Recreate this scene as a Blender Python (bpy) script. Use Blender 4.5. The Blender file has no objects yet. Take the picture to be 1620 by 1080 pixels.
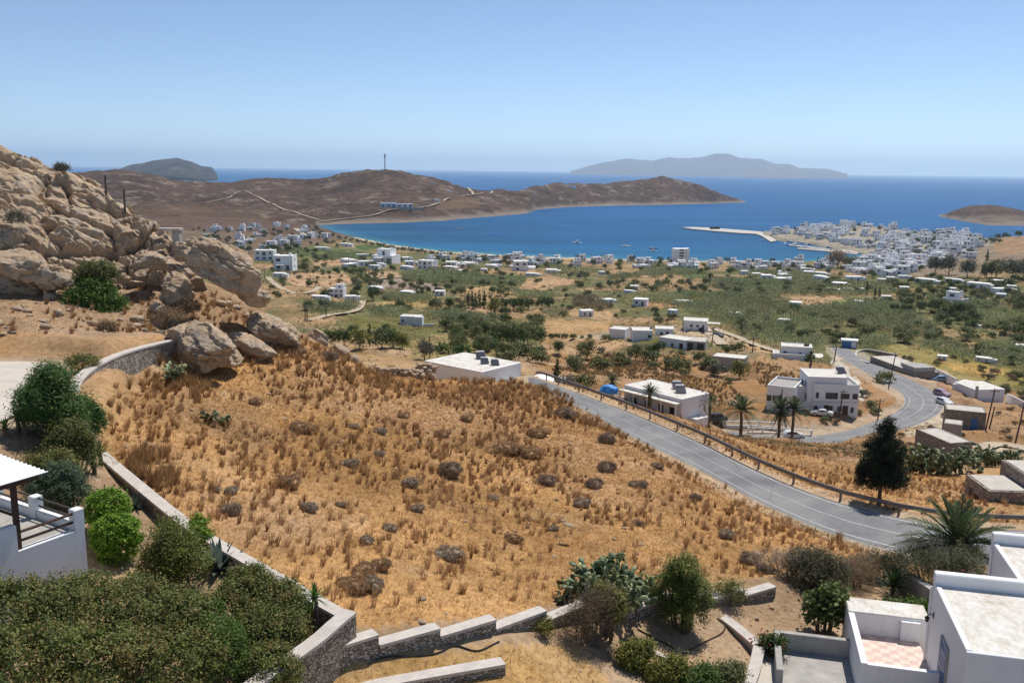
import bpy, math, random
import numpy as np
from mathutils import Matrix, Vector

random.seed(7)
RNG = np.random.default_rng(7)
S = bpy.context.scene
COL = S.collection
CAMH = 100.0
FPX, CX, CY = 1440.0, 810.0, 540.0
PITCH = math.atan((540 - 268.5) / FPX)
ROLL = math.radians(0.62)
_f = np.array([0, math.cos(PITCH), -math.sin(PITCH)])
_r0 = np.array([1.0, 0, 0])
_u0 = np.cross(_r0, _f)
_r = _r0 * math.cos(ROLL) + _u0 * math.sin(ROLL)
_u = _u0 * math.cos(ROLL) - _r0 * math.sin(ROLL)

# ---------------------------------------------------------------- camera
cam_d = bpy.data.cameras.new('camera')
cam = bpy.data.objects.new('camera', cam_d)
COL.objects.link(cam)
cam_d.sensor_width = 36
cam_d.lens = FPX / 1620 * 36
cam_d.clip_start = 0.5
cam_d.clip_end = 200000
cam.matrix_world = Matrix(((_r[0], _u[0], -_f[0], 0), (_r[1], _u[1], -_f[1], 0), (_r[2], _u[2], -_f[2], CAMH), (0, 0, 0, 1)))
S.camera = cam


def ray(px, py):
    return _f + (px - CX) / FPX * _r - (py - CY) / FPX * _u


def P(px, py, d):
    """point of the place seen along this direction at ground distance d"""
    v = ray(px, py)
    return np.array([0, 0, CAMH]) + v * (d / math.hypot(v[0], v[1]))


def PZ(px, py, z):
    v = ray(px, py)
    return np.array([0, 0, CAMH]) + v * ((z - CAMH) / v[2])


# ---------------------------------------------------------------- noise
def _hash(i, j, k, seed):
    h = (i.astype(np.int64) * 374761393 + j.astype(np.int64) * 668265263 + k.astype(np.int64) * 2147483647 + seed * 974634777)
    h = (h ^ (h >> 13)) * 1274126177
    h = (h ^ (h >> 16)) & 0xFFFFFF
    return h / float(0xFFFFFF)


def vnoise(p, seed=0):
    p = np.asarray(p, float)
    f = np.floor(p)
    t = p - f
    t = t * t * (3 - 2 * t)
    i, j, k = f[:, 0], f[:, 1], f[:, 2]
    out = 0
    for a in (0, 1):
        for b in (0, 1):
            for c in (0, 1):
                w = (t[:, 0] if a else 1 - t[:, 0]) * (t[:, 1] if b else 1 - t[:, 1]) * (t[:, 2] if c else 1 - t[:, 2])
                out = out + w * _hash(i + a, j + b, k + c, seed)
    return out * 2 - 1


def fbm(p, octv=4, seed=0, gain=0.5):
    p = np.asarray(p, float)
    s, a, tot = 0, 1.0, 0
    for o in range(octv):
        s = s + a * vnoise(p * 2.03 ** o + o * 17.3, seed + o)
        tot += a
        a *= gain
    return s / tot


def worley(p, seed=0):
    """F1, F2 and a per-cell random"""
    p = np.asarray(p, float)
    f = np.floor(p)
    d1 = np.full(len(p), 9.0)
    d2 = np.full(len(p), 9.0)
    cid = np.zeros(len(p))
    for a in (-1, 0, 1):
        for b in (-1, 0, 1):
            for c in (-1, 0, 1):
                i, j, k = f[:, 0] + a, f[:, 1] + b, f[:, 2] + c
                q = np.stack([i + _hash(i, j, k, seed), j + _hash(i, j, k, seed + 1), k + _hash(i, j, k, seed + 2)], 1)
                dd = np.sqrt(((p - q) ** 2).sum(1))
                m = dd < d1
                d2 = np.where(m, d1, np.minimum(d2, dd))
                cid = np.where(m, _hash(i, j, k, seed + 3), cid)
                d1 = np.where(m, dd, d1)
    return d1, d2, cid


def n2(x, y, sc, octv=3, seed=0):
    return fbm(np.stack([np.asarray(x) / sc, np.asarray(y) / sc, np.zeros_like(np.asarray(x, float)) + seed * 3.7], 1), octv, seed)


# ---------------------------------------------------------------- mesh helpers
def raw_mesh(name, V, F, mat=None, cols=None, smooth=False, nper=4):
    """V (n,3), F (m,nper) arrays -> mesh, fast path"""
    me = bpy.data.meshes.new(name)
    V = np.ascontiguousarray(V, np.float32)
    F = np.ascontiguousarray(F, np.int32)
    me.vertices.add(len(V))
    me.vertices.foreach_set('co', V.ravel())
    me.loops.add(F.size)
    me.loops.foreach_set('vertex_index', F.ravel())
    me.polygons.add(len(F))
    me.polygons.foreach_set('loop_start', np.arange(0, F.size, F.shape[1], dtype=np.int32))
    if smooth:
        me.polygons.foreach_set('use_smooth', np.ones(len(F), bool))
    if cols is not None:
        a = me.color_attributes.new('Col', 'FLOAT_COLOR', 'POINT')
        c = np.ones((len(V), 4), np.float32)
        c[:, :3] = cols
        a.data.foreach_set('color', c.ravel())
    me.update(calc_edges=True)
    me.validate()
    if mat:
        me.materials.append(mat)
    return me


def link(name, me, parent=None, loc=None, rz=0.0):
    o = bpy.data.objects.new(name, me)
    COL.objects.link(o)
    if parent is not None:
        o.parent = parent
    if loc is not None:
        o.location = loc
    o.rotation_euler = (0, 0, rz)
    return o


def tag(o, label=None, cat=None, group=None, kind=None):
    if label:
        o['label'] = label
    if cat:
        o['category'] = cat
    if group:
        o['group'] = group
    if kind:
        o['kind'] = kind
    return o


def thing(name, label, cat, loc=(0, 0, 0), rz=0.0, group=None):
    o = bpy.data.objects.new(name, None)
    COL.objects.link(o)
    o.location = loc
    o.rotation_euler = (0, 0, rz)
    o.empty_display_size = 0.3
    return tag(o, label, cat, group)


def copy_tree(o, parent=None):
    c = o.copy()
    COL.objects.link(c)
    if parent is not None:
        c.parent = parent
    for ch in list(o.children):
        copy_tree(ch, c)
    return c


class MB:
    """collects polygons, then links them as one mesh object"""

    def __init__(s):
        s.v, s.f, s.m = [], [], []

    def add(s, vs, fs, mi=0):
        b = len(s.v)
        s.v += [tuple(map(float, v)) for v in vs]
        s.f += [tuple(b + i for i in f) for f in fs]
        s.m += [mi] * len(fs)
        return s

    def box(s, x0, x1, y0, y1, z0, z1, mi=0, bev=0.0):
        if bev <= 0:
            vs = [(x, y, z) for z in (z0, z1) for y in (y0, y1) for x in (x0, x1)]
            fs = [(0, 2, 3, 1), (4, 5, 7, 6), (0, 1, 5, 4), (2, 6, 7, 3), (0, 4, 6, 2), (1, 3, 7, 5)]
            return s.add(vs, fs, mi)
        b = bev
        ring = lambda i, z: [(x0 + i + 0, y0 + i, z), (x1 - i, y0 + i, z), (x1 - i, y1 - i, z), (x0 + i, y1 - i, z)]
        vs = ring(0, z0) + ring(0, z1 - b) + ring(b, z1)
        fs = [(3, 2, 1, 0), (8, 9, 10, 11)]
        for k in range(2):
            for i in range(4):
                j = (i + 1) % 4
                fs.append((k * 4 + i, k * 4 + j, k * 4 + 4 + j, k * 4 + 4 + i))
        return s.add(vs, fs, mi)

    def prism(s, poly, z0, z1, mi=0):
        n = len(poly)
        vs = [(p[0], p[1], z0) for p in poly] + [(p[0], p[1], z1) for p in poly]
        fs = [tuple(range(n))[::-1], tuple(range(n, 2 * n))] + [(i, (i + 1) % n, n + (i + 1) % n, n + i) for i in range(n)]
        return s.add(vs, fs, mi)

    def tube(s, pts, r, n=6, mi=0, cap=True):
        pts = [Vector(p) for p in pts]
        rr = r if isinstance(r, (list, tuple)) else [r] * len(pts)
        vs, fs = [], []
        for i, p in enumerate(pts):
            t = (pts[min(i + 1, len(pts) - 1)] - pts[max(i - 1, 0)]).normalized()
            a = t.orthogonal().normalized() if abs(t.z) > 0.95 else t.cross(Vector((0, 0, 1))).normalized()
            b = t.cross(a)
            for k in range(n):
                w = 2 * math.pi * k / n
                vs.append(p + (a * math.cos(w) + b * math.sin(w)) * rr[i])
        for i in range(len(pts) - 1):
            for k in range(n):
                k2 = (k + 1) % n
                fs.append((i * n + k, i * n + k2, (i + 1) * n + k2, (i + 1) * n + k))
        if cap:
            fs.append(tuple(range(n))[::-1])
            fs.append(tuple((len(pts) - 1) * n + k for k in range(n)))
        return s.add(vs, fs, mi)

    def mesh(s, name, mats):
        me = bpy.data.meshes.new(name)
        me.from_pydata(s.v, [], s.f)
        for m in (mats if isinstance(mats, (list, tuple)) else [mats]):
            me.materials.append(m)
        if any(s.m):
            me.polygons.foreach_set('material_index', s.m)
        me.update()
        return me

    def build(s, name, mats, parent=None, loc=None, rz=0.0):
        return link(name, s.mesh(name, mats), parent, loc, rz)


# ---------------------------------------------------------------- materials
def new_mat(name):
    m = bpy.data.materials.new(name)
    m.use_nodes = True
    nt = m.node_tree
    nt.nodes.clear()
    out = nt.nodes.new('ShaderNodeOutputMaterial')
    b = nt.nodes.new('ShaderNodeBsdfPrincipled')
    nt.links.new(b.outputs[0], out.inputs[0])
    return m, nt, b, out


def N(nt, t, **kw):
    n = nt.nodes.new(t)
    for k, v in kw.items():
        if k.startswith('i_'):
            n.inputs[k[2:].replace('_', ' ')].default_value = v
        else:
            setattr(n, k, v)
    return n


def tex(nt, kind, scale, detail=4, rough=0.6, coord='Object', sc3=None):
    tc = N(nt, 'ShaderNodeTexCoord')
    src = tc.outputs[coord]
    if coord == 'World':
        src = None
    if sc3:
        mp = N(nt, 'ShaderNodeMapping')
        mp.inputs['Scale'].default_value = sc3
        nt.links.new(tc.outputs[coord], mp.inputs[0])
        src = mp.outputs[0]
    if kind == 'noise':
        n = N(nt, 'ShaderNodeTexNoise')
        n.inputs['Detail'].default_value = detail
        n.inputs['Roughness'].default_value = rough
    elif kind == 'voro':
        n = N(nt, 'ShaderNodeTexVoronoi')
    elif kind == 'edge':
        n = N(nt, 'ShaderNodeTexVoronoi')
        n.feature = 'DISTANCE_TO_EDGE'
    n.inputs['Scale'].default_value = scale
    nt.links.new(src, n.inputs['Vector'])
    return n


def ramp(nt, src, stops):
    r = N(nt, 'ShaderNodeValToRGB')
    el = r.color_ramp.elements
    while len(el) < len(stops):
        el.new(0.5)
    for e, (p, c) in zip(el, stops):
        e.position = p
        e.color = (*c, 1) if len(c) == 3 else c
    nt.links.new(src, r.inputs[0])
    return r


def g(v):
    return (v, v, v)


def mixc(nt, a, b, fac, mode='MIX'):
    n = N(nt, 'ShaderNodeMix', data_type='RGBA', blend_type=mode)
    for sock, val in ((n.inputs[6], a), (n.inputs[7], b), (n.inputs[0], fac)):
        if hasattr(val, 'links') or hasattr(val, 'is_linked'):
            nt.links.new(val, sock)
        elif isinstance(val, (int, float)):
            sock.default_value = val
        else:
            sock.default_value = (*val, 1)
    return n.outputs[2]


def bump(nt, b, src, strength, dist=0.1):
    bp = N(nt, 'ShaderNodeBump')
    bp.inputs['Strength'].default_value = strength
    bp.inputs['Distance'].default_value = dist
    nt.links.new(src, bp.inputs['Height'])
    nt.links.new(bp.outputs[0], b.inputs['Normal'])
    return bp


def simple(name, col, rough=0.8, metal=0.0, var=0.0, scale=2.0, bmp=0.0, spec=0.3):
    m, nt, b, out = new_mat(name)
    b.inputs['Roughness'].default_value = rough
    b.inputs['Metallic'].default_value = metal
    b.inputs['Specular IOR Level'].default_value = spec
    if var:
        t = tex(nt, 'noise', scale, 6, 0.65)
        lo = tuple(c * (1 - var) for c in col)
        hi = tuple(min(1, c * (1 + var)) for c in col)
        r = ramp(nt, t.outputs[0], [(0.3, lo), (0.7, hi)])
        nt.links.new(r.outputs[0], b.inputs['Base Color'])
        if bmp:
            bump(nt, b, t.outputs[0], bmp, 0.03)
    else:
        b.inputs['Base Color'].default_value = (*col, 1)
    return m


M = {}
M['whitewash'] = None


def mk_white(name, base, stain, amount):
    m, nt, b, out = new_mat(name)
    t = tex(nt, 'noise', 0.9, 8, 0.7)
    t2 = tex(nt, 'noise', 6.0, 6, 0.7, sc3=(1, 1, 0.25))
    mx = N(nt, 'ShaderNodeMath', operation='MULTIPLY')
    nt.links.new(t.outputs[0], mx.inputs[0])
    nt.links.new(t2.outputs[0], mx.inputs[1])
    r = ramp(nt, mx.outputs[0], [(0.12, base), (0.30, tuple(c * 0.94 for c in base)), (0.30 + amount, stain)])
    nt.links.new(r.outputs[0], b.inputs['Base Color'])
    b.inputs['Roughness'].default_value = 0.85
    b.inputs['Specular IOR Level'].default_value = 0.15
    bump(nt, b, t2.outputs[0], 0.25, 0.02)
    return m


M['white'] = mk_white('whitewashed_plaster', (0.80, 0.80, 0.80), (0.60, 0.58, 0.55), 0.25)
M['white_roof'] = mk_white('weathered_white_roof', (0.70, 0.68, 0.64), (0.34, 0.28, 0.22), 0.10)
M['white_far'] = simple('plain_white_paint', (0.82, 0.82, 0.82), 0.85, var=0.08, scale=0.15)
M['roof_far'] = simple('pale_roof_paint', (0.82, 0.81, 0.78), 0.85, var=0.10, scale=0.12)
M['roof_pale'] = simple('pale_concrete_roof', (0.50, 0.46, 0.40), 0.9, var=0.18, scale=0.8)
M['roof_terra'] = simple('terracotta_roof', (0.42, 0.20, 0.12), 0.9, var=0.2, scale=0.5)


def mk_roof():
    m, nt, b, out = new_mat('weathered_white_roof')
    t = tex(nt, 'noise', 0.8, 9, 0.72)
    t2 = tex(nt, 'noise', 5.0, 8, 0.75, sc3=(1, 0.5, 1))
    r = ramp(nt, t.outputs[0], [(0.40, (0.72, 0.71, 0.67)), (0.55, (0.66, 0.63, 0.57)), (0.72, (0.44, 0.38, 0.31))])
    r2 = ramp(nt, t2.outputs[0], [(0.42, g(1.0)), (0.62, (0.80, 0.76, 0.70)), (0.75, (0.55, 0.50, 0.44))])
    c = mixc(nt, r.outputs[0], r2.outputs[0], 1.0, 'MULTIPLY')
    nt.links.new(c, b.inputs['Base Color'])
    b.inputs['Roughness'].default_value = 0.9
    b.inputs['Specular IOR Level'].default_value = 0.1
    bump(nt, b, t2.outputs[0], 0.35, 0.02)
    return m


M['white_roof'] = mk_roof()
M['concrete'] = simple('grey_concrete', (0.36, 0.34, 0.31), 0.9, var=0.22, scale=1.7, bmp=0.2)
M['coping'] = simple('pale_concrete_coping', (0.52, 0.47, 0.42), 0.9, var=0.16, scale=2.5, bmp=0.25)
M['paving'] = simple('pale_concrete_paving', (0.50, 0.45, 0.385), 0.9, var=0.12, scale=0.9, bmp=0.2)
M['glass_dark'] = simple('dark_window_glass', (0.03, 0.035, 0.045), 0.15, spec=0.5)
M['window_far'] = simple('shadowed_window_opening', (0.06, 0.065, 0.08), 0.6)
M['wood_dark'] = simple('dark_brown_timber', (0.07, 0.035, 0.025), 0.6, var=0.25, scale=6)
M['wood_grey'] = simple('weathered_pole_timber', (0.10, 0.075, 0.06), 0.85, var=0.3, scale=4)
M['guard'] = simple('dull_brown_guardrail_steel', (0.21, 0.185, 0.165), 0.6, 0.2, var=0.3, scale=0.8)
M['shoulder'] = simple('pale_gravel_verge', (0.42, 0.35, 0.26), 0.95, var=0.25, scale=1.5, bmp=0.5)
M['rail_metal'] = simple('rusty_dark_metal', (0.10, 0.085, 0.075), 0.55, 0.3, var=0.3, scale=5)
M['galv'] = simple('galvanised_steel', (0.30, 0.30, 0.30), 0.5, 0.6, var=0.15, scale=1.2)
M['blue_paint'] = simple('blue_door_paint', (0.05, 0.16, 0.36), 0.5, var=0.12, scale=3)
M['blue_tarp'] = simple('blue_tarpaulin', (0.04, 0.25, 0.62), 0.5, var=0.1, scale=3)
M['rubber'] = simple('black_rubber', (0.02, 0.02, 0.02), 0.8)
M['black_metal'] = simple('black_metal', (0.02, 0.02, 0.02), 0.5)
M['chrome'] = simple('bright_metal', (0.6, 0.6, 0.6), 0.25, 0.9)
M['panel'] = simple('solar_panel_glass', (0.03, 0.035, 0.05), 0.15, spec=0.6)
M['red_light'] = simple('red_lamp_plastic', (0.4, 0.02, 0.02), 0.3)
M['clear_light'] = simple('clear_lamp_plastic', (0.7, 0.7, 0.72), 0.2)
M['line_white'] = simple('worn_road_paint', (0.50, 0.49, 0.47), 0.8, var=0.25, scale=3)
M['hull_blue'] = simple('dark_blue_hull_paint', (0.03, 0.06, 0.13), 0.4)
M['red_paint'] = simple('faded_red_paint', (0.40, 0.12, 0.09), 0.6)
M['flower_red'] = simple('red_petals', (0.45, 0.03, 0.06), 0.6)
M['flower_pink'] = simple('pink_petals', (0.60, 0.12, 0.22), 0.6)
M['hose'] = simple('black_irrigation_hose', (0.03, 0.03, 0.03), 0.6)
M['lime_stone'] = simple('white_painted_kerb_stone', (0.66, 0.63, 0.58), 0.9, var=0.15, scale=2)


def mk_paint(name, col):
    m, nt, b, out = new_mat(name)
    b.inputs['Base Color'].default_value = (*col, 1)
    b.inputs['Roughness'].default_value = 0.35
    b.inputs['Coat Weight'].default_value = 0.6
    b.inputs['Coat Roughness'].default_value = 0.08
    return m


M['car_white'] = mk_paint('white_car_paint', (0.72, 0.72, 0.72))
M['car_blue'] = mk_paint('pale_blue_car_paint', (0.22, 0.36, 0.50))
M['car_mauve'] = mk_paint('dusty_mauve_car_paint', (0.34, 0.22, 0.28))
M['car_dark'] = mk_paint('black_car_paint', (0.02, 0.022, 0.025))


def mk_vc(name, rough=0.85, transl=0.0, noise=0.0, nscale=3.0, spec=0.2):
    """base colour from the mesh's own colour attribute"""
    m, nt, b, out = new_mat(name)
    at = N(nt, 'ShaderNodeAttribute', attribute_name='Col')
    c = at.outputs[0]
    if noise:
        t = tex(nt, 'noise', nscale, 5, 0.7)
        r = ramp(nt, t.outputs[0], [(0.25, g(1 - noise)), (0.75, g(1 + noise))])
        c = mixc(nt, c, r.outputs[0], 1.0, 'MULTIPLY')
    nt.links.new(c, b.inputs['Base Color'])
    b.inputs['Roughness'].default_value = rough
    b.inputs['Specular IOR Level'].default_value = spec
    if transl:
        tr = N(nt, 'ShaderNodeBsdfTranslucent')
        nt.links.new(c, tr.inputs[0])
        mx = N(nt, 'ShaderNodeMixShader')
        mx.inputs[0].default_value = transl
        nt.links.new(b.outputs[0], mx.inputs[1])
        nt.links.new(tr.outputs[0], mx.inputs[2])
        nt.links.new(mx.outputs[0], out.inputs[0])
    return m


M['leaf'] = mk_vc('foliage_leaf', 0.6, 0.30, spec=0.25)
M['dryleaf'] = mk_vc('dry_grass_blade', 0.8, 0.45, spec=0.1)
M['bark'] = simple('rough_bark', (0.14, 0.10, 0.07), 0.95, var=0.35, scale=5, bmp=0.6)


def mk_terrain():
    m, nt, b, out = new_mat('dry_ground')
    at = N(nt, 'ShaderNodeAttribute', attribute_name='Col')
    t1 = tex(nt, 'noise', 0.35, 8, 0.72)
    t2 = tex(nt, 'noise', 3.5, 8, 0.75)
    t3 = tex(nt, 'voro', 5.5)
    t0 = tex(nt, 'noise', 0.055, 10, 0.78)
    r0 = ramp(nt, t0.outputs[0], [(0.36, (0.62, 0.60, 0.56)), (0.5, g(1.0)), (0.66, (1.22, 1.2, 1.15))])
    r1 = ramp(nt, t1.outputs[0], [(0.28, (0.72, 0.70, 0.66)), (0.5, g(1.0)), (0.74, (1.20, 1.18, 1.12))])
    r2 = ramp(nt, t2.outputs[0], [(0.30, (0.60, 0.58, 0.55)), (0.55, g(1.02)), (0.75, (1.30, 1.28, 1.22))])
    c = mixc(nt, at.outputs[0], r1.outputs[0], 1.0, 'MULTIPLY')
    c = mixc(nt, c, r0.outputs[0], 1.0, 'MULTIPLY')
    c = mixc(nt, c, r2.outputs[0], 1.0, 'MULTIPLY')
    # pale pebbles
    r3 = ramp(nt, t3.outputs[0], [(0.10, g(1.0)), (0.17, g(0.0))])
    pm = tex(nt, 'noise', 0.5, 3, 0.6)
    r4 = ramp(nt, pm.outputs[0], [(0.52, g(0.0)), (0.68, g(0.6))])
    fac = mixc(nt, r3.outputs[0], r4.outputs[0], 1.0, 'MULTIPLY')
    c = mixc(nt, c, (0.50, 0.43, 0.36), fac)
    nt.links.new(c, b.inputs['Base Color'])
    b.inputs['Roughness'].default_value = 0.95
    b.inputs['Specular IOR Level'].default_value = 0.05
    bump(nt, b, t2.outputs[0], 0.55, 0.12)
    return m


M['terrain'] = mk_terrain()


def mk_rock():
    m, nt, b, out = new_mat('weathered_rock')
    t1 = tex(nt, 'noise', 0.45, 9, 0.7)
    t2 = tex(nt, 'noise', 3.4, 10, 0.8, sc3=(1, 1, 2.0))
    e = tex(nt, 'noise', 0.8, 10, 0.72, sc3=(1.0, 0.8, 2.2))
    e.noise_type = 'RIDGED_MULTIFRACTAL'
    e.inputs['Distortion'].default_value = 0.6
    nw = tex(nt, 'noise', 1.5, 5, 0.6)
    r1 = ramp(nt, t1.outputs[0], [(0.30, (0.46, 0.32, 0.20)), (0.5, (0.59, 0.44, 0.30)), (0.72, (0.62, 0.515, 0.40))])
    r2 = ramp(nt, t2.outputs[0], [(0.33, (0.50, 0.46, 0.44)), (0.48, g(1.0)), (0.70, (1.25, 1.25, 1.25))])
    c = mixc(nt, r1.outputs[0], r2.outputs[0], 1.0, 'MULTIPLY')
    # grey lichen patches
    r5 = ramp(nt, nw.outputs[0], [(0.52, g(0)), (0.66, g(0.75))])
    c = mixc(nt, c, (0.42, 0.375, 0.32), r5.outputs[0])
    nt.links.new(c, b.inputs['Base Color'])
    b.inputs['Roughness'].default_value = 0.95
    b.inputs['Specular IOR Level'].default_value = 0.08
    h = N(nt, 'ShaderNodeMath', operation='ADD')
    nt.links.new(t2.outputs[0], h.inputs[0])
    r6 = ramp(nt, e.outputs[0], [(0.0, g(1.0)), (1.0, g(0.0))])
    nt.links.new(r6.outputs[0], h.inputs[1])
    bump(nt, b, h.outputs[0], 0.75, 0.42)
    return m


M['rock'] = mk_rock()


def mk_stonewall(name, scale, cols, mortar):
    m, nt, b, out = new_mat(name)
    v = tex(nt, 'voro', scale, sc3=(1, 1, 1.6))
    e = tex(nt, 'edge', scale, sc3=(1, 1, 1.6))
    r = ramp(nt, v.outputs['Color'], [(0.2, cols[0]), (0.5, cols[1]), (0.8, cols[2])])
    er = ramp(nt, e.outputs[0], [(0.02, g(0)), (0.09, g(1))])
    t2 = tex(nt, 'noise', 9, 6, 0.7)
    r2 = ramp(nt, t2.outputs[0], [(0.3, g(0.72)), (0.7, g(1.2))])
    c = mixc(nt, mortar, r.outputs[0], er.outputs[0])
    c = mixc(nt, c, r2.outputs[0], 1.0, 'MULTIPLY')
    nt.links.new(c, b.inputs['Base Color'])
    b.inputs['Roughness'].default_value = 0.95
    b.inputs['Specular IOR Level'].default_value = 0.08
    bump(nt, b, er.outputs[0], 0.9, 0.06)
    return m


M['stone_wall'] = mk_stonewall('mortared_stone_masonry', 6.5, [(0.27, 0.22, 0.17), (0.40, 0.35, 0.29), (0.50, 0.45, 0.39)], (0.16, 0.13, 0.10))
M['rubble_wall'] = mk_stonewall('rough_rubble_masonry', 4.0, [(0.24, 0.20, 0.16), (0.36, 0.31, 0.26), (0.46, 0.41, 0.36)], (0.24, 0.20, 0.16))


def mk_asphalt():
    m, nt, b, out = new_mat('sun_bleached_asphalt')
    t1 = tex(nt, 'noise', 0.25, 6, 0.65)
    t2 = tex(nt, 'noise', 14, 5, 0.7)
    r1 = ramp(nt, t1.outputs[0], [(0.32, (0.165, 0.166, 0.172)), (0.48, (0.215, 0.214, 0.215)), (0.68, (0.27, 0.266, 0.258))])
    r2 = ramp(nt, t2.outputs[0], [(0.3, g(0.85)), (0.7, g(1.12))])
    c = mixc(nt, r1.outputs[0], r2.outputs[0], 1.0, 'MULTIPLY')
    e = tex(nt, 'edge', 0.22)
    re = ramp(nt, e.outputs[0], [(0.0, g(0.72)), (0.012, g(1.0))])
    c = mixc(nt, c, re.outputs[0], 1.0, 'MULTIPLY')
    nt.links.new(c, b.inputs['Base Color'])
    b.inputs['Roughness'].default_value = 0.9
    b.inputs['Specular IOR Level'].default_value = 0.15
    bump(nt, b, t2.outputs[0], 0.2, 0.02)
    return m


M['asphalt'] = mk_asphalt()
M['dirt_road'] = simple('pale_dirt_road', (0.43, 0.35, 0.25), 0.95, var=0.15, scale=0.3)


def mk_hill(name, c0, c1, c2, rockc, rs, bs):
    m, nt, b, out = new_mat(name)
    t1 = tex(nt, 'noise', 0.005 * rs, 8, 0.65)
    t2 = tex(nt, 'noise', 0.06 * rs, 9, 0.75)
    t3 = tex(nt, 'noise', 0.016 * rs, 10, 0.80, sc3=(1, 1, 2.5))
    r1 = ramp(nt, t1.outputs[0], [(0.30, c0), (0.5, c1), (0.72, c2)])
    r2 = ramp(nt, t2.outputs[0], [(0.34, g(0.45)), (0.52, g(1.0)), (0.70, g(1.45))])
    c = mixc(nt, r1.outputs[0], r2.outputs[0], 1.0, 'MULTIPLY')
    r3 = ramp(nt, t3.outputs[0], [(0.535, g(0)), (0.615, g(0.9))])
    c = mixc(nt, c, rockc, r3.outputs[0])
    at = N(nt, 'ShaderNodeAttribute', attribute_name='Col')
    sep = N(nt, 'ShaderNodeSeparateColor')
    nt.links.new(at.outputs[0], sep.inputs[0])
    c = mixc(nt, c, mixc(nt, (0.20, 0.155, 0.125), (0.46, 0.38, 0.30), t3.outputs[0]), sep.outputs[0])      # bare shore rock
    c = mixc(nt, c, (0.25, 0.155, 0.085), sep.outputs[1])    # ochre soil
    nt.links.new(c, b.inputs['Base Color'])
    b.inputs['Roughness'].default_value = 0.95
    b.inputs['Specular IOR Level'].default_value = 0.05
    bump(nt, b, t3.outputs[0], 0.9, bs)
    return m


M['hill'] = mk_hill('scrub_covered_hill', (0.075, 0.048, 0.038), (0.12, 0.075, 0.055), (0.16, 0.10, 0.07), (0.33, 0.26, 0.20), 1.0, 16)
M['islet'] = mk_hill('dark_rocky_islet', (0.035, 0.033, 0.03), (0.06, 0.052, 0.045), (0.09, 0.075, 0.06), (0.24, 0.20, 0.17), 0.35, 70)
M['farisle'] = mk_hill('distant_island_rock', (0.12, 0.10, 0.09), (0.14, 0.115, 0.10), (0.16, 0.13, 0.11), (0.20, 0.17, 0.15), 0.12, 60)


def mk_sea():
    m, nt, b, out = new_mat('sea_water')
    at = N(nt, 'ShaderNodeAttribute', attribute_name='Col')
    t1 = tex(nt, 'noise', 0.004, 6, 0.65, sc3=(0.5, 1.6, 1))
    t2 = tex(nt, 'noise', 0.03, 6, 0.7, sc3=(0.6, 1.6, 1))
    r1 = ramp(nt, t1.outputs[0], [(0.3, g(0.74)), (0.5, g(1.0)), (0.7, g(1.3))])
    r2 = ramp(nt, t2.outputs[0], [(0.3, g(0.85)), (0.7, g(1.15))])
    c = mixc(nt, at.outputs[0], r1.outputs[0], 1.0, 'MULTIPLY')
    c = mixc(nt, c, r2.outputs[0], 1.0, 'MULTIPLY')
    nt.links.new(c, b.inputs['Base Color'])
    b.inputs['Roughness'].default_value = 0.45
    b.inputs['Specular IOR Level'].default_value = 0.03
    t3 = tex(nt, 'noise', 0.35, 3, 0.6)
    bump(nt, b, t3.outputs[0], 0.35, 0.5)
    return m


M['sea'] = mk_sea()


def mk_tiles():
    m, nt, b, out = new_mat('pink_checker_tiles')
    tc = N(nt, 'ShaderNodeTexCoord')
    ck = N(nt, 'ShaderNodeTexChecker')
    ck.inputs['Scale'].default_value = 1 / 0.31
    ck.inputs[1].default_value = (0.58, 0.41, 0.36, 1)
    ck.inputs[2].default_value = (0.66, 0.54, 0.44, 1)
    mp = N(nt, 'ShaderNodeMapping')
    mp.inputs['Location'].default_value = (0.013, 0.017, 0.21)
    nt.links.new(tc.outputs['Object'], mp.inputs[0])
    nt.links.new(mp.outputs[0], ck.inputs[0])
    t = tex(nt, 'noise', 3, 5, 0.6)
    r = ramp(nt, t.outputs[0], [(0.3, g(0.85)), (0.7, g(1.12))])
    c = mixc(nt, ck.outputs[0], r.outputs[0], 1.0, 'MULTIPLY')
    nt.links.new(c, b.inputs['Base Color'])
    b.inputs['Roughness'].default_value = 0.6
    return m


M['tiles'] = mk_tiles()
# ---------------------------------------------------------------- terrain as lofted contour lines
def inpoly0(x, y, poly):
    res = np.zeros(x.shape, bool)
    n = len(poly)
    for i in range(n):
        x0, y0 = poly[i][:2]
        x1, y1 = poly[(i + 1) % n][:2]
        c = ((y0 > y) != (y1 > y))
        res ^= c & (x < (x1 - x0) * (y - y0) / (y1 - y0 + 1e-12) + x0)
    return res


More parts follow.
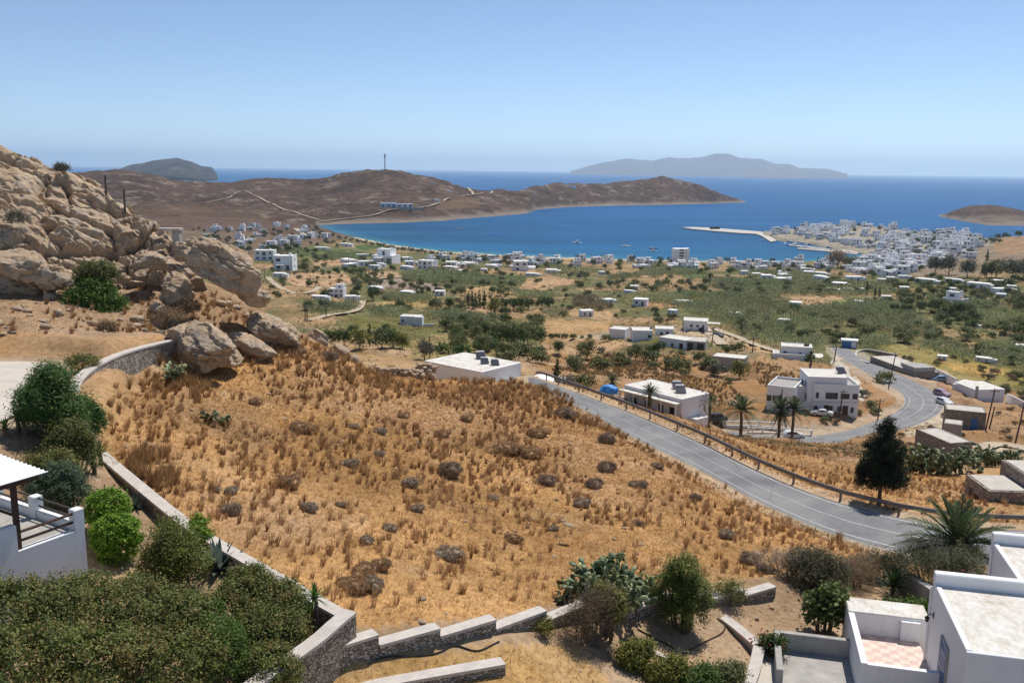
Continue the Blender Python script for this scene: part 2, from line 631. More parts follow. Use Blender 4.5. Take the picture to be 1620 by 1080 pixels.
class Loft:
    def __init__(s, lines, az0, az1, na, d0, d1, nd, rows, smooth=3):
        s.az = np.linspace(az0, az1, na)
        s.ld = np.linspace(math.log(d0), math.log(d1), nd)
        s.d = np.exp(s.ld)
        K = []
        for ln, row in zip(lines, rows):
            pts = []
            for p in ln:
                if p[1] is None:
                    v = ray(p[0], row)
                    pts.append((math.atan2(v[0], v[1]), p[2], CAMH + p[3]))
                else:
                    q = P(*p)
                    pts.append((math.atan2(q[0], q[1]), p[2], q[2]))
            pts.sort()
            pts = np.array(pts)
            K.append((np.interp(s.az, pts[:, 0], pts[:, 1]), np.interp(s.az, pts[:, 0], pts[:, 2])))
        D = np.array([k[0] for k in K])
        Z = np.array([k[1] for k in K])
        for i in range(1, len(D)):
            D[i] = np.maximum(D[i], D[i - 1] * 1.012)
        s.z = np.empty((na, nd))
        for a in range(na):
            s.z[a] = np.interp(s.ld, np.log(D[:, a]), Z[:, a])
        k = np.exp(-0.5 * (np.arange(-3 * smooth, 3 * smooth + 1) / smooth) ** 2)
        k /= k.sum()
        for a in range(na):
            s.z[a] = np.convolve(np.pad(s.z[a], 3 * smooth, mode='edge'), k, 'valid')
        for j in range(nd):
            s.z[:, j] = np.convolve(np.pad(s.z[:, j], 3 * smooth, mode='edge'), k, 'valid')
        s.X = np.sin(s.az)[:, None] * s.d[None]
        s.Y = np.cos(s.az)[:, None] * s.d[None]

    def col(s, az):
        t = (az - s.az[0]) / (s.az[1] - s.az[0])
        t = min(max(t, 0), len(s.az) - 1.001)
        i = int(t)
        w = t - i
        return s.z[i] * (1 - w) + s.z[i + 1] * w

    def h(s, x, y):
        x = np.atleast_1d(np.asarray(x, float))
        y = np.atleast_1d(np.asarray(y, float))
        ta = np.clip((np.arctan2(x, y) - s.az[0]) / (s.az[1] - s.az[0]), 0, len(s.az) - 1.001)
        td = np.clip((0.5 * np.log(x * x + y * y + 1e-9) - s.ld[0]) / (s.ld[1] - s.ld[0]), 0, len(s.ld) - 1.001)
        i, j = ta.astype(int), td.astype(int)
        u, v = ta - i, td - j
        z = s.z
        return (z[i, j] * (1 - u) * (1 - v) + z[i + 1, j] * u * (1 - v) + z[i, j + 1] * (1 - u) * v + z[i + 1, j + 1] * u * v)

    def hit(s, px, py, dmin=0.0, dmax=1e9):
        v = ray(px, py)
        hz = math.hypot(v[0], v[1])
        c = s.col(math.atan2(v[0], v[1]))
        zr = CAMH + v[2] / hz * s.d
        m = (c >= zr) & (s.d > dmin) & (s.d < dmax)
        if not m.any():
            return None
        j = int(np.argmax(m))
        d = s.d[j]
        if j > 0 and s.d[j - 1] > dmin:
            e0, e1 = zr[j - 1] - c[j - 1], c[j] - zr[j]
            if e0 > 0:
                d = s.d[j - 1] + (s.d[j] - s.d[j - 1]) * e0 / (e0 + e1 + 1e-9)
        return np.array([v[0] / hz * d, v[1] / hz * d, CAMH + v[2] / hz * d])

    def mesh(s, name, mat, cols=None, rough=None):
        na, nd = s.z.shape
        z = s.z if rough is None else s.z + rough
        V = np.stack([s.X.ravel(), s.Y.ravel(), z.ravel()], 1)
        idx = np.arange(na * nd).reshape(na, nd)
        F = np.stack([idx[:-1, :-1], idx[1:, :-1], idx[1:, 1:], idx[:-1, 1:]], -1).reshape(-1, 4)[:, ::-1]
        return raw_mesh(name, V, F, mat, cols, True)


O = None
SH = -98.8
shore_px = [(508, 358), (530, 366), (560, 374), (620, 387), (700, 397), (800, 403), (900, 407), (1000, 410), (1100, 412), (1200, 414), (1300, 412), (1380, 405)]


def zline(pts, z, add=0.0, zz=None):
    out = []
    for px, py in pts:
        q = PZ(px, py, CAMH + z)
        out.append((px, O, math.hypot(q[0], q[1]) + add, z if zz is None else zz))
    return out


shore = zline(shore_px, SH)
beyond = zline(shore_px, SH, 22, -102.5)
LINES = [
    # A, B, C : gardens and the foot of the field wall
    (960, [(-400, O, 5, -15.5), (0, O, 5, -15.5), (800, O, 5, -17), (1100, O, 5, -18.6), (2000, O, 5, -18.6)]),
    (960, [(-300, O, 24, -14.8), (150, O, 25, -14.8), (400, O, 25.8, -15.3), (545, O, 26.2, -15.55), (800, O, 28, -16.0), (1000, O, 31.6, -17.3), (1230, O, 37.5, -18.5), (1400, O, 38, -18.8), (2000, O, 38, -19)]),
    (960, [(-300, O, 30, -13.4), (150, O, 31, -13.4), (330, O, 31, -14.0), (480, O, 28.6, -14.2), (545, O, 27.5, -14.4), (700, O, 29.0, -15.1), (800, O, 30.2, -15.6), (1000, O, 33.9, -16.8), (1230, O, 39.6, -17.9), (1400, O, 41, -18.9), (2000, O, 41, -19.3)]),
    # D, E, F : field
    (700, [(-300, O, 42, -10.7), (0, 665, 43.2), (100, O, 43, -11.4), (170, 700, 44), (300, 760, 40), (350, 840, 35.5), (600, 880, 34), (800, 880, 38), (1000, 880, 41), (1230, 870, 46), (1400, 888, 49), (2000, O, 49, -20.4)]),
    (700, [(-300, O, 52, -10.5), (0, 603, 52), (100, 601, 50.0), (150, 628, 53.2), (200, 608, 56.7), (260, 592, 59.4), (300, 640, 52), (450, 700, 49), (600, 760, 46), (800, 760, 52), (1000, 780, 54), (1100, 790, 54), (1230, 822, 54), (1400, 872, 53.5), (2000, O, 54, -21)]),
    (640, [(-300, O, 58, -10.4), (0, 575, 57), (95, O, 53, -10.4), (112, O, 52.4, -10.4), (125, O, 53.6, -10.4), (165, O, 56.6, -10.3), (200, O, 58.6, -10.2), (235, O, 60.4, -10.2), (265, O, 61.3, -10.2), (300, 590, 61), (450, 620, 60), (600, 660, 60), (800, 690, 62), (1000, 715, 66.5), (1100, 738, 69.5), (1200, 792, 61.5), (1300, 838, 57.3), (1400, 866, 54.8), (1500, 881, 54.5), (2000, O, 55, -21)]),
    # G : slope above the path, field, far edge of the upper road
    (640, [(-300, O, 64, -9), (0, 500, 65), (150, 520, 65), (260, 525, 65), (350, 560, 65), (450, 570, 66), (600, 620, 69), (750, 640, 72), (850, O, 97, -22.0), (880, 612, 95), (1000, 655, 85), (1100, 697, 76), (1200, 745, 67.5), (1300, 785, 62.5), (1400, 815, 60.4), (1500, 835, 60), (2000, O, 61, -21.6)]),
    # H : ridge, and the bank beyond the guardrail
    (600, [(-300, O, 72, -7.8), (0, 462, 72), (200, 455, 73), (240, 440, 74), (300, 442, 74.5), (350, 450, 75), (400, 478, 75), (450, 513, 75.5), (500, 533, 76), (550, 565, 77), (600, 590, 81), (680, 600, 87), (760, 601, 91), (820, 604, 98), (850, 606, 101), (1000, 640, 92), (1100, 668, 95), (1200, 708, 95), (1300, 740, 92), (1400, 760, 85), (1500, 790, 76), (1620, 803, 76), (2000, O, 76, -25)]),
    # I : hidden drop behind the ridge, lower lip of the bank
    (600, [(-300, O, 100, -10), (200, O, 100, -12), (300, O, 95, -14), (450, O, 95, -18.5), (550, O, 105, -25), (680, O, 115, -30.5), (760, O, 115, -31.5), (850, O, 120, -33.5), (1000, O, 122, -33.5), (1100, O, 125, -35.8), (1190, 694, 118), (1300, 708, 118), (1400, 725, 110), (1500, 738, 105), (1620, 740, 100), (2000, O, 100, -29)]),
    # J : house terraces below the ridge, lower road
    (620, [(-300, O, 150, -20), (200, O, 150, -25), (450, O, 130, -26.5), (550, O, 140, -31), (680, O, 140, -33.5), (760, O, 137, -34), (860, 600, 150), (960, 622, 155), (1060, 655, 152), (1150, O, 158, -46.2), (1250, 692, 165), (1300, 704, 160), (1400, 694, 155), (1490, 722, 136), (1560, 720, 136), (2000, O, 136, -38)]),
    (600, [(-300, O, 190, -28), (200, O, 190, -32), (450, O, 170, -33), (550, O, 165, -35), (680, O, 175, -38), (760, O, 180, -39), (860, 578, 190), (960, 596, 195), (1060, 615, 185), (1150, O, 180, -46.8), (1250, 640, 192), (1330, 650, 191), (1420, 650, 200), (1490, 650, 203), (1560, 680, 170), (2000, O, 170, -43)]),
    # K
    (560, [(-300, O, 250, -40), (200, O, 250, -44), (450, O, 220, -42), (550, 560, 205), (650, 545, 230), (750, 540, 250), (860, 560, 240), (960, 575, 240), (1060, 578, 235), (1150, 600, 220), (1230, 590, 230), (1330, 590, 245), (1420, 600, 240), (1490, 612, 236), (1560, 634, 232), (2000, O, 232, -52)]),
    # L
    (520, [(-300, O, 400, -52), (200, O, 400, -56), (450, 470, 400), (550, 500, 320), (650, 515, 320), (750, 500, 370), (860, 530, 330), (960, 535, 310), (1060, 535, 295), (1150, 555, 280), (1250, 550, 290), (1330, 555, 287), (1420, 572, 275), (1490, 590, 270), (1560, 605, 270), (2000, O, 270, -55)]),
    # M
    (480, [(-300, O, 600, -66), (200, O, 600, -66), (450, 445, 560), (650, 460, 530), (860, 480, 480), (1060, 480, 470), (1250, 490, 450), (1420, 520, 400), (1560, 560, 340), (2000, O, 340, -60)]),
    # N
    (430, [(-300, O, 800, -76), (200, O, 800, -76), (450, 415, 800), (650, 430, 750), (860, 440, 720), (1060, 440, 700), (1250, 445, 680), (1420, 455, 640), (1620, 480, 580), (2000, O, 580, -72)]),
    # O : beach
    (390, [(-300, O, 1200, -84), (300, 375, 1250), (450, 384, 1150), (495, O, 1500, -94)] + shore + [(1420, 402, 1080), (1500, 402, 1050), (1620, 402, 1000), (2000, O, 1000, -70)]),
    # P : sea bed, or land beyond
    (380, [(-300, O, 1450, -85), (300, 362, 1420), (450, 372, 1350), (495, O, 1560, -95.5)] + beyond + [(1412, 396, 1180), (1500, 393, 1120), (1620, 388, 1080), (2000, O, 1080, -68)]),
    # Q : harbour edge
    (370, [(-300, O, 1600, -84), (300, 352, 1600), (450, 357, 1600), (495, O, 1640, -97), (515, O, 1640, -102), (1150, O, 1420, -102), (1200, O, 1400, -102), (1215, O, 1393, -98.6), (1300, O, 1317, -98.6), (1370, O, 1225, -98.6), (1420, 388, 1250), (1500, 384, 1200), (1620, 379, 1150), (2000, O, 1150, -66)]),
    # R : crest of the harbour hill
    (350, [(-300, O, 1750, -86), (300, O, 1750, -86), (450, O, 1750, -92), (500, O, 1750, -103), (1150, O, 1540, -102), (1195, O, 1540, -102), (1215, 366, 1550), (1270, 358, 1600), (1330, 352, 1600), (1400, 358, 1550), (1480, 369, 1450), (1560, 377, 1350), (1620, 371, 1300), (2000, O, 1300, -62)]),
    (350, [(-300, O, 1850, -90), (450, O, 1850, -95), (500, O, 1850, -104), (1150, O, 1700, -103), (1200, O, 1720, -103), (1400, O, 1720, -103), (1480, O, 1620, -103), (1560, O, 1500, -103), (1640, O, 1450, -103), (2000, O, 1500, -90)]),
    (350, [(-300, O, 2000, -104), (2000, O, 1900, -104)]),
]
AZ = math.radians(41)
T = Loft([l[1] for l in LINES], -AZ, AZ, 760, 4.0, 1950, 640, [l[0] for l in LINES], 2)


def G(px, py, dmin=0.0, dmax=1e9):
    q = T.hit(px, py, dmin, dmax)
    if q is None:
        q = PZ(px, py, 0.5)
        q[2] = float(T.h(q[0], q[1])[0])
    return q


def hz(x, y):
    return float(T.h(x, y)[0])


harb = [PZ(px, py, 0)[:2] for px, py in [(1195, 372), (1214, 375), (1232, 381), (1250, 382.5), (1290, 388), (1318, 394), (1335, 400), (1370, 402), (1384, 405.5), (1300, 412.6), (1200, 414.6), (1100, 412.6), (1100, 395), (1150, 372)]]
_m = inpoly0(T.X, T.Y, harb)
T.z[_m] = np.minimum(T.z[_m], -2.2)

# ---------------------------------------------------------------- roads : two edges, resampled
def resample(pts, n):
    pts = np.array(pts, float)
    m = len(pts)
    ext = np.vstack([2 * pts[0] - pts[1], pts, 2 * pts[-1] - pts[-2]])
    out = []
    for t in np.linspace(0, m - 1, n):
        i = min(int(t), m - 2)
        u = t - i
        p0, p1, p2, p3 = ext[i], ext[i + 1], ext[i + 2], ext[i + 3]
        out.append(0.5 * (2 * p1 + (p2 - p0) * u + (2 * p0 - 5 * p1 + 4 * p2 - p3) * u * u + (3 * p1 - p0 - 3 * p2 + p3) * u ** 3))
    return np.array(out)


def strip(A, B, cross=6, lift=0.05):
    rows = [A + (B - A) * (k / (cross - 1)) for k in range(cross)]
    V = np.stack(rows, 1)
    n = len(A)
    idx = np.arange(n * cross).reshape(n, cross)
    F = np.stack([idx[:-1, :-1], idx[:-1, 1:], idx[1:, 1:], idx[1:, :-1]], -1).reshape(-1, 4)
    V = V.reshape(-1, 3).copy()
    V[:, 2] += lift
    nrm = np.cross(V[F[0, 1]] - V[F[0, 0]], V[F[0, 3]] - V[F[0, 0]])
    if nrm[2] < 0:
        F = F[:, ::-1]
    return V, F


def conform(A, B, fall, drop=0.06):
    """bed the ground under a strip between the edges A and B"""
    C = (A + B) / 2
    hw = np.linalg.norm((B - A)[:, :2], axis=1) / 2
    X, Y = T.X, T.Y
    mx = (X > C[:, 0].min() - 25) & (X < C[:, 0].max() + 25) & (Y > C[:, 1].min() - 25) & (Y < C[:, 1].max() + 25)
    ii = np.argwhere(mx)
    if not len(ii):
        return
    # dense samples across the strip
    ks = np.linspace(0, 1, 5)
    Q = np.concatenate([A + (B - A) * k for k in ks])
    xy = np.stack([X[mx], Y[mx]], 1)
    best = np.full(len(xy), 1e9)
    zz = np.zeros(len(xy))
    for c0 in range(0, len(xy), 20000):
        sub = xy[c0:c0 + 20000]
        dd = ((sub[:, None, :] - Q[None, :, :2]) ** 2).sum(-1)
        w = 1.0 / (dd + 0.05) ** 2
        zz[c0:c0 + 20000] = (w * Q[None, :, 2]).sum(1) / w.sum(1)
        best[c0:c0 + 20000] = np.sqrt(dd.min(1))
    inner = np.median(hw) / 4 + 0.6
    t = np.clip((best - inner) / fall, 0, 1)
    t = t * t * (3 - 2 * t)
    T.z[mx] = T.z[mx] * t + (zz - drop) * (1 - t)


upN = resample([P(*q) for q in [(836, 604, 103), (850, 607.5, 98), (880, 624, 91), (940, 656, 84), (1000, 690, 77), (1100, 740, 69), (1200, 795, 61.3), (1300, 840, 57), (1400, 867, 54.8), (1500, 882, 54.2), (1620, 890, 54.2), (1800, 897, 55)]], 160)
upF = resample([P(*q) for q in [(836, 600, 106), (850, 601.5, 102), (880, 612, 96), (940, 632.5, 90), (1000, 655, 84.5), (1100, 697, 76), (1200, 745, 67.5), (1300, 785, 62.8), (1400, 815, 60.6), (1500, 835, 60), (1620, 845, 60.3), (1800, 852, 61.5)]], 160)
loN = resample([P(*q) for q in [(1150, 692, 172), (1190, 699, 169), (1270, 707, 166), (1340, 701, 170), (1400, 684, 180), (1450, 669, 190), (1484, 651, 201), (1493, 634, 213), (1480, 618, 226), (1445, 600, 240), (1400, 580, 257), (1360, 562, 275), (1340, 551, 292)]], 120)
loF = resample([P(*q) for q in [(1150, 683, 178), (1190, 689, 175), (1270, 691.5, 174), (1330, 686, 179), (1380, 671, 189), (1415, 656, 199), (1431, 642, 208), (1427, 627, 219), (1400, 610, 232), (1370, 592, 247), (1338, 572, 265), (1322, 560, 280), (1314, 550, 293)]], 120)
ptA = resample([P(*q) for q in [(-160, 572, 56), (0, 573.5, 57), (60, 574, 57), (100, 581, 55.5)]], 30)
ptB = resample([P(*q) for q in [(-160, 705, 40), (0, 668, 43.2), (45, 636, 47.3), (92, 607, 51.5)]], 30)
for A_, B_ in ((upN, upF), (loN, loF), (ptA, ptB)):
    zc = (A_[:, 2] + B_[:, 2]) / 2
    k = np.ones(9) / 9
    zc = np.convolve(np.pad(zc, 4, mode='edge'), k, 'valid')
    A_[:, 2] = zc * 0.75 + A_[:, 2] * 0.25
    B_[:, 2] = zc * 0.75 + B_[:, 2] * 0.25
conform(upN, upF, 3.0)
conform(loN, loF, 5.0)
conform(ptA, ptB, 2.0)


# ---------------------------------------------------------------- ground colours (soil, stubble, turf)
def inpoly(x, y, poly):
    x = np.asarray(x)
    y = np.asarray(y)
    res = np.zeros(x.shape, bool)
    n = len(poly)
    for i in range(n):
        x0, y0 = poly[i][:2]
        x1, y1 = poly[(i + 1) % n][:2]
        c = ((y0 > y) != (y1 > y))
        with np.errstate(divide='ignore', invalid='ignore'):
            xi = (x1 - x0) * (y - y0) / (y1 - y0 + 1e-12) + x0
        res ^= c & (x < xi)
    return res


def gpoly(pts, dmin=0.0, dmax=1e9):
    return [G(px, py, dmin, dmax) for px, py in pts]


def soft(x, y, poly, wob, seed):
    """polygon test with a wandering edge"""
    dx = n2(x, y, wob * 4, 3, seed) * wob
    dy = n2(x, y, wob * 4, 3, seed + 5) * wob
    return inpoly(x + dx, y + dy, poly)


X, Y = T.X.ravel(), T.Y.ravel()
DD = np.hypot(X, Y)
gold = np.array((0.47, 0.275, 0.118))
tan = np.array((0.40, 0.27, 0.15))
soil = np.array((0.36, 0.25, 0.155))
C = np.empty((len(X), 3))
n1 = n2(X, Y, 9, 4, 3)[:, None]
n3 = n2(X, Y, 2.2, 3, 9)[:, None]
C[:] = gold
C += np.clip(n1 - 0.05, 0, 1) * (np.array((0.42, 0.29, 0.185)) - gold) * 1.3
C += np.clip(-n1 - 0.15, 0, 1) * (np.array((0.56, 0.345, 0.14)) - gold) * 1.3
C += np.clip(n3 - 0.25, 0, 1) * (np.array((0.46, 0.36, 0.25)) - C) * 0.8
FIELD = [P(*q) for q in [(185, 748, 40), (150, 690, 44.5), (185, 640, 51), (265, 590, 60), (420, 530, 70), (500, 535, 75), (600, 590, 81), (760, 601, 91), (850, 606, 100), (1000, 694, 76.5), (1200, 799, 60.8), (1390, 872, 54), (1330, 890, 47), (1230, 915, 41), (1040, 935, 36), (880, 960, 32.2), (785, 985, 30), (600, 1000, 28), (550, 970, 27.8), (480, 935, 29.2), (330, 845, 34.5)]]
infield = inpoly(X, Y, FIELD)
# gardens: bare soil
near = (DD < 47) & ~infield & (Y < 60)
C[near] = soil + n3[near] * 0.05 + n1[near] * 0.05
lowgold = inpoly(X, Y, [P(*q) for q in [(300, 1080, 24), (500, 1060, 26), (560, 1045, 26.8), (800, 1018, 28.6), (900, 990, 30), (960, 1020, 29), (990, 1085, 27), (800, 1200, 20), (300, 1200, 20)]])
C[lowgold] = np.array((0.42, 0.27, 0.12)) + n3[lowgold] * 0.06
# valley and slopes
m = (DD > 103)
C[m] = tan + n1[m] * 0.08
# brownish scrubby slope right of the ridge
slope = (DD > 103) & (DD < 300) & (X > 5)
C[slope] = np.array((0.33, 0.20, 0.105)) + n1[slope] * 0.09
vn = n2(X, Y, 60, 4, 21)
fv = (DD > 260) & (DD < 1250)
C[fv] = np.where((vn[fv] > 0.0)[:, None], np.array((0.15, 0.145, 0.065)), np.where((vn[fv] > -0.22)[:, None], np.array((0.24, 0.18, 0.09)), np.array((0.36, 0.24, 0.13)))) + n1[fv] * 0.05
PATCH = [
    # colour, wobble, polygon in the photograph's directions (hit on the ground)
    ((0.155, 0.145, 0.055), 3, [(560, 500), (620, 495), (720, 515), (800, 530), (840, 560), (780, 560), (660, 555), (560, 535), (520, 515)]),
    ((0.29, 0.225, 0.10), 4, [(690, 530), (790, 520), (800, 560), (740, 575), (660, 570), (640, 545)]),
    ((0.42, 0.27, 0.135), 1.0, [(863, 505), (968, 508), (956, 535), (860, 540)]),
    ((0.40, 0.26, 0.14), 2, [(850, 538), (965, 534), (1000, 545), (950, 560), (860, 556)]),
    ((0.42, 0.33, 0.24), 1.0, [(930, 528), (965, 524), (965, 535), (900, 536)]),
    ((0.44, 0.29, 0.17), 2, [(455, 432), (545, 430), (560, 447), (540, 455), (470, 452), (450, 444)]),
    ((0.42, 0.28, 0.16), 2, [(490, 410), (560, 408), (566, 418), (500, 422)]),
    ((0.40, 0.27, 0.16), 2, [(575, 428), (640, 430), (640, 438), (590, 440)]),
    ((0.31, 0.24, 0.19), 2, [(590, 440), (640, 440), (700, 452), (705, 462), (640, 458), (585, 450)]),
    ((0.42, 0.28, 0.14), 2, [(720, 458), (775, 452), (785, 462), (730, 465)]),
    ((0.36, 0.26, 0.115), 3, [(640, 470), (690, 468), (690, 482), (600, 488), (595, 478)]),
    ((0.44, 0.29, 0.16), 2, [(828, 442), (870, 436), (915, 445), (880, 452), (835, 470), (815, 468)]),
    ((0.42, 0.27, 0.155), 1.5, [(880, 441), (920, 442), (918, 449), (880, 452)]),
    ((0.42, 0.28, 0.15), 2, [(900, 488), (960, 492), (980, 500), (960, 508), (900, 500)]),
    ((0.38, 0.23, 0.12), 2, [(1020, 480), (1085, 474), (1085, 486), (1020, 488)]),
    ((0.45, 0.34, 0.22), 2, [(1060, 515), (1120, 515), (1150, 525), (1200, 545), (1190, 552), (1140, 545), (1070, 535)]),
    ((0.40, 0.32, 0.23), 1.5, [(1105, 518), (1125, 520), (1145, 545), (1125, 545)]),
    ((0.46, 0.31, 0.17), 2, [(1160, 540), (1240, 555), (1235, 560), (1170, 552)]),
    ((0.38, 0.24, 0.12), 2, [(1200, 560), (1250, 580), (1290, 600), (1250, 610), (1200, 600)]),
    ((0.28, 0.23, 0.085), 3, [(1380, 545), (1460, 545), (1560, 575), (1620, 590), (1620, 610), (1520, 605), (1420, 565)]),
    ((0.40, 0.27, 0.10), 3, [(1480, 575), (1560, 575), (1600, 590), (1540, 595)]),
    ((0.40, 0.28, 0.15), 2, [(1490, 540), (1550, 542), (1545, 552), (1480, 550)]),
    ((0.42, 0.29, 0.16), 2, [(1560, 488), (1640, 490), (1640, 510), (1570, 508)]),
    ((0.40, 0.27, 0.15), 2, [(1250, 470), (1330, 468), (1340, 480), (1260, 484)]),
    ((0.20, 0.26, 0.06), 0.6, [(1316, 475), (1352, 475), (1352, 481), (1316, 481)]),
    ((0.10, 0.13, 0.05), 1.5, [(1075, 425), (1115, 424), (1120, 440), (1080, 440)]),
    ((0.09, 0.13, 0.045), 2, [(560, 388), (612, 388), (610, 394), (565, 395)]),
    ((0.13, 0.15, 0.055), 3, [(430, 392), (560, 395), (590, 408), (500, 412), (430, 405)]),
    ((0.42, 0.31, 0.18), 2, [(1195, 690), (1300, 700), (1300, 690), (1330, 680), (1270, 668), (1200, 680)]),
    ((0.52, 0.46, 0.38), 1.5, [(1320, 560), (1345, 585), (1375, 625), (1360, 632), (1330, 620), (1315, 580)]),
    ((0.47, 0.38, 0.27), 2, [(1425, 690), (1470, 660), (1500, 640), (1510, 670), (1460, 690)]),
    ((0.42, 0.30, 0.19), 2, [(1400, 560), (1500, 590), (1490, 615), (1380, 570)]),
    ((0.47, 0.38, 0.28), 2, [(1545, 705), (1620, 705), (1620, 720), (1560, 722)]),
    ((0.26, 0.20, 0.14), 4, [(1380, 402), (1620, 345), (1640, 420), (1500, 440), (1400, 440)]),
    ((0.25, 0.21, 0.165), 3, [(1220, 350), (1500, 345), (1500, 400), (1390, 402), (1330, 385), (1215, 375)]),
    ((0.33, 0.215, 0.125), 3, [(1575, 372), (1625, 360), (1625, 400), (1590, 402), (1570, 392)]),
]
for colr, wob, pg in PATCH:
    pw = gpoly(pg, 105)
    pa = np.array(pw)
    bb = (X > pa[:, 0].min() - 20) & (X < pa[:, 0].max() + 20) & (Y > pa[:, 1].min() - 30) & (Y < pa[:, 1].max() + 30)
    ii = np.flatnonzero(bb)
    ok = soft(X[ii], Y[ii], pw, wob, 31)
    C[ii[ok]] = np.array(colr) + n1[ii[ok]] * 0.04
# left rocky shoulder: reddish scree
ls = (X < -10) & (DD > 62) & (DD < 110) & ~infield
C[ls] = np.array((0.33, 0.22, 0.135)) + n1[ls] * 0.07
# beach sand and left village ground
zz = T.z.ravel()
tg = (DD > 1120) & (X > 330) & (np.arctan2(X, Y) < math.atan2(*ray(1572, 380)[:2]))
C[tg] = np.array((0.34, 0.30, 0.24)) + n1[tg] * 0.08
bs = (DD > 1000) & (zz < 2.6) & (X < 320)
C[bs] = np.array((0.50, 0.42, 0.31))
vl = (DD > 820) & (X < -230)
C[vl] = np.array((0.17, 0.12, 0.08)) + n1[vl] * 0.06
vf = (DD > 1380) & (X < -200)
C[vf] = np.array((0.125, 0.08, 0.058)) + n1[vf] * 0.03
C = np.clip(C, 0.02, 0.8)
bz = soft(X, Y, [tuple(P(*q)) for q in [(470, 560, 72), (620, 600, 78), (850, 608, 98), (1000, 694, 76), (1180, 790, 62), (1090, 830, 50), (960, 800, 50), (860, 720, 58), (700, 720, 56), (560, 660, 60), (440, 640, 58)]], 4, 71) & infield
C[bz] = C[bz] * 0.45 + (np.array((0.40, 0.25, 0.14)) + n3[bz] * 0.08) * 0.55
C = np.clip(C, 0.02, 0.8)
rough = (n2(X, Y, 3.0, 4, 41) * np.clip(DD / 200, 0.10, 1.6)).reshape(T.z.shape)
on_road = np.zeros(len(X), bool)
for A_, B_ in ((upN, upF), (loN, loF), (ptA, ptB)):
    on_road |= inpoly(X, Y, list(A_) + list(B_[::-1]))
rr = on_road.reshape(T.z.shape)
# keep the bed of each road smooth
k5 = np.ones(7)
rd = np.apply_along_axis(lambda v: np.convolve(v, k5, 'same'), 0, rr.astype(float))
rd = np.apply_along_axis(lambda v: np.convolve(v, k5, 'same'), 1, rd)
rough = rough * (rd <= 0)
T.z += rough
gsh = (rd.ravel() > 0) & ~on_road & (DD < 320)
C[gsh] = C[gsh] * 0.5 + np.array((0.46, 0.40, 0.32)) * 0.5
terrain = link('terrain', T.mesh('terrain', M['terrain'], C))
tag(terrain, kind='structure')

V_, F_ = strip(upN, upF, 8, 0.03)
road1 = tag(link('road', raw_mesh('road', V_, F_, M['asphalt'], None, True)), kind='structure')
V_, F_ = strip(loN, loF, 8, 0.06)
road2 = tag(link('road', raw_mesh('road', V_, F_, M['asphalt'], None, True)), kind='structure')
V_, F_ = strip(ptA, ptB, 8, 0.04)
def verge(A, B, name='road_verge', w=1.3, dz=0.35, lift=0.03):
    for E, Oth in ((A, B), (B, A)):
        d = E - Oth
        d[:, 2] = 0
        d /= np.linalg.norm(d, axis=1)[:, None]
        out = E + d * w * (1 + 0.3 * np.sin(np.arange(len(E)) * 0.9)[:, None] + 0.2 * np.sin(np.arange(len(E)) * 2.3)[:, None])
        out[:, 2] = np.minimum(E[:, 2], T.h(out[:, 0], out[:, 1])) - dz
        V_, F_ = strip(E, out, 3, lift)
        tag(link(name, raw_mesh(name, V_, F_, M['shoulder'], None, True)), kind='structure')


verge(upN, upF)
verge(loN, loF, lift=0.06)
path1 = tag(link('path', raw_mesh('path', V_, F_, M['paving'], None, True)), kind='structure')


def marking(A, B, t, w, i0, i1, dash=None):
    vs, fs = [], []
    for i in range(i0, i1):
        if dash and (i % dash[0]) >= dash[1]:
            continue
        q = []
        for j in (i, i + 1):
            dv = B[j] - A[j]
            L = np.linalg.norm(dv)
            q += [A[j] + dv * (t - w / 2 / L), A[j] + dv * (t + w / 2 / L)]
        b = len(vs)
        vs += q
        fs.append((b, b + 1, b + 3, b + 2))
    return vs, fs


mk = MB()
for A_, B_, t_, w_, i0, i1, up in ((upN, upF, 0.10, 0.13, 5, 158, 0.045), (upN, upF, 0.93, 0.13, 5, 158, 0.045), (upN, upF, 0.5, 0.10, 5, 158, 0.045), (loN, loF, 0.5, 0.14, 30, 96, 0.085), (loN, loF, 0.14, 0.12, 20, 110, 0.085), (loN, loF, 0.88, 0.12, 20, 110, 0.085)):
    vs, fs = marking(A_, B_, t_, w_, i0, i1)
    mk.add([(v[0], v[1], v[2] + up) for v in vs], fs)
tag(mk.build('road_marking', M['line_white']), kind='structure')


def drape(name, pts, width, mat, lift=0.12, loft=None, dmin=105, n=40):
    L = loft or T
    c = []
    for px, py in pts:
        q = L.hit(px, py, dmin)
        if q is not None:
            c.append(q)
    c = resample(c, n)
    tdir = np.gradient(c[:, :2], axis=0)
    tdir /= np.linalg.norm(tdir, axis=1)[:, None] + 1e-9
    nn = np.stack([-tdir[:, 1], tdir[:, 0], np.zeros(len(c))], 1)
    A, B = c - nn * width / 2, c + nn * width / 2
    for E in (A, B):
        E[:, 2] = L.h(E[:, 0], E[:, 1])
    hi = np.maximum(A[:, 2], B[:, 2])
    A[:, 2] = B[:, 2] = np.maximum(hi, L.h(c[:, 0], c[:, 1]))
    k = np.ones(9) / 9
    A[:, 2] = B[:, 2] = np.convolve(np.pad(A[:, 2], 4, mode='edge'), k, 'valid') + 0.15
    V_, F_ = strip(A, B, 4, lift)
    return tag(link(name, raw_mesh(name, V_, F_, mat, None, True)), kind='structure')


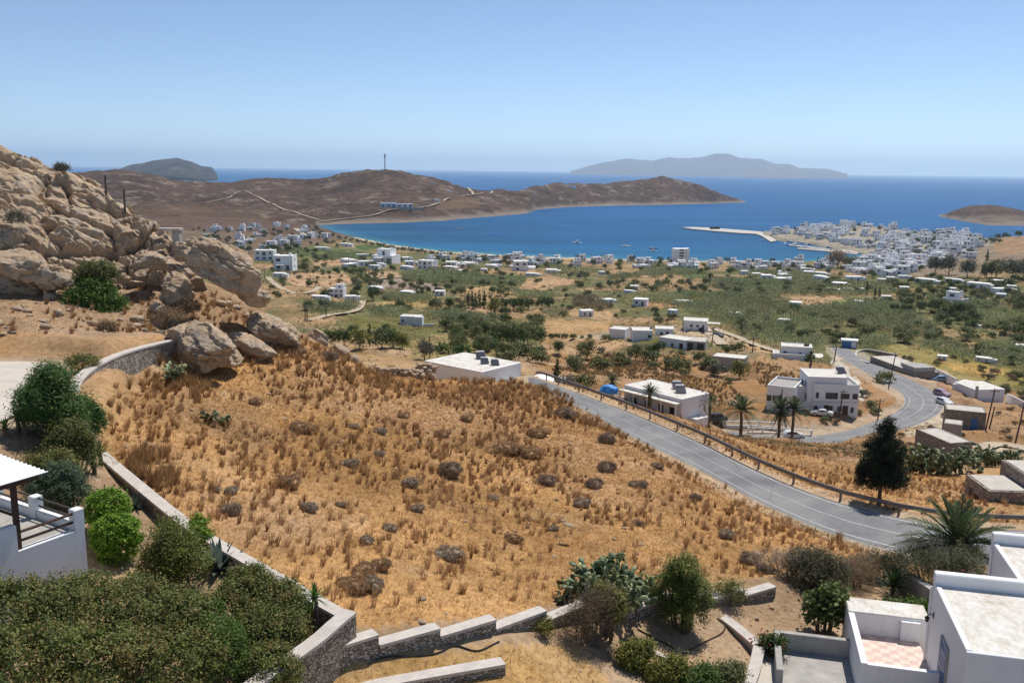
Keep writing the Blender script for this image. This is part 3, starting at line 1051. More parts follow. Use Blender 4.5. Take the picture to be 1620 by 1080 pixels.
drape('dirt_road', [(424, 441), (440, 452), (462, 463), (490, 462), (505, 456)], 3.4, M['dirt_road'])
drape('dirt_road', [(490, 508), (515, 501), (545, 495), (566, 490), (574, 478)], 3, M['dirt_road'])
drape('dirt_road', [(585, 443), (612, 441), (635, 438)], 4.5, M['dirt_road'])
drape('dirt_road', [(1106, 516), (1118, 524), (1130, 534), (1142, 546)], 3.6, M['dirt_road'])
drape('dirt_road', [(1130, 520), (1160, 532), (1200, 546), (1235, 556)], 3, M['dirt_road'])
drape('dirt_road', [(1548, 712), (1570, 706), (1600, 708), (1640, 716)], 2.4, M['dirt_road'])
drape('dirt_road', [(468, 362), (480, 370), (492, 377)], 9, M['dirt_road'], 0.3)

# ---------------------------------------------------------------- headland and islands
def rise(front, sky, dsky, az_pad, na, nd, d0, d1, mat, name, back=450, prof=((0.12, 0.24), (0.35, 0.42), (0.7, 0.75)), amp=6.0, nsc=90, front_z=-100.8):
    """land rising from a shoreline to a skyline: front (px,py) on the sea, sky (px,py) with distance dsky(px)"""
    fr = np.array([(p[0],) + tuple(PZ(p[0], p[1], -0.3)) if len(p) == 2 else (p[0],) + tuple(P(*p)) for p in front])
    skp = np.array([(p[0],) + tuple(P(p[0], p[1], dsky(p[0]))) for p in sky])
    azf, azs = np.arctan2(fr[:, 1], fr[:, 2]), np.arctan2(skp[:, 1], skp[:, 2])
    L = Loft.__new__(Loft)
    a0, a1 = min(azf.min(), azs.min()) - az_pad, max(azf.max(), azs.max()) + az_pad
    L.az = np.linspace(a0, a1, na)
    L.ld = np.linspace(math.log(d0), math.log(d1), nd)
    L.d = np.exp(L.ld)
    df = np.interp(L.az, azf, np.hypot(fr[:, 1], fr[:, 2]))
    zf = np.interp(L.az, azf, fr[:, 3])
    ds = np.interp(L.az, azs, np.hypot(skp[:, 1], skp[:, 2]))
    zs = np.interp(L.az, azs, skp[:, 3])
    L.z = np.empty((na, nd))
    ks = [0.0] + [p[0] for p in prof] + [1.0]
    hs = [0.0] + [p[1] for p in prof] + [1.0]
    for a in range(na):
        kd = [df[a] * 0.96, df[a]] + [df[a] + (ds[a] - df[a]) * k for k in ks[1:]] + [ds[a] + back]
        kz = [zf[a] - 6, zf[a]] + [zf[a] + (zs[a] - zf[a]) * h for h in hs[1:]] + [-5]
        L.z[a] = np.interp(L.d, kd, kz)
    k = np.exp(-0.5 * (np.arange(-6, 7) / 2.0) ** 2)
    k /= k.sum()
    for a in range(na):
        L.z[a] = np.convolve(np.pad(L.z[a], 6, mode='edge'), k, 'valid')
    L.X = np.sin(L.az)[:, None] * L.d[None]
    L.Y = np.cos(L.az)[:, None] * L.d[None]
    x, y = L.X.ravel(), L.Y.ravel()
    nz = fbm(np.stack([x / nsc, y / nsc, x * 0], 1), 6, 5, 0.55)
    rg = 1 - np.abs(fbm(np.stack([x / (nsc * 1.7), y / (nsc * 1.7), x * 0 + 4], 1), 5, 15)) * 2
    hh = np.clip((L.z.ravel()) / 30, 0, 1)
    nz = nz + 0.45 * fbm(np.stack([x / (nsc * 0.3), y / (nsc * 0.3), x * 0 + 9], 1), 4, 25, 0.6)
    dz = (nz * amp + (rg - 0.6) * amp * 1.2) * hh
    # less on the skyline itself so its profile stays put
    L.z = L.z + dz.reshape(L.z.shape)
    zz = L.z.ravel()
    cols = np.zeros((len(x), 3))
    cols[:, 0] = np.clip(1.3 - (zz - 0.5) / (6 + 14 * np.clip(nz + 0.15, 0, 1)), 0, 1) * 0.85 * (nd > 100)
    return L, cols, mat, name


HL, hc, _, _ = rise(
    [(-300, 340, 1700), (100, 345, 1720), (250, 347, 1680), (380, 354, 1660), (470, 357, 1640), (505, 356.5), (560, 354), (620, 353), (700, 349.5), (760, 344), (800, 341), (835, 337.5), (850, 331.5), (900, 327.5), (960, 325.5), (1050, 324), (1120, 322.2), (1172, 320.2), (1182, 319.4)],
    [(-300, 285), (60, 280), (132, 273), (181, 269), (233, 272), (272, 282), (319, 286), (363, 287.6), (400, 285), (434, 283.5), (483, 287), (517, 281), (545, 274.5), (581, 269), (607, 266.7), (633, 266), (659, 270.5), (685, 276), (711, 285), (737, 294), (758, 301), (776, 301.7), (804, 301), (834, 296), (872, 290), (904, 285.6), (930, 287.4), (955, 290), (987, 285), (1020, 277.5), (1046, 278), (1072, 282), (1111, 291), (1150, 304), (1171, 313), (1181, 318.2)],
    lambda px: float(np.interp(px, [-300, 400, 610, 770, 900, 1030, 1120, 1182], [2700, 2600, 2330, 2280, 2720, 3060, 3080, 2990])), 0.0, 760, 260, 1580, 3700, M['hill'], 'headland', amp=8.0, nsc=80)
hx, hy, hzz = HL.X.ravel(), HL.Y.ravel(), HL.z.ravel()
hd = np.hypot(hx, hy)
haz = np.arctan2(hx, hy)
och = (haz > math.atan2(*ray(690, 310)[:2])) & (haz < math.atan2(*ray(760, 310)[:2])) & (hd < 2120) & (hzz > 18)
hc[:, 1] = och * 0.6
hc[:, 1] = np.maximum(hc[:, 1] * np.clip(0.6 + n2(hx, hy, 60, 3, 70), 0, 1), np.clip((2000 - hd) / 250, 0, 1) * np.clip((-haz - 0.20) / 0.12, 0, 1) * np.clip(n2(hx, hy, 120, 3, 77) + 0.1, 0, 1) * 0.8)
hc[:, 0] *= (haz > math.atan2(*ray(500, 350)[:2]))
headland = tag(link('headland_hills', HL.mesh('headland_hills', M['hill'], hc)), kind='structure')

IL, ic, _, _ = rise([(178, 284), (240, 285.5), (345, 286)], [(180, 272), (207, 261), (241, 255), (280, 250), (301, 255.5), (319, 263.5), (334, 266), (342, 274), (346, 284)], lambda px: 9500.0, 0.0, 160, 90, 7000, 11500, M['islet'], 'islet', back=1200, prof=((0.1, 0.3), (0.35, 0.6), (0.7, 0.85)), amp=14, nsc=260)
tag(link('offshore_hill', IL.mesh('offshore_hill', M['islet'], ic * 0)), kind='structure')
RL, rc, _, _ = rise([(1484, 342), (1500, 345), (1524, 350), (1563, 356.5), (1620, 357.5), (1900, 357)], [(1486, 341), (1511, 331.5), (1537, 324.5), (1563, 323.2), (1589, 326), (1620, 333), (1700, 340), (1900, 346)], lambda px: float(np.interp(px, [1485, 1560, 1900], [2330, 2450, 2500])), 0.0, 200, 120, 1500, 3000, M['hill'], 'islet', back=350, amp=3, nsc=60)
tag(link('low_islet_hill', RL.mesh('low_islet_hill', M['hill'], rc)), kind='structure')
FL_, fc, _, _ = rise([(902, 276, 22000), (1000, 277.1, 22000), (1120, 278.4, 22000), (1340, 280.8, 22000)], [(904, 270.5), (930, 261.5), (955, 254), (992, 246.7), (1033, 252.4), (1059, 246.4), (1070, 249), (1111, 247.7), (1132, 240.7), (1152, 240), (1173, 247.7), (1204, 249), (1226, 257), (1249, 257.6), (1265, 264.6), (1311, 266.7), (1336, 275)], lambda px: 25500.0, 0.0, 320, 80, 17500, 32000, M['farisle'], 'far island', back=3500, prof=((0.15, 0.15), (0.4, 0.38), (0.7, 0.7)), amp=35, nsc=1500)
tag(link('distant_island_mountains', FL_.mesh('distant_island_mountains', M['farisle'], fc * 0)), kind='structure')


def GH(px, py):
    return HL.hit(px, py)


for pts, w in (([(400, 308.5), (418, 318), (440, 328), (470, 338), (500, 347), (512, 349.5)], 4), ([(400, 308.5), (380, 303), (355, 315), (325, 321)], 3), ([(505, 352), (530, 349), (560, 345.5), (590, 342), (606, 336), (618, 333), (650, 331.5), (680, 327), (697, 319), (712, 313.5), (740, 310.5), (755, 307), (767, 305)], 5), ([(749, 308.5), (744, 302), (740, 297.5)], 6), ([(598, 333.5), (606, 335)], 6), ([(777, 307), (782, 303.5)], 6)):
    try:
        drape('dirt_road', pts, w, M['dirt_road'], 1.0, HL, 0, 60)
    except Exception as e:
        print('drape', e)

# ---------------------------------------------------------------- sea
na, nd = 260, 260
saz = np.linspace(-1.2, 1.2, na)
sld = np.linspace(math.log(700), math.log(62000), nd)
sx = np.sin(saz)[:, None] * np.exp(sld)[None]
sy = np.cos(saz)[:, None] * np.exp(sld)[None]
beach = np.array([PZ(px, py, 0)[:2] for px, py in shore_px])
bq = resample(np.c_[beach, np.zeros(len(beach))], 160)[:, :2]
sxy = np.stack([sx.ravel(), sy.ravel()], 1)
ds = np.sqrt(((sxy[:, None] - bq[None]) ** 2).sum(-1).min(1))
deep = np.array((0.006, 0.088, 0.24))
mid = np.array((0.007, 0.082, 0.20))
shal = np.array((0.014, 0.115, 0.225))
sand = np.array((0.05, 0.20, 0.26))
t = np.clip(ds / 200, 0, 1)[:, None]
cs = shal * (1 - t) + mid * t
t2 = np.clip((ds - 200) / 900, 0, 1)[:, None]
cs = np.where(ds[:, None] > 200, mid * (1 - t2) + deep * t2, cs)
t3 = np.clip(1 - ds / 28, 0, 1)[:, None]
cs = cs * (1 - t3) + sand * t3
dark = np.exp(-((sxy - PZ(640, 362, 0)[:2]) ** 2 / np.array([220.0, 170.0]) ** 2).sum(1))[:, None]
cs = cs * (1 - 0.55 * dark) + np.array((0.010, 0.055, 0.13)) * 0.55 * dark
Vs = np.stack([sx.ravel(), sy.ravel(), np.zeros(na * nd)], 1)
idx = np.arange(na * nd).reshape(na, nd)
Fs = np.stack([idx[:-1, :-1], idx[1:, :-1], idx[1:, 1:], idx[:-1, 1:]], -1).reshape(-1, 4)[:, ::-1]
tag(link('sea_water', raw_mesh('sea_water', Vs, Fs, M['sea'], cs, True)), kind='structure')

# ---------------------------------------------------------------- air, sky, sun
SUN_AZ, SUN_EL = math.radians(34), math.radians(60)
hb = MB()
hb.box(-66000, 66000, -3000, 66000, -7, 900)
hm = bpy.data.materials.new('pale_sea_haze')
hm.use_nodes = True
hm.node_tree.nodes.clear()
ho = hm.node_tree.nodes.new('ShaderNodeOutputMaterial')
hv = hm.node_tree.nodes.new('ShaderNodeVolumePrincipled')
hv.inputs['Color'].default_value = (0.72, 0.89, 1.0, 1)
hv.inputs['Density'].default_value = 4.0e-5
hv.inputs['Anisotropy'].default_value = 0.4
hm.node_tree.links.new(hv.outputs[0], ho.inputs['Volume'])
HAZE = tag(hb.build('haze', hm), kind='stuff')

w = bpy.data.worlds.new('World')
S.world = w
w.use_nodes = True
nt = w.node_tree
nt.nodes.clear()
wo = nt.nodes.new('ShaderNodeOutputWorld')
bg = nt.nodes.new('ShaderNodeBackground')
sk = nt.nodes.new('ShaderNodeTexSky')
sk.sky_type = 'NISHITA'
sk.sun_disc = False
sk.sun_elevation = SUN_EL
sk.sun_rotation = SUN_AZ
sk.altitude = 4200
sk.air_density = 1.0
sk.dust_density = 0.3
sk.ozone_density = 2.0
bg.inputs[1].default_value = 0.110
nt.links.new(sk.outputs[0], bg.inputs[0])
nt.links.new(bg.outputs[0], wo.inputs[0])
sd = bpy.data.lights.new('sun', 'SUN')
sd.energy = 4.2
sd.angle = math.radians(0.53)
sd.color = (1.0, 0.945, 0.87)
so = bpy.data.objects.new('sun', sd)
COL.objects.link(so)
sdir = Vector((math.sin(SUN_AZ) * math.cos(SUN_EL), math.cos(SUN_AZ) * math.cos(SUN_EL), math.sin(SUN_EL)))
so.rotation_euler = sdir.to_track_quat('Z', 'Y').to_euler()
so.location = (0, -50, 400)
S.view_settings.view_transform = 'Standard'
S.view_settings.look = 'None'
S.view_settings.exposure = 0.24
S.cycles.max_bounces = 6
S.cycles.diffuse_bounces = 3
S.cycles.volume_bounces = 2
S.cycles.use_denoising = True
import bmesh
# ---------------------------------------------------------------- rock
def ico(sub):
    bm = bmesh.new()
    bmesh.ops.create_icosphere(bm, subdivisions=sub, radius=1.0)
    V = np.array([v.co[:] for v in bm.verts])
    F = np.array([[v.index for v in f.verts] for f in bm.faces])
    bm.free()
    return V, F


ICO = {k: ico(k) for k in (2, 3, 4, 5, 6)}


def rock_mesh(name, size, seed, sub=5, tilt=0.3, rz=0.0, strata=0.12, lump=0.30):
    V, F = ICO[sub]
    V = V.copy()
    p = V * 1.0 + seed * 11.3
    n = V / np.linalg.norm(V, axis=1)[:, None]
    d1, d2, cid = worley(p * 1.15, seed)
    d = 1 + lump * fbm(p * 1.1, 4, seed) + 0.14 * (cid - 0.5) - 0.06 * np.clip(0.10 - (d2 - d1), 0, 0.1) / 0.1
    V = n * d[:, None]
    # flattened faces
    rs = np.random.default_rng(seed)
    for _ in range(16):
        q = rs.normal(size=3)
        q /= np.linalg.norm(q)
        h = V @ q
        lim = 0.60 + 0.22 * rs.random()
        V = V - np.clip(h - lim, 0, 9)[:, None] * 0.92 * q
    V = V * np.array(size)
    cx = math.sin(tilt)
    R = np.array(Matrix.Rotation(rz, 3, 'Z') @ Matrix.Rotation(tilt, 3, 'Y'))
    lay = fbm(np.stack([V[:, 0] * 0.25, V[:, 1] * 0.25, V[:, 2] * 2.2], 1) + seed, 4, seed + 8)
    V = V + n * (lay * strata * min(size) * 0.9)[:, None]
    fine = fbm(V * 1.8 + seed, 4, seed + 3)
    rid = 1 - np.abs(fbm(np.stack([V[:, 0] * 0.9, V[:, 1] * 0.9, V[:, 2] * 1.8], 1) + seed * 2, 4, seed + 5)) * 2
    V = V + n * (fine * 0.10 * min(1.5, min(size)) - np.clip(rid - 0.72, 0, 1) * 0.9 * min(1.2, min(size)))[:, None]
    V = V @ R.T
    return raw_mesh(name, V, F, M['rock'], None, False)


def boulder(px, py, d, size, seed, label, tilt=0.3, rz=0.0, sub=5, strata=0.12, sink=0.0, group='boulders fallen below the rocky hill'):
    q = P(px, py, d)
    if sink:
        q[2] = float(T.h(q[0], q[1])[0]) + size[2] * sink
    o = link('boulder', rock_mesh('boulder', size, seed, sub, tilt, rz, strata), None, q)
    return tag(o, label, 'boulder', group)


# rocky hillside: a folded sheet between its foot and its skyline
foot = [(-320, 475, 73), (-100, 468, 72.5), (0, 466, 72), (60, 480, 71), (110, 470, 71.5), (160, 455, 73), (200, 445, 73), (240, 440, 72), (285, 440, 71), (320, 440, 70)]
sky_ = [(-320, 40, 96), (-100, 165, 92), (0, 223, 88), (20, 232, 88), (55, 250, 88), (72, 262, 87.5), (95, 264, 87), (110, 270, 87), (135, 283, 86.5), (160, 292, 86), (175, 310, 85), (195, 322, 84), (215, 340, 82), (245, 352, 80), (262, 362, 78.5), (276, 380, 77), (290, 400, 76), (320, 425, 74)]
NU, NV = 520, 420
us = np.linspace(-320, 320, NU)
fy, fd = np.interp(us, [p[0] for p in foot], [p[1] for p in foot]), np.interp(us, [p[0] for p in foot], [p[2] for p in foot])
syy, sdd = np.interp(us, [p[0] for p in sky_], [p[1] for p in sky_]), np.interp(us, [p[0] for p in sky_], [p[2] for p in sky_])
tt = np.linspace(-0.12, 1.35, NV)
RV = np.empty((NU, NV, 3))
for i in range(NU):
    for j, t in enumerate(tt):
        if t <= 1:
            RV[i, j] = P(us[i], fy[i] + (syy[i] - fy[i]) * t, fd[i] + (sdd[i] - fd[i]) * (max(t, 0) ** 1.15 if t > 0 else t))
        else:
            e = (t - 1) / 0.35
            q = P(us[i], syy[i], sdd[i] + 16 * e)
            q[2] = RV[i, j - 1, 2] - 0.10 * e
            RV[i, j] = q
R = RV.reshape(-1, 3)
nrm = np.array([0.25, -0.62, 0.74])
rx = R @ np.array([[0.86, 0.1, 0.35], [-0.1, 1, 0.05], [-0.42, 0.0, 0.9]])
d1, d2, cid = worley(np.stack([rx[:, 0] / 6.5, rx[:, 1] / 6.0, rx[:, 2] / 2.7], 1) + fbm(R / 5, 3, 2)[:, None] * 0.35, 5)
e1, e2, cid2 = worley(np.stack([rx[:, 0] / 2.2, rx[:, 1] / 2.2, rx[:, 2] / 1.0], 1) + fbm(R / 2, 3, 4)[:, None] * 0.3, 15)
dis = 1.5 * (cid - 0.5) - 0.9 * np.clip(0.10 - (d2 - d1), 0, 1) / 0.10 + 1.6 * fbm(R / 7.0, 4, 21)
rg1 = 1 - np.abs(fbm(np.stack([rx[:, 0] / 5, rx[:, 1] / 5, rx[:, 2] / 1.9], 1), 5, 61)) * 2
rg2 = 1 - np.abs(fbm(np.stack([rx[:, 0] / 1.8, rx[:, 1] / 1.8, rx[:, 2] / 0.8], 1), 4, 62)) * 2
dis += 0.40 * (cid2 - 0.5) - 2.2 * np.clip(rg1 - 0.70, 0, 1) - 1.5 * np.clip(rg2 - 0.68, 0, 1)
dis += 0.55 * fbm(np.stack([rx[:, 0] / 3, rx[:, 1] / 3, rx[:, 2] / 0.55], 1), 4, 33) + 0.36 * fbm(R / 0.8, 4, 40)
edge = np.clip(np.repeat((tt + 0.12) / 0.18, 1), 0, 1)
sky_damp = 1 - 0.45 * np.exp(-((tt - 1.0) / 0.05) ** 2)
dis = dis.reshape(NU, NV) * (edge * sky_damp)[None]
dis[us > 270] *= np.clip((320 - us[us > 270]) / 50, 0, 1)[:, None]
RW = RV + dis[..., None] * nrm * 0.85
RW[:, tt < 0, 2] -= 1.0
RW[:, tt < 0] += np.array([0, 1.0, 0])
idx = np.arange(NU * NV).reshape(NU, NV)
Fr = np.stack([idx[:-1, :-1], idx[1:, :-1], idx[1:, 1:], idx[:-1, 1:]], -1).reshape(-1, 4)
tag(link('rocky_hillside', raw_mesh('rocky_hillside', RW.reshape(-1, 3), Fr, M['rock'], None, False)), kind='structure')

B_ = boulder
B_(354, 421, 68, (3.1, 2.4, 1.95), 3, 'largest brown boulder leaning over a dark hollow at the end of the rocky hill', 0.42, 0.1, 6, 0.16)
B_(425, 487, 69, (2.5, 1.9, 1.25), 4, 'grey tilted boulder at the end of the rock line beside the dry field', 0.42, 0.1, 5, 0.2, 0.75)
B_(393, 510, 66, (2.3, 1.4, 0.85), 5, 'flat layered grey slab tilted towards the dry grass', 0.40, 0.0, 5, 0.25, 0.55)
B_(318, 545, 60.5, (2.5, 2.0, 1.9), 6, 'big tan outcrop boulder standing at the end of the curved stone wall', 0.45, -0.2, 6, 0.14)
B_(345, 560, 62, (2.2, 1.5, 1.0), 17, 'low pale ledge of rock against the big tan outcrop beside the field', 0.4, -0.2, 5, 0.15)
B_(237, 413, 71.5, (1.4, 1.2, 0.8), 7, 'flat-topped boulder perched under the rock face with shade beneath', 0.0, 0.2)
B_(275, 440, 69.5, (1.3, 1.3, 2.0), 8, 'upright slanting boulder beside the largest brown boulder', 0.45, 0.1, 5, 0.12, 0.5)
B_(292, 400, 73, (0.9, 1.0, 1.1), 18, 'cracked pale boulder below the small concrete pillar', 0.2, 0.1)
B_(28, 425, 71.5, (2.4, 1.7, 1.3), 9, 'broad tan boulder at the foot of the rock face above the golden slope', 0.25, 0.0)
B_(78, 440, 71, (1.9, 1.4, 1.1), 10, 'rounded tan boulder beside the green creeper bush', 0.3, 0.1)
B_(246, 465, 68, (0.6, 0.6, 0.7), 11, 'small dark-sided boulder on the reddish scree', 0.1, 0.2, 4, 0.12, 0.5)
B_(262, 466, 67.5, (0.5, 0.5, 0.6), 12, 'small pale boulder beside the dark-sided one on the scree', 0.2, 0.4, 4, 0.12, 0.5)
B_(318, 492, 66, (1.3, 1.1, 0.9), 13, 'knobbly boulder above the big tan outcrop', 0.5, 0.1, 5, 0.12, 0.5)
B_(402, 468, 69.5, (1.4, 1.2, 1.0), 14, 'rounded boulder wedged under the largest brown boulder', 0.2, 0.5)
B_(503, 515, 78, (1.3, 1.2, 0.9), 15, 'dark-faced boulder on the ridge beside two utility poles', 0.5, 0.0, 5, 0.12, 0.45)
B_(541, 553, 77, (1.0, 0.9, 0.6), 16, 'pale boulder among small stones on the ridge crest', 0.4, 0.0, 4)
B_(560, 568, 77.5, (0.6, 0.6, 0.5), 19, 'dark small boulder on the ridge crest next to the pale one', 0.4, 0.7, 4)
B_(80, 471, 70.3, (0.6, 0.5, 0.4), 20, 'small knobbly boulder in the shade above the golden slope', 0.2, 0.7, 4)
B_(668, 822, 43.5, (0.55, 0.45, 0.35), 21, 'broken pale limestone outcrop in the middle of the dry field', 0.3, 0.7, 4, 0.3)
B_(900, 830, 41.5, (0.35, 0.22, 0.10), 22, 'pale flat stone lying in the dry field', 0.3, 0.2, 4)

# ---------------------------------------------------------------- foliage
def leaves(pts, size, aspect, rng, up=0.3, outward=None):
    """one small quad per point"""
    n = len(pts)
    nr = rng.normal(size=(n, 3))
    nr[:, 2] += up * 2
    if outward is not None:
        nr += outward * 1.2
    nr /= np.linalg.norm(nr, axis=1)[:, None] + 1e-9
    a = np.cross(nr, rng.normal(size=(n, 3)))
    a /= np.linalg.norm(a, axis=1)[:, None] + 1e-9
    b = np.cross(nr, a)
    s = size * (0.6 + 0.8 * rng.random(n))[:, None]
    a, b = a * s * 0.5, b * s * 0.5 * aspect
    # a leaf shape: pointed ends
    V = np.stack([pts - a, pts + b * 0.9 - a * 0.1, pts + a, pts - b * 0.9 - a * 0.1], 1).reshape(-1, 3)
    F = np.arange(n * 4).reshape(n, 4)
    return V, F


def clumped(blobs, nclump, nleaf, spread, rng, shell=0.55, low=-0.6):
    """points in leaf clumps spread over the outside of a few ellipsoids"""
    blobs = np.array(blobs, float)
    wt = (blobs[:, 3] * blobs[:, 4] + blobs[:, 4] * blobs[:, 5] + blobs[:, 3] * blobs[:, 5])
    k = rng.choice(len(blobs), nclump, p=wt / wt.sum())
    dr = rng.normal(size=(nclump, 3))
    dr /= np.linalg.norm(dr, axis=1)[:, None]
    dr[:, 2] = np.where(dr[:, 2] < low, -dr[:, 2], dr[:, 2])
    rad = shell + (1.08 - shell) * rng.random(nclump) ** 0.6
    cc = blobs[k, :3] + dr * rad[:, None] * blobs[k, 3:6]
    kk = rng.integers(0, nclump, nleaf)
    off = rng.normal(size=(nleaf, 3)) * spread * (0.6 + 0.8 * rng.random(nclump))[kk][:, None]
    pts = cc[kk] + off
    return pts, dr[kk], kk


def foliage_mesh(name, blobs, nclump, nleaf, spread, size, aspect, pal, seed, shell=0.55, up=0.3, mat='leaf', low=-0.6, zmin=None):
    rng = np.random.default_rng(seed)
    pts, outw, kk = clumped(blobs, nclump, nleaf, spread, rng, shell, low)
    if zmin is not None:
        pts[:, 2] = np.maximum(pts[:, 2], zmin + 0.05 * rng.random(len(pts)))
    V, F = leaves(pts, size, aspect, rng, up, outw)
    pal = np.array(pal)
    cl = rng.integers(0, len(pal), nclump)
    pick = np.where(rng.random(nleaf) < 0.6, cl[kk], rng.integers(0, len(pal), nleaf))
    c = pal[pick] * (0.72 + 0.56 * rng.random(nleaf))[:, None]
    return raw_mesh(name, V, F, M[mat], np.repeat(c, 4, 0))


def trunk_mesh(name, h, r, seed, nb=5, spread=1.0, fork=0.45, lean=0.1):
    rng = random.Random(seed)
    mb = MB()
    lx, ly = rng.uniform(-lean, lean) * h, rng.uniform(-lean, lean) * h
    top = (lx, ly, h * fork)
    mb.tube([(0, 0, -0.4), (lx * 0.3, ly * 0.3, h * fork * 0.5), top], [r * 1.35, r, r * 0.8], 7)
    for i in range(nb):
        w = 2 * math.pi * (i + rng.random() * 0.6) / nb
        L = spread * rng.uniform(0.5, 0.95)
        e = (top[0] + math.cos(w) * L, top[1] + math.sin(w) * L, h * rng.uniform(0.65, 0.92))
        m_ = ((top[0] + e[0]) / 2 + rng.uniform(-.1, .1), (top[1] + e[1]) / 2, top[2] + (e[2] - top[2]) * 0.62)
        mb.tube([top, m_, e], [r * 0.55, r * 0.36, r * 0.12], 5)
    return mb.mesh(name, M['bark'])


PAL = {
    'dark': [(0.018, 0.034, 0.012), (0.028, 0.048, 0.016), (0.045, 0.065, 0.022)],
    'green': [(0.035, 0.07, 0.018), (0.055, 0.10, 0.026), (0.08, 0.12, 0.035)],
    'olive': [(0.06, 0.075, 0.038), (0.085, 0.10, 0.05), (0.12, 0.125, 0.07)],
    'grey': [(0.075, 0.08, 0.055), (0.10, 0.10, 0.07), (0.13, 0.12, 0.085)],
    'lime': [(0.10, 0.20, 0.015), (0.15, 0.27, 0.02), (0.20, 0.32, 0.03)],
    'yellowish': [(0.075, 0.09, 0.02), (0.11, 0.12, 0.03), (0.15, 0.145, 0.05)],
    'oleander': [(0.022, 0.055, 0.016), (0.035, 0.085, 0.024), (0.06, 0.12, 0.04), (0.09, 0.13, 0.06)],
    'hedge': [(0.045, 0.060, 0.022), (0.065, 0.080, 0.030), (0.10, 0.105, 0.045), (0.115, 0.09, 0.045), (0.03, 0.045, 0.015), (0.07, 0.095, 0.03)],
    'reed': [(0.25, 0.265, 0.13), (0.32, 0.33, 0.165), (0.38, 0.37, 0.21), (0.19, 0.205, 0.10)],
    'reedbrown': [(0.26, 0.20, 0.12), (0.31, 0.24, 0.15), (0.21, 0.165, 0.10)],
    'dry': [(0.20, 0.13, 0.075), (0.15, 0.10, 0.06), (0.25, 0.17, 0.10)],
    'thorn': [(0.145, 0.112, 0.080), (0.19, 0.148, 0.108), (0.105, 0.082, 0.060), (0.215, 0.172, 0.125)],
    'thornbrown': [(0.24, 0.15, 0.08), (0.19, 0.12, 0.065), (0.145, 0.10, 0.07), (0.28, 0.18, 0.095)],
    'purple': [(0.15, 0.108, 0.075), (0.18, 0.13, 0.09), (0.115, 0.083, 0.058)],
    'beach': [(0.055, 0.06, 0.042), (0.08, 0.08, 0.055), (0.04, 0.045, 0.03)],
}


def round_blobs(r, h, seed, n=4, z0=0.5):
    rg = random.Random(seed)
    out = [(0, 0, h * z0, r * 0.8, r * 0.8, h * (1 - z0) * 0.95)]
    for i in range(n):
        w = 6.283 * i / n + rg.random()
        q = rg.uniform(0.45, 0.62) * r
        out.append((math.cos(w) * q, math.sin(w) * q, h * rg.uniform(z0 - 0.12, z0 + 0.2), r * rg.uniform(0.4, 0.6), r * rg.uniform(0.4, 0.6), h * rg.uniform(0.2, 0.34)))
    return out


for _k, _g in (('dark', 1.9), ('green', 1.35), ('olive', 1.35), ('grey', 1.3), ('yellowish', 1.3), ('oleander', 1.35), ('hedge', 1.75), ('beach', 1.3), ('thorn', 2.3), ('thornbrown', 1.7), ('purple', 2.0), ('dry', 1.3)):
    PAL[_k] = [tuple(c * _g for c in q) for q in PAL[_k]]
    if _k in ('dark', 'green', 'olive', 'oleander', 'hedge', 'yellowish'):
        PAL[_k] = [(q[0] * 1.22, q[1] * 1.16, q[2] * 0.8) for q in PAL[_k]]
TREES = {}


def tree_proto(key, r, h, pal, nl, seed, leaf=0.45, nclump=60, spread=0.32, z0=0.55, trunk=True, name='tree'):
    tr = trunk_mesh('trunk', h, max(0.09, h * 0.028), seed, 5, r * 0.8) if trunk else None
    cr = foliage_mesh('crown', round_blobs(r, h, seed, 5, z0), nclump, nl, spread * r * 0.45, leaf, 0.6, PAL[pal], seed, 0.5)
    TREES[key] = (name, tr, cr)


for i, (pal) in enumerate(['dark', 'dark', 'green', 'olive', 'olive', 'grey', 'yellowish', 'dry']):
    tree_proto(('tree', pal, i), 2.4, 4.6, pal, 1500, 100 + i, 0.42, 55, 0.36, 0.56)
for i, (pal) in enumerate(['dark', 'green', 'olive', 'olive', 'grey', 'dry']):
    tree_proto(('bush', pal, i), 1.5, 1.9, pal, 900, 200 + i, 0.30, 40, 0.34, 0.42, False, 'bush')
TREES[('cypress', 'dark', 0)] = ('cypress_tree', trunk_mesh('trunk', 7, 0.16, 5, 2, 0.2, 0.6, 0.02), foliage_mesh('crown', [(0, 0, 1.8, .8, .8, 1.3), (0, 0, 3.6, .75, .75, 1.6), (0, 0, 5.4, .52, .52, 1.4), (0, 0, 6.7, .25, .25, .8)], 70, 1800, 0.16, 0.34, 0.5, PAL['dark'], 7, 0.6, 0.6))
for i in range(3):
    TREES[('tamarisk', 'beach', i)] = ('tamarisk_tree', trunk_mesh('trunk', 4.5, 0.16, 30 + i, 4, 1.6), foliage_mesh('crown', round_blobs(2.7, 5.0, 300 + i, 4, 0.58), 26, 420, 0.5, 0.62, 0.7, PAL['beach'], 300 + i, 0.4))


def plant(key, loc, s=1.0, label='', cat='tree', group=None, rz=None, sz=None, parts=True):
    nm, tr, cr = TREES[key]
    rz = random.uniform(0, 6.28) if rz is None else rz
    t = thing(nm, label, cat, loc, rz, group)
    t.scale = (s, s, s * (sz or 1.0))
    if tr is not None and parts:
        link('trunk', tr, t)
    if cr is not None:
        link('crown' if cat in ('tree',) else 'foliage', cr, t)
    return t


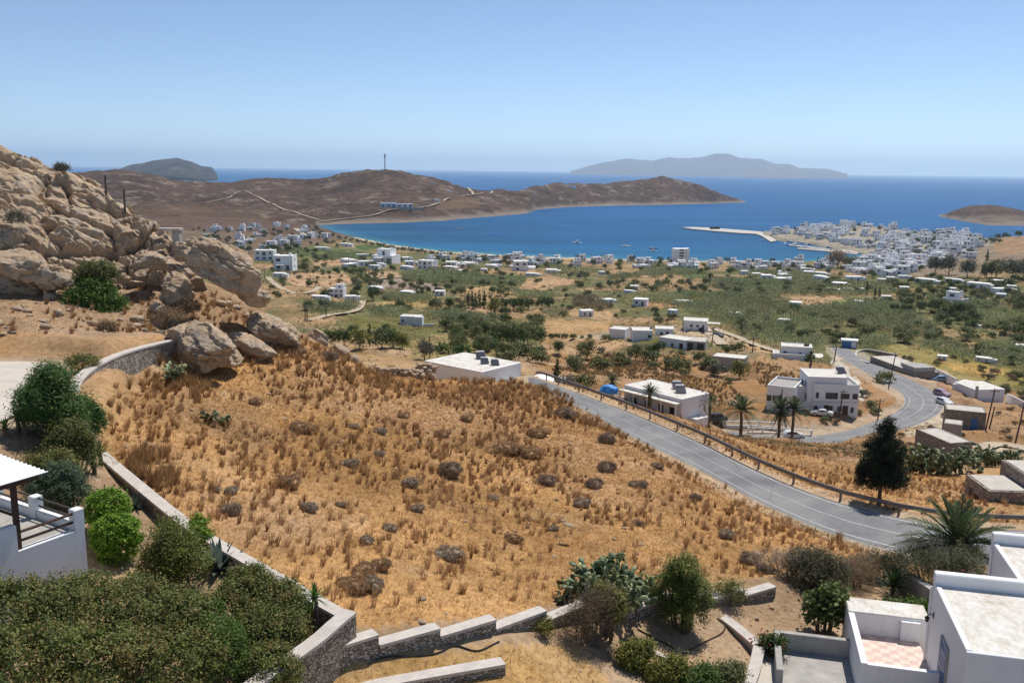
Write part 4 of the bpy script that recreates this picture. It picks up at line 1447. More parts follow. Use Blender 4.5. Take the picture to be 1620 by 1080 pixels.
# ---- reeds: nobody could count the canes
def scatter(polyw, dens, rng, wob=0, seed=0):
    pa = np.array(polyw)[:, :2]
    x0, y0 = pa.min(0)
    x1, y1 = pa.max(0)
    n = int((x1 - x0) * (y1 - y0) * dens)
    q = np.stack([rng.uniform(x0, x1, n), rng.uniform(y0, y1, n)], 1)
    ok = soft(q[:, 0], q[:, 1], [tuple(p) for p in pa], wob, seed) if wob else inpoly(q[:, 0], q[:, 1], [tuple(p) for p in pa])
    return q[ok]


REEDS = [
    # polygon, height, palette, density (clumps per m2)
    ([(636, 436), (700, 427), (760, 436), (828, 440), (828, 450), (790, 456), (700, 456), (650, 449)], 3.6, 'reed', 0.10),
    ([(742, 424), (775, 424), (792, 434), (780, 438), (745, 436)], 4.2, 'reed', 0.12),
    ([(905, 470), (930, 455), (965, 440), (1010, 436), (1075, 442), (1180, 446), (1240, 452), (1240, 470), (1180, 478), (1100, 470), (1060, 486), (1000, 470), (960, 474)], 3.6, 'reed', 0.085),
    ([(1060, 486), (1130, 478), (1190, 480), (1240, 482), (1260, 500), (1340, 510), (1300, 524), (1230, 524), (1180, 520), (1150, 508), (1100, 500)], 3.6, 'reed', 0.10),
    ([(1300, 486), (1370, 480), (1432, 492), (1440, 500), (1475, 520), (1500, 535), (1420, 540), (1360, 524), (1340, 510), (1250, 500)], 3.8, 'reed', 0.10),
    ([(1350, 540), (1395, 536), (1412, 552), (1370, 556)], 3.4, 'reed', 0.14),
    ([(1460, 546), (1500, 545), (1545, 562), (1540, 575), (1470, 560)], 3.4, 'reed', 0.14),
    ([(905, 478), (935, 474), (962, 484), (962, 494), (925, 492)], 3.4, 'reedbrown', 0.16),
    ([(785, 498), (840, 494), (885, 498), (885, 506), (800, 506)], 2.8, 'reed', 0.16),
    ([(584, 494), (640, 492), (642, 500), (585, 502)], 3.6, 'reed', 0.18),
    ([(665, 498), (740, 500), (790, 506), (780, 516), (700, 512)], 3.4, 'reed', 0.16),
    ([(470, 492), (530, 484), (566, 482), (560, 490), (500, 496)], 2.6, 'reed', 0.14),
    ([(1460, 470), (1540, 478), (1640, 500), (1640, 520), (1560, 518), (1500, 490)], 3.6, 'reed', 0.10),
    ([(1540, 548), (1640, 560), (1640, 585), (1580, 580)], 3.6, 'reed', 0.14),
    ([(1160, 520), (1230, 524), (1300, 540), (1290, 556), (1220, 552), (1170, 532)], 3.0, 'reed', 0.12),
    ([(600, 466), (650, 466), (682, 470), (680, 478), (610, 478)], 2.4, 'reed', 0.14),
    ([(1180, 445), (1330, 448), (1420, 452), (1420, 466), (1340, 470), (1250, 466)], 3.0, 'reed', 0.06),
    ([(800, 455), (850, 460), (880, 452), (900, 470), (860, 476), (810, 470)], 2.6, 'reed', 0.10),
    ([(430, 394), (560, 396), (588, 407), (500, 411), (430, 404)], 1.6, 'reed', 0.05),
    ([(836, 412), (905, 422), (960, 430), (905, 436), (850, 432)], 2.2, 'reed', 0.03),
    ([(1040, 418), (1075, 424), (1150, 436), (1180, 444), (1080, 442), (1000, 434)], 2.4, 'reed', 0.05),
    ([(1150, 428), (1260, 430), (1330, 442), (1180, 444)], 2.4, 'reed', 0.05),
]
rng = np.random.default_rng(11)
RVs, RFs, RCs, base = [], [], [], 0
for pg, hh, pal, dens in REEDS:
    pw = gpoly(pg, 150)
    q = scatter(pw, dens * 3.4, rng, 5, 3)
    if not len(q):
        continue
    dd = np.hypot(q[:, 0], q[:, 1])
    keep = (n2(q[:, 0], q[:, 1], 22, 3, 8) > -0.36) & (n2(q[:, 0], q[:, 1], 65, 3, 18) > -0.20)
    q, dd = q[keep], dd[keep]
    z = T.h(q[:, 0], q[:, 1])
    lump = (0.72 + 0.5 * np.clip(n2(q[:, 0], q[:, 1], 14, 3, 55) + 0.4, 0, 1))
    per = 9
    n = len(q) * per
    k = np.repeat(np.arange(len(q)), per)
    base_p = np.stack([q[k, 0] + rng.normal(0, 0.9, n), q[k, 1] + rng.normal(0, 0.9, n), z[k]], 1)
    tz = np.abs(rng.random(n)) ** 0.7
    H = hh * lump[k]
    pts = base_p + np.stack([np.zeros(n), np.zeros(n), tz * H], 1)
    L = (0.55 + 0.6 * rng.random(n)) * np.clip(dd[k] / 520, 0.75, 1.3)
    W = L * 0.30
    dirv = np.stack([rng.normal(0, 0.5, n), rng.normal(0, 0.5, n), 0.5 + rng.random(n)], 1)
    dirv /= np.linalg.norm(dirv, axis=1)[:, None]
    sidev = np.cross(dirv, rng.normal(size=(n, 3)))
    sidev /= np.linalg.norm(sidev, axis=1)[:, None]
    a, b = dirv * L[:, None], sidev * W[:, None]
    V = np.stack([pts - a * 0.5, pts + b - a * 0.1, pts + a * 0.5, pts - b - a * 0.1], 1).reshape(-1, 3)
    pl = np.array(PAL[pal])
    c = pl[rng.integers(0, len(pl), len(q))][k] * (0.75 + 0.5 * rng.random(n))[:, None]
    gr = np.clip(n2(q[:, 0], q[:, 1], 40, 2, 60) * 0.5 + 0.5, 0, 1)[k][:, None]
    if pal == 'reed':
        c = c * (0.85 + 0.35 * gr) + np.array((0.03, 0.06, 0.0)) * gr * 0.6
    RVs.append(V)
    RFs.append(np.arange(n * 4).reshape(n, 4) + base)
    RCs.append(np.repeat(c, 4, 0))
    base += n * 4
tag(link('reeds', raw_mesh('reeds', np.concatenate(RVs), np.concatenate(RFs), M['leaf'], np.concatenate(RCs))), kind='stuff')
print('reed quads', base // 4)

# ---- dry grass of the slope, and its taller brown tufts
BANK = [P(*q) for q in [(880, 607, 98), (1000, 653, 86), (1100, 694, 77), (1200, 742, 68.6), (1300, 782, 63.5), (1400, 811, 61.6), (1640, 838, 61.5), (1700, 800, 77), (1560, 772, 84), (1500, 745, 100), (1400, 727, 109), (1300, 710, 116), (1190, 697, 116), (1100, 676, 112), (1000, 650, 105)]]
LOWG = [P(*q) for q in [(440, 1085, 24.6), (520, 1062, 25.8), (560, 1046, 26.7), (800, 1021, 28.3), (880, 1003, 29.2), (960, 1020, 29), (985, 1085, 27), (800, 1100, 25.5)]]
SHOULDER = [P(*q) for q in [(-60, 545, 60), (130, 530, 62), (230, 525, 63.5), (270, 480, 67.5), (190, 470, 71), (60, 480, 70.5), (-60, 480, 71)]]
GARDEN_R = [P(*q) for q in [(1130, 970, 36), (1235, 935, 39.5), (1330, 900, 43), (1330, 960, 38.5), (1240, 1000, 36.5)]]


def grass(name, patches, per, h0, h1, w0, pal, seed, lean=0.35, mask=None, kind='stuff'):
    rng = np.random.default_rng(seed)
    Vs, Fs, Cs, base = [], [], [], 0
    for poly, dens in patches:
        q = scatter(poly, dens, rng)
        if mask is not None:
            q = q[mask(q, rng)]
        if not len(q):
            continue
        dd = np.hypot(q[:, 0], q[:, 1])
        z = T.h(q[:, 0], q[:, 1])
        n = len(q) * per
        k = np.repeat(np.arange(len(q)), per)
        rad = (0.05 + 0.07 * rng.random(len(q)))[k] * (1.0 if per > 4 else 0.5)
        th = rng.random(n) * 6.283
        rr = np.sqrt(rng.random(n)) * rad
        p0 = np.stack([q[k, 0] + np.cos(th) * rr, q[k, 1] + np.sin(th) * rr, z[k] - 0.03], 1)
        H = (h0 + (h1 - h0) * rng.random(len(q)))[k] * (0.55 + 0.6 * rng.random(n))
        ln = lean * (0.25 + rng.random(n))
        d = np.stack([np.cos(th) * ln + rng.normal(0, 0.10, n) + 0.14, np.sin(th) * ln + rng.normal(0, 0.10, n) + 0.05, np.ones(n)], 1)
        d /= np.linalg.norm(d, axis=1)[:, None]
        p1 = p0 + d * (H * 0.6)[:, None]
        p2 = p0 + d * H[:, None] + np.stack([np.cos(th) * ln, np.sin(th) * ln, -ln * 0.3], 1) * (H * 0.35)[:, None]
        w = np.stack([np.cos(rng.random(n) * 6.28), np.sin(rng.random(n) * 6.28), np.zeros(n)], 1) * (w0 * np.clip(dd[k] / 40, 0.8, 2.0))[:, None]
        V = np.stack([p0 - w, p0 + w, p1 + w * 0.7, p2, p1 - w * 0.7], 1).reshape(-1, 3)
        b5 = np.arange(n) * 5
        F = np.concatenate([np.stack([b5, b5 + 1, b5 + 2, b5 + 4], 1), np.stack([b5 + 4, b5 + 2, b5 + 3, b5 + 3], 1)])
        pl = np.array(pal)
        c = pl[rng.integers(0, len(pl), len(q))][k] * (0.72 + 0.5 * rng.random(n))[:, None]
        Vs.append(V)
        Fs.append(F + base)
        Cs.append(np.repeat(c, 5, 0))
        base += n * 5
    V, F, Cc = np.concatenate(Vs), np.concatenate(Fs), np.concatenate(Cs)
    quad = F[:, 2] != F[:, 3]
    # triangles for the tips, two triangles for each blade foot
    Tq = np.concatenate([F[quad][:, [0, 1, 2]], F[quad][:, [0, 2, 3]], F[~quad][:, :3]])
    print(name, len(Tq))
    return tag(link(name, raw_mesh(name, V, Tq, M['dryleaf'], Cc)), kind=kind)


def patchy(sc, lo, seed):
    def f(q, rng):
        v = n2(q[:, 0], q[:, 1], sc, 3, seed)
        return v + rng.normal(0, 0.14, len(q)) > lo
    return f


straw = [(0.54, 0.33, 0.14), (0.60, 0.405, 0.19), (0.47, 0.265, 0.105), (0.42, 0.235, 0.10)]
brown = [(0.40, 0.225, 0.105), (0.46, 0.28, 0.14), (0.33, 0.18, 0.082), (0.52, 0.34, 0.18)]
grass('dry_grass', [(FIELD, 26), (BANK, 12), (LOWG, 30), (SHOULDER, 6), (GARDEN_R, 8)], 3, 0.10, 0.24, 0.014, straw, 5, 0.9)
grass('brown_grass_tufts', [(FIELD, 2.6), (BANK, 1.0), (SHOULDER, 0.9)], 34, 0.16, 0.66, 0.010, brown, 6, 0.18, patchy(7, -0.02, 3))
grass('russet_grass_fuzz', [(FIELD, 9), (BANK, 4)], 6, 0.10, 0.30, 0.009, [(0.46, 0.27, 0.125), (0.40, 0.225, 0.10), (0.52, 0.33, 0.165)], 18, 0.7, patchy(5, -0.05, 23))
grass('matted_straw', [(FIELD, 11), (BANK, 5), (LOWG, 12)], 3, 0.18, 0.36, 0.010, straw + [(0.66, 0.50, 0.27)], 15, 2.6)
edgeF = [P(*q) for q in [(262, 596, 60.5), (200, 622, 54.5), (158, 655, 49), (180, 735, 41.5), (250, 790, 37.8), (290, 760, 39.5), (250, 680, 46), (330, 610, 57.5)]]
farF = [P(*q) for q in [(440, 540, 70), (520, 548, 74), (600, 600, 79), (700, 606, 87), (860, 612, 96), (1000, 700, 75.5), (900, 690, 74), (760, 650, 73), (560, 620, 68), (440, 600, 62)]]
grass('tall_dry_grass', [(edgeF, 4.0), (farF, 0.8)], 36, 0.55, 0.95, 0.014, [(0.36, 0.215, 0.095), (0.42, 0.26, 0.12), (0.30, 0.17, 0.08)], 8, 0.30, patchy(6, -0.2, 13))
SLOPE = gpoly([(870, 585), (960, 560), (1060, 585), (1150, 605), (1190, 640), (1130, 650), (1000, 600)], 110)
SLOPE2 = gpoly([(1190, 570), (1290, 605), (1270, 625), (1200, 610)], 110)
grass('scrub_grass', [(SLOPE, 0.5), (SLOPE2, 0.5)], 22, 0.6, 1.1, 0.03, [(0.30, 0.19, 0.09), (0.24, 0.15, 0.075), (0.36, 0.25, 0.12)], 9, 0.5)

# loose stones lying in the field and on the scree
def stones(name, patches, s0, s1, seed):
    rng = np.random.default_rng(seed)
    V0, F0 = ICO[2]
    Vs, Fs, k = [], [], 0
    for poly, dens in patches:
        q = scatter(poly, dens, rng)
        q = q[n2(q[:, 0], q[:, 1], 5, 3, seed) > -0.05]
        z = T.h(q[:, 0], q[:, 1])
        for i in range(len(q)):
            s = (s0 + (s1 - s0) * rng.random() ** 3) * (0.6 + 0.8 * rng.random(3)) * np.array([1, 1, 0.6])
            v = V0 * (1 + 0.25 * rng.normal(size=(len(V0), 1)) * 0.6) * s
            a = rng.random() * 6.28
            c, d = math.cos(a), math.sin(a)
            v = v @ np.array([[c, d, 0], [-d, c, 0], [0, 0, 1]])
            Vs.append(v + np.array([q[i, 0], q[i, 1], z[i] + s[2] * 0.3]))
            Fs.append(F0 + k * len(V0))
            k += 1
    return tag(link(name, raw_mesh(name, np.concatenate(Vs), np.concatenate(Fs), M['rock'])), kind='stuff')


SCREE = [P(*q) for q in [(200, 520, 64), (210, 465, 72), (300, 450, 73.5), (350, 465, 73.5), (400, 492, 73), (440, 530, 69), (380, 560, 65), (290, 545, 64)]]
stones('loose_stones', [(FIELD, 0.55), (GARDEN_R, 2.0), (LOWG, 0.6), (BANK, 0.12)], 0.03, 0.14, 5)
stones('scree_stones', [(SCREE, 1.6), (SHOULDER, 0.7)], 0.08, 0.45, 6)
grass('scree_grass', [(SCREE, 2.5)], 26, 0.3, 0.6, 0.012, brown, 16, 0.35)

# low scrub of the slopes and the valley floor
rng = np.random.default_rng(77)
n = 26000
az_ = rng.uniform(-0.35, 0.60, n)
dd = np.exp(rng.uniform(math.log(108), math.log(900), n))
q = np.stack([np.sin(az_) * dd, np.cos(az_) * dd], 1)
ok = n2(q[:, 0], q[:, 1], 30, 4, 91) + rng.normal(0, 0.25, n) > 0.0
for E_, F__ in ((upN, upF), (loN, loF)):
    Cn = (E_ + F__)[:, :2] / 2
    for c0 in range(0, n, 8000):
        dm = ((q[c0:c0 + 8000, None] - Cn[None]) ** 2).sum(-1).min(1)
        ok[c0:c0 + 8000] &= dm > 49
tanf = gpoly([(858, 503), (972, 506), (966, 537), (850, 542)], 105)
ok &= ~inpoly(q[:, 0], q[:, 1], [tuple(p[:2]) for p in tanf])
q, dd = q[ok], dd[ok]
z = T.h(q[:, 0], q[:, 1])
per = 7
k = np.repeat(np.arange(len(q)), per)
m_ = len(k)
sz_ = (0.22 + 0.35 * rng.random(len(q)))[k] * np.clip(dd[k] / 300, 0.7, 1.8)
pts = np.stack([q[k, 0], q[k, 1], z[k]], 1) + rng.normal(size=(m_, 3)) * sz_[:, None] * np.array([0.9, 0.9, 0.3]) + np.stack([sz_ * 0, sz_ * 0, sz_ * 0.45], 1)
V, F = leaves(pts, 1.0, 0.6, rng, 0.4)
ctr = np.repeat(pts, 4, 0)
V = ctr + (V - ctr) * np.repeat(sz_ * 1.1, 4)[:, None]
pl = np.array([(0.15, 0.14, 0.07), (0.20, 0.17, 0.09), (0.30, 0.20, 0.10), (0.26, 0.165, 0.085), (0.36, 0.25, 0.13), (0.11, 0.11, 0.05)])
c = pl[rng.integers(0, 6, len(q))][k] * (0.75 + 0.5 * rng.random(m_))[:, None]
tag(link('undergrowth', raw_mesh('undergrowth', V, F, M['dryleaf'], np.repeat(c, 4, 0))), kind='stuff')
# ---------------------------------------------------------------- stone walls
def ribbon(pts_top, thick, side=1):
    """inner and outer plan lines of a wall whose visible top edge follows pts_top"""
    p = np.array(pts_top, float)
    t = np.gradient(p[:, :2], axis=0)
    t /= np.linalg.norm(t, axis=1)[:, None] + 1e-9
    nn = np.stack([-t[:, 1], t[:, 0]], 1) * side
    q = p.copy()
    q[:, :2] += nn * thick
    return p, q


def wall_mesh(name, a, b, zb, zt, mat, over=0.0):
    """solid between plan lines a and b, bottoms zb (array), tops zt (array)"""
    n = len(a)
    c = (a + b) / 2
    if over:
        d = a - c
        L = np.linalg.norm(d[:, :2], axis=1)[:, None]
        a = c + d * (1 + over / L)
        b = c - d * (1 + over / L)
    V = np.concatenate([np.c_[a[:, :2], zb], np.c_[b[:, :2], zb], np.c_[b[:, :2], zt], np.c_[a[:, :2], zt]])
    F = []
    for i in range(n - 1):
        for k in range(4):
            k2 = (k + 1) % 4
            F.append((k * n + i, k * n + i + 1, k2 * n + i + 1, k2 * n + i))
    F.append((0, n, 2 * n, 3 * n))
    F.append((n - 1, 4 * n - 1, 3 * n - 1, 2 * n - 1))
    mb = MB()
    mb.add(V, F)
    me = mb.mesh(name, mat)
    bm = bmesh.new()
    bm.from_mesh(me)
    bmesh.ops.recalc_face_normals(bm, faces=bm.faces)
    bm.to_mesh(me)
    bm.free()
    return me


def stone_wall(name, label, cat, segs, thick, drop, side=1, mat='stone_wall', cop='coping', cop_t=0.10, n=14, rough=0.0):
    """segs: lists of world points along the visible top edge"""
    t = thing(name, label, cat, (0, 0, 0))
    for pts in segs:
        pts = np.array(pts)
        if len(pts) > 2:
            pts = resample(pts, n)
        a, b = ribbon(pts, thick, side)
        zt = pts[:, 2]
        g0 = np.minimum(T.h(a[:, 0], a[:, 1]), T.h(b[:, 0], b[:, 1]))
        zb = np.minimum(zt - drop, g0 - 0.3)
        link('masonry', wall_mesh('masonry', a, b, zb, zt - cop_t, M[mat]), t)
        if cop:
            link('coping', wall_mesh('coping', a, b, zt - cop_t, zt, M[cop], 0.03), t)
    return t


steps = []
for (x0, y0, x1, y1), (d0, d1) in zip(
        [(546, 1020, 599, 1002), (600.5, 1020, 696.5, 992), (697, 1006, 785, 978), (785.5, 994, 865, 964.5), (866, 979.6, 935, 954), (936, 969, 1007, 945), (1008, 960, 1066, 942), (1067, 956, 1125, 937), (1126, 950, 1179, 929), (1179.5, 943, 1228, 925)],
        [(26.5, 27), (27, 27.9), (27.9, 29), (29, 30.4), (30.4, 31.9), (31.9, 33.2), (33.2, 34.6), (34.6, 36), (36, 37.3), (37.3, 38.6)]):
    p, q = P(x0, y0, d0), P(x1, y1, d1)
    z = (p[2] + q[2]) / 2
    p[2] = q[2] = z
    steps.append([p, q])
stone_wall('stepped_stone_wall', 'stone wall with pale coping stepping down beside the prickly pear, below the dry field', 'wall', steps, 0.42, 1.1, 1)
corner = [P(545, 962, 27.2), P(520, 982, 26.6), P(490, 1008, 25.9), P(430, 1050, 24.9), P(370, 1090, 24.0)]
stone_wall('stone_retaining_wall', 'tall sunlit stone corner wall with a sloping pale coping beside the dark hedge', 'wall', [corner], 0.45, 2.6, 1, 'stone_wall', n=12)
bnd = [P(150, 716, 42.5), P(185, 746, 39.6), P(240, 792, 36.2), P(300, 839, 33.6), P(380, 886, 31.0), P(470, 938, 28.7), P(530, 972, 27.4)]
stone_wall('garden_boundary_wall', 'long stone garden wall with broad pale coping running diagonally beside the lime bushes', 'wall', [bnd], 0.42, 1.5, 1)
curve = [P(268, 537, 60.5), P(235, 544, 59.5), P(200, 553, 57.5), P(165, 566, 55.3), P(135, 582, 53.2), P(113, 602, 51.0), P(108, 622, 49.0), P(117, 645, 47.2), P(132, 668, 45.6)]
stone_wall('curved_stone_wall', 'curved rubble retaining wall with pale coping holding up the path below the rocks', 'wall', [curve], 0.5, 2.2, 1, 'rubble_wall', n=40)
back = [P(-90, 610, 57.5), P(0, 566, 60.0), P(50, 548, 61.3), P(95, 537, 62.3), P(132, 533, 63)]
stone_wall('path_back_wall', 'low rubble wall with pale coping on the uphill side of the path', 'wall', [back], 0.4, 1.0, 1, 'rubble_wall', n=24)
stone_wall('terrace_front_wall', 'short stone wall with pale coping on the terrace below the stepped wall', 'wall', [[P(560, 1096, 25.2), P(620, 1081, 25.6), P(800, 1049, 26.8)]], 0.42, 1.0, 1, n=8)
stone_wall('path_kerb_wall', 'low concrete kerb wall bending round the bare flower bed beside the pale path', 'wall', [[P(1120, 962, 36.2), P(1160, 992, 35.0), P(1192, 1019, 33.9)], [P(1193, 1020, 33.85), P(1186, 1052, 32.4), P(1172, 1090, 30.8)]], 0.38, 0.7, 1, 'concrete', n=8)
stone_wall('flower_bed_kerb', 'narrow broken kerb along the edge of the bare flower bed', 'kerb', [[P(985, 1005, 32.2), P(1030, 1030, 31.6), P(1078, 1052, 31.0)]], 0.2, 0.4, 1, 'concrete', n=6)
stone_wall('garden_edge_wall', 'low grey wall behind the spiky cycad running towards the white house', 'wall', [[P(1415, 895, 45.5), P(1440, 910, 44), P(1476, 934, 41.5)]], 0.3, 0.7, 1, 'concrete', n=6)

# ruined rubble wall on the ridge : piled stones
rs = np.random.default_rng(4)
Vr, Fr_ = [], []
V0, F0 = ICO[2]
cnt = 0
for line, hgt in (([(594, 586), (615, 582), (640, 577), (668, 574), (684, 577)], 1.15), ([(600, 592), (622, 590), (640, 590), (655, 596), (668, 598)], 0.85), ([(660, 594), (672, 590), (683, 594)], 1.5)):
    for i in range(len(line) - 1):
        for t_ in np.linspace(0, 1, 9):
            px, py = line[i][0] + (line[i + 1][0] - line[i][0]) * t_, line[i][1] + (line[i + 1][1] - line[i][1]) * t_
            b_ = P(px, py, 84.5 if hgt < 1.1 else 87)
            b_[2] = hz(b_[0], b_[1])
            for lay in np.arange(0, hgt * (0.6 + 0.5 * rs.random()), 0.24):
                s = np.array([0.24, 0.24, 0.15]) * (0.7 + 0.6 * rs.random(3))
                v = V0 * (1 + 0.22 * fbm(V0 * 1.5 + cnt * 3.1, 2, 3))[:, None] * s
                a = rs.random() * 6
                v = v @ np.array(Matrix.Rotation(a, 3, 'Z')).T
                Vr.append(v + b_ + np.array([rs.normal(0, 0.18), rs.normal(0, 0.25), lay + 0.1]))
                Fr_.append(F0 + cnt * len(V0))
                cnt += 1
o = link('ruined_stone_wall', raw_mesh('ruined_stone_wall', np.concatenate(Vr), np.concatenate(Fr_), M['rock']))
tag(o, 'tumbledown dry-stone wall of grey rubble on the ridge beside the white villa roof', 'wall')

def balustrade(label, pts, h=1.0, sp=2.2, name='balustrade'):
    """low plinth, posts and a top rail that follow the ground"""
    t = thing(name, label, 'balustrade')
    p = resample(np.array(pts), max(3, int(np.linalg.norm(np.array(pts[-1]) - np.array(pts[0])) / sp)))
    a, b = ribbon(p, 0.22)
    link('plinth', wall_mesh('plinth', a, b, p[:, 2] - h - 1.5, p[:, 2] - h + 0.25, M['white']), t)
    link('rail', wall_mesh('rail', a, b, p[:, 2] - 0.14, p[:, 2], M['white']), t)
    for i in range(len(p)):
        MB().box(-0.16, 0.16, -0.16, 0.16, -h + 0.253, 0.06).build('post', M['white'], t, ((a[i, 0] + b[i, 0]) / 2, (a[i, 1] + b[i, 1]) / 2, p[i, 2]))
    return t


# ---------------------------------------------------------------- guardrail
gt = thing('guardrail', 'long galvanised steel guardrail along the outer edge of the upper road', 'guardrail')
c_ = upF.copy()
tt_ = np.gradient(c_[:, :2], axis=0)
tt_ /= np.linalg.norm(tt_, axis=1)[:, None]
on = np.stack([-tt_[:, 1], tt_[:, 0]], 1)
if (on[50] @ c_[50, :2]) < 0:
    on = -on
c_[:, :2] += on * 0.55
prof = [(-0.02, 0.46), (0.05, 0.52), (-0.01, 0.60), (0.05, 0.68), (-0.02, 0.76), (-0.05, 0.76), (-0.01, 0.68), (-0.05, 0.60), (-0.01, 0.52), (-0.05, 0.46)]
n_, m_ = len(c_), len(prof)
V = np.array([[c_[i, 0] - on[i, 0] * o_, c_[i, 1] - on[i, 1] * o_, c_[i, 2] + z_ + 0.05] for i in range(n_) for o_, z_ in prof])
F = np.array([[i * m_ + k, i * m_ + (k + 1) % m_, (i + 1) * m_ + (k + 1) % m_, (i + 1) * m_ + k] for i in range(5, n_ - 1) for k in range(m_)])
link('rail', raw_mesh('rail', V, F, M['guard']), gt)
pm = MB().box(-0.05, 0.05, -0.07, 0.07, -0.8, 0.74).mesh('post', M['guard'])
acc = 0
for i in range(6, n_ - 1):
    acc += np.linalg.norm(c_[i] - c_[i - 1])
    if acc > 4.0:
        acc = 0
        link('post', pm, gt, (c_[i, 0] + on[i, 0] * 0.12, c_[i, 1] + on[i, 1] * 0.12, c_[i, 2]), math.atan2(on[i, 1], on[i, 0]))

# ---------------------------------------------------------------- utility poles
def pole(q, h, label, arms=1, lean=(0, 0), yaw=0.0, r=0.13, group='wooden utility poles'):
    t = thing('utility_pole', label, 'utility pole', q, yaw, group)
    mb = MB()
    mb.tube([(0, 0, -1), (lean[0], lean[1], h)], [r, r * 0.7], 7)
    mb.build('shaft', M['wood_grey'], t)
    for k in range(arms):
        z = h - 0.4 - 0.7 * k
        f = z / h
        a = MB().box(lean[0] * f - 0.8, lean[0] * f + 0.8, lean[1] * f - 0.20, lean[1] * f - 0.10, z - 0.06, z + 0.06)
        ar = a.build('crossarm', M['wood_grey'], t)
        for x in (-0.7, 0, 0.7):
            MB().tube([(lean[0] * f + x, lean[1] * f - 0.15, z + 0.06), (lean[0] * f + x, lean[1] * f - 0.15, z + 0.25)], 0.06, 6).build('insulator', M['clear_light'], ar)
    return t


# ---------------------------------------------------------------- houses of the middle distance
def house(name, label, q, rz, w, d, h, roof='white_roof', wall='white', openings=(), parapet=0.25, extra=(), group=None, found=2.0, roofs=True):
    """origin: middle of the front base edge; front looks towards local -y"""
    t = thing(name, label, 'house' if 'shed' not in name and 'hut' not in name else name.split('_')[-1], q, rz, group)
    blocks = [(-w / 2, w / 2, 0, d, 0, h)] + list(extra)
    for bi, (x0, x1, y0, y1, z0, z1) in enumerate(blocks):
        mb = MB()
        zb = -found if z0 <= 0 else z0
        mb.box(x0, x1, y0, y1, zb, z1)
        mb.build('wall', M[wall], t)
        if roofs:
            pt = 0.22
            rb = MB()
            rb.box(x0 + pt, x1 - pt, y0 + pt, y1 - pt, z1 + 0.003, z1 + 0.05)
            rb.build('roof', M[roof], t)
            if parapet:
                pb = MB()
                pb.box(x0 - 0.02, x1 + 0.02, y0 - 0.02, y0 + pt, z1, z1 + parapet)
                pb.box(x0 - 0.02, x1 + 0.02, y1 - pt, y1 + 0.02, z1, z1 + parapet)
                pb.box(x0 - 0.02, x0 + pt, y0 + pt, y1 - pt, z1, z1 + parapet)
                pb.box(x1 - pt, x1 + 0.02, y0 + pt, y1 - pt, z1, z1 + parapet)
                pb.build('parapet', M[wall], t)
    for op in openings:
        kind, face, u, z, ow, oh = op[:6]
        bl = blocks[op[6] if len(op) > 6 else 0]
        mat = 'blue_paint' if kind == 'bdoor' else ('wood_dark' if kind == 'door' else 'glass_dark')
        nm = 'door' if 'door' in kind else 'window'
        x0, x1, y0, y1 = bl[:4]
        e = 0.03
        mb, fb = MB(), MB()
        fr = 0.08
        if face == 'f':
            mb.box(u - ow / 2, u + ow / 2, y0 - e, y0 + 0.02, z, z + oh)
            fb.box(u - ow / 2 - fr, u + ow / 2 + fr, y0 - 0.10, y0 + 0.02, z - fr, z - 0.003)
        elif face == 'r':
            mb.box(x1 - 0.02, x1 + e, u - ow / 2, u + ow / 2, z, z + oh)
            fb.box(x1 - 0.02, x1 + 0.10, u - ow / 2 - fr, u + ow / 2 + fr, z - fr, z - 0.003)
        else:
            mb.box(x0 - e, x0 + 0.02, u - ow / 2, u + ow / 2, z, z + oh)
            fb.box(x0 - 0.10, x0 + 0.02, u - ow / 2 - fr, u + ow / 2 + fr, z - fr, z - 0.003)
        o = mb.build(nm, M[mat], t)
        if nm == 'window':
            fb.build('sill', M[wall], o)
    return t


def solar(t, x, y, z, rz=0.0, s=1.0):
    """roof water heater: tilted panel and tank"""
    r = Matrix.Rotation(rz, 3, 'Z')
    f = lambda v: tuple(r @ Vector(v) * s + Vector((x, y, z)))
    mb = MB()
    mb.add([f(v) for v in [(-0.9, -0.7, 0.1), (0.9, -0.7, 0.1), (0.9, 0.7, 1.0), (-0.9, 0.7, 1.0), (-0.9, -0.65, 0.02), (0.9, -0.65, 0.02), (0.9, 0.75, 0.92), (-0.9, 0.75, 0.92)]],
           [(0, 1, 2, 3), (7, 6, 5, 4), (0, 4, 5, 1), (2, 6, 7, 3), (1, 5, 6, 2), (0, 3, 7, 4)])
    p = mb.build('solar_panel', M['panel'], t)
    for xx in (-0.8, 0.8):
        MB().tube([f((xx, 0.7, 0)), f((xx, 0.7, 1.0))], 0.04, 4).build('leg', M['galv'], p)
    tk = MB()
    tk.tube([f((-0.75, 0.85, 1.12)), f((0.75, 0.85, 1.12))], 0.2 * s, 10)
    tk.build('water_tank', M['white'], t)


# ---------------------------------------------------------------- small far houses (one mesh each)
FAR_MATS = ['white_far', 'roof_far', 'window_far', 'roof_terra', 'roof_pale']


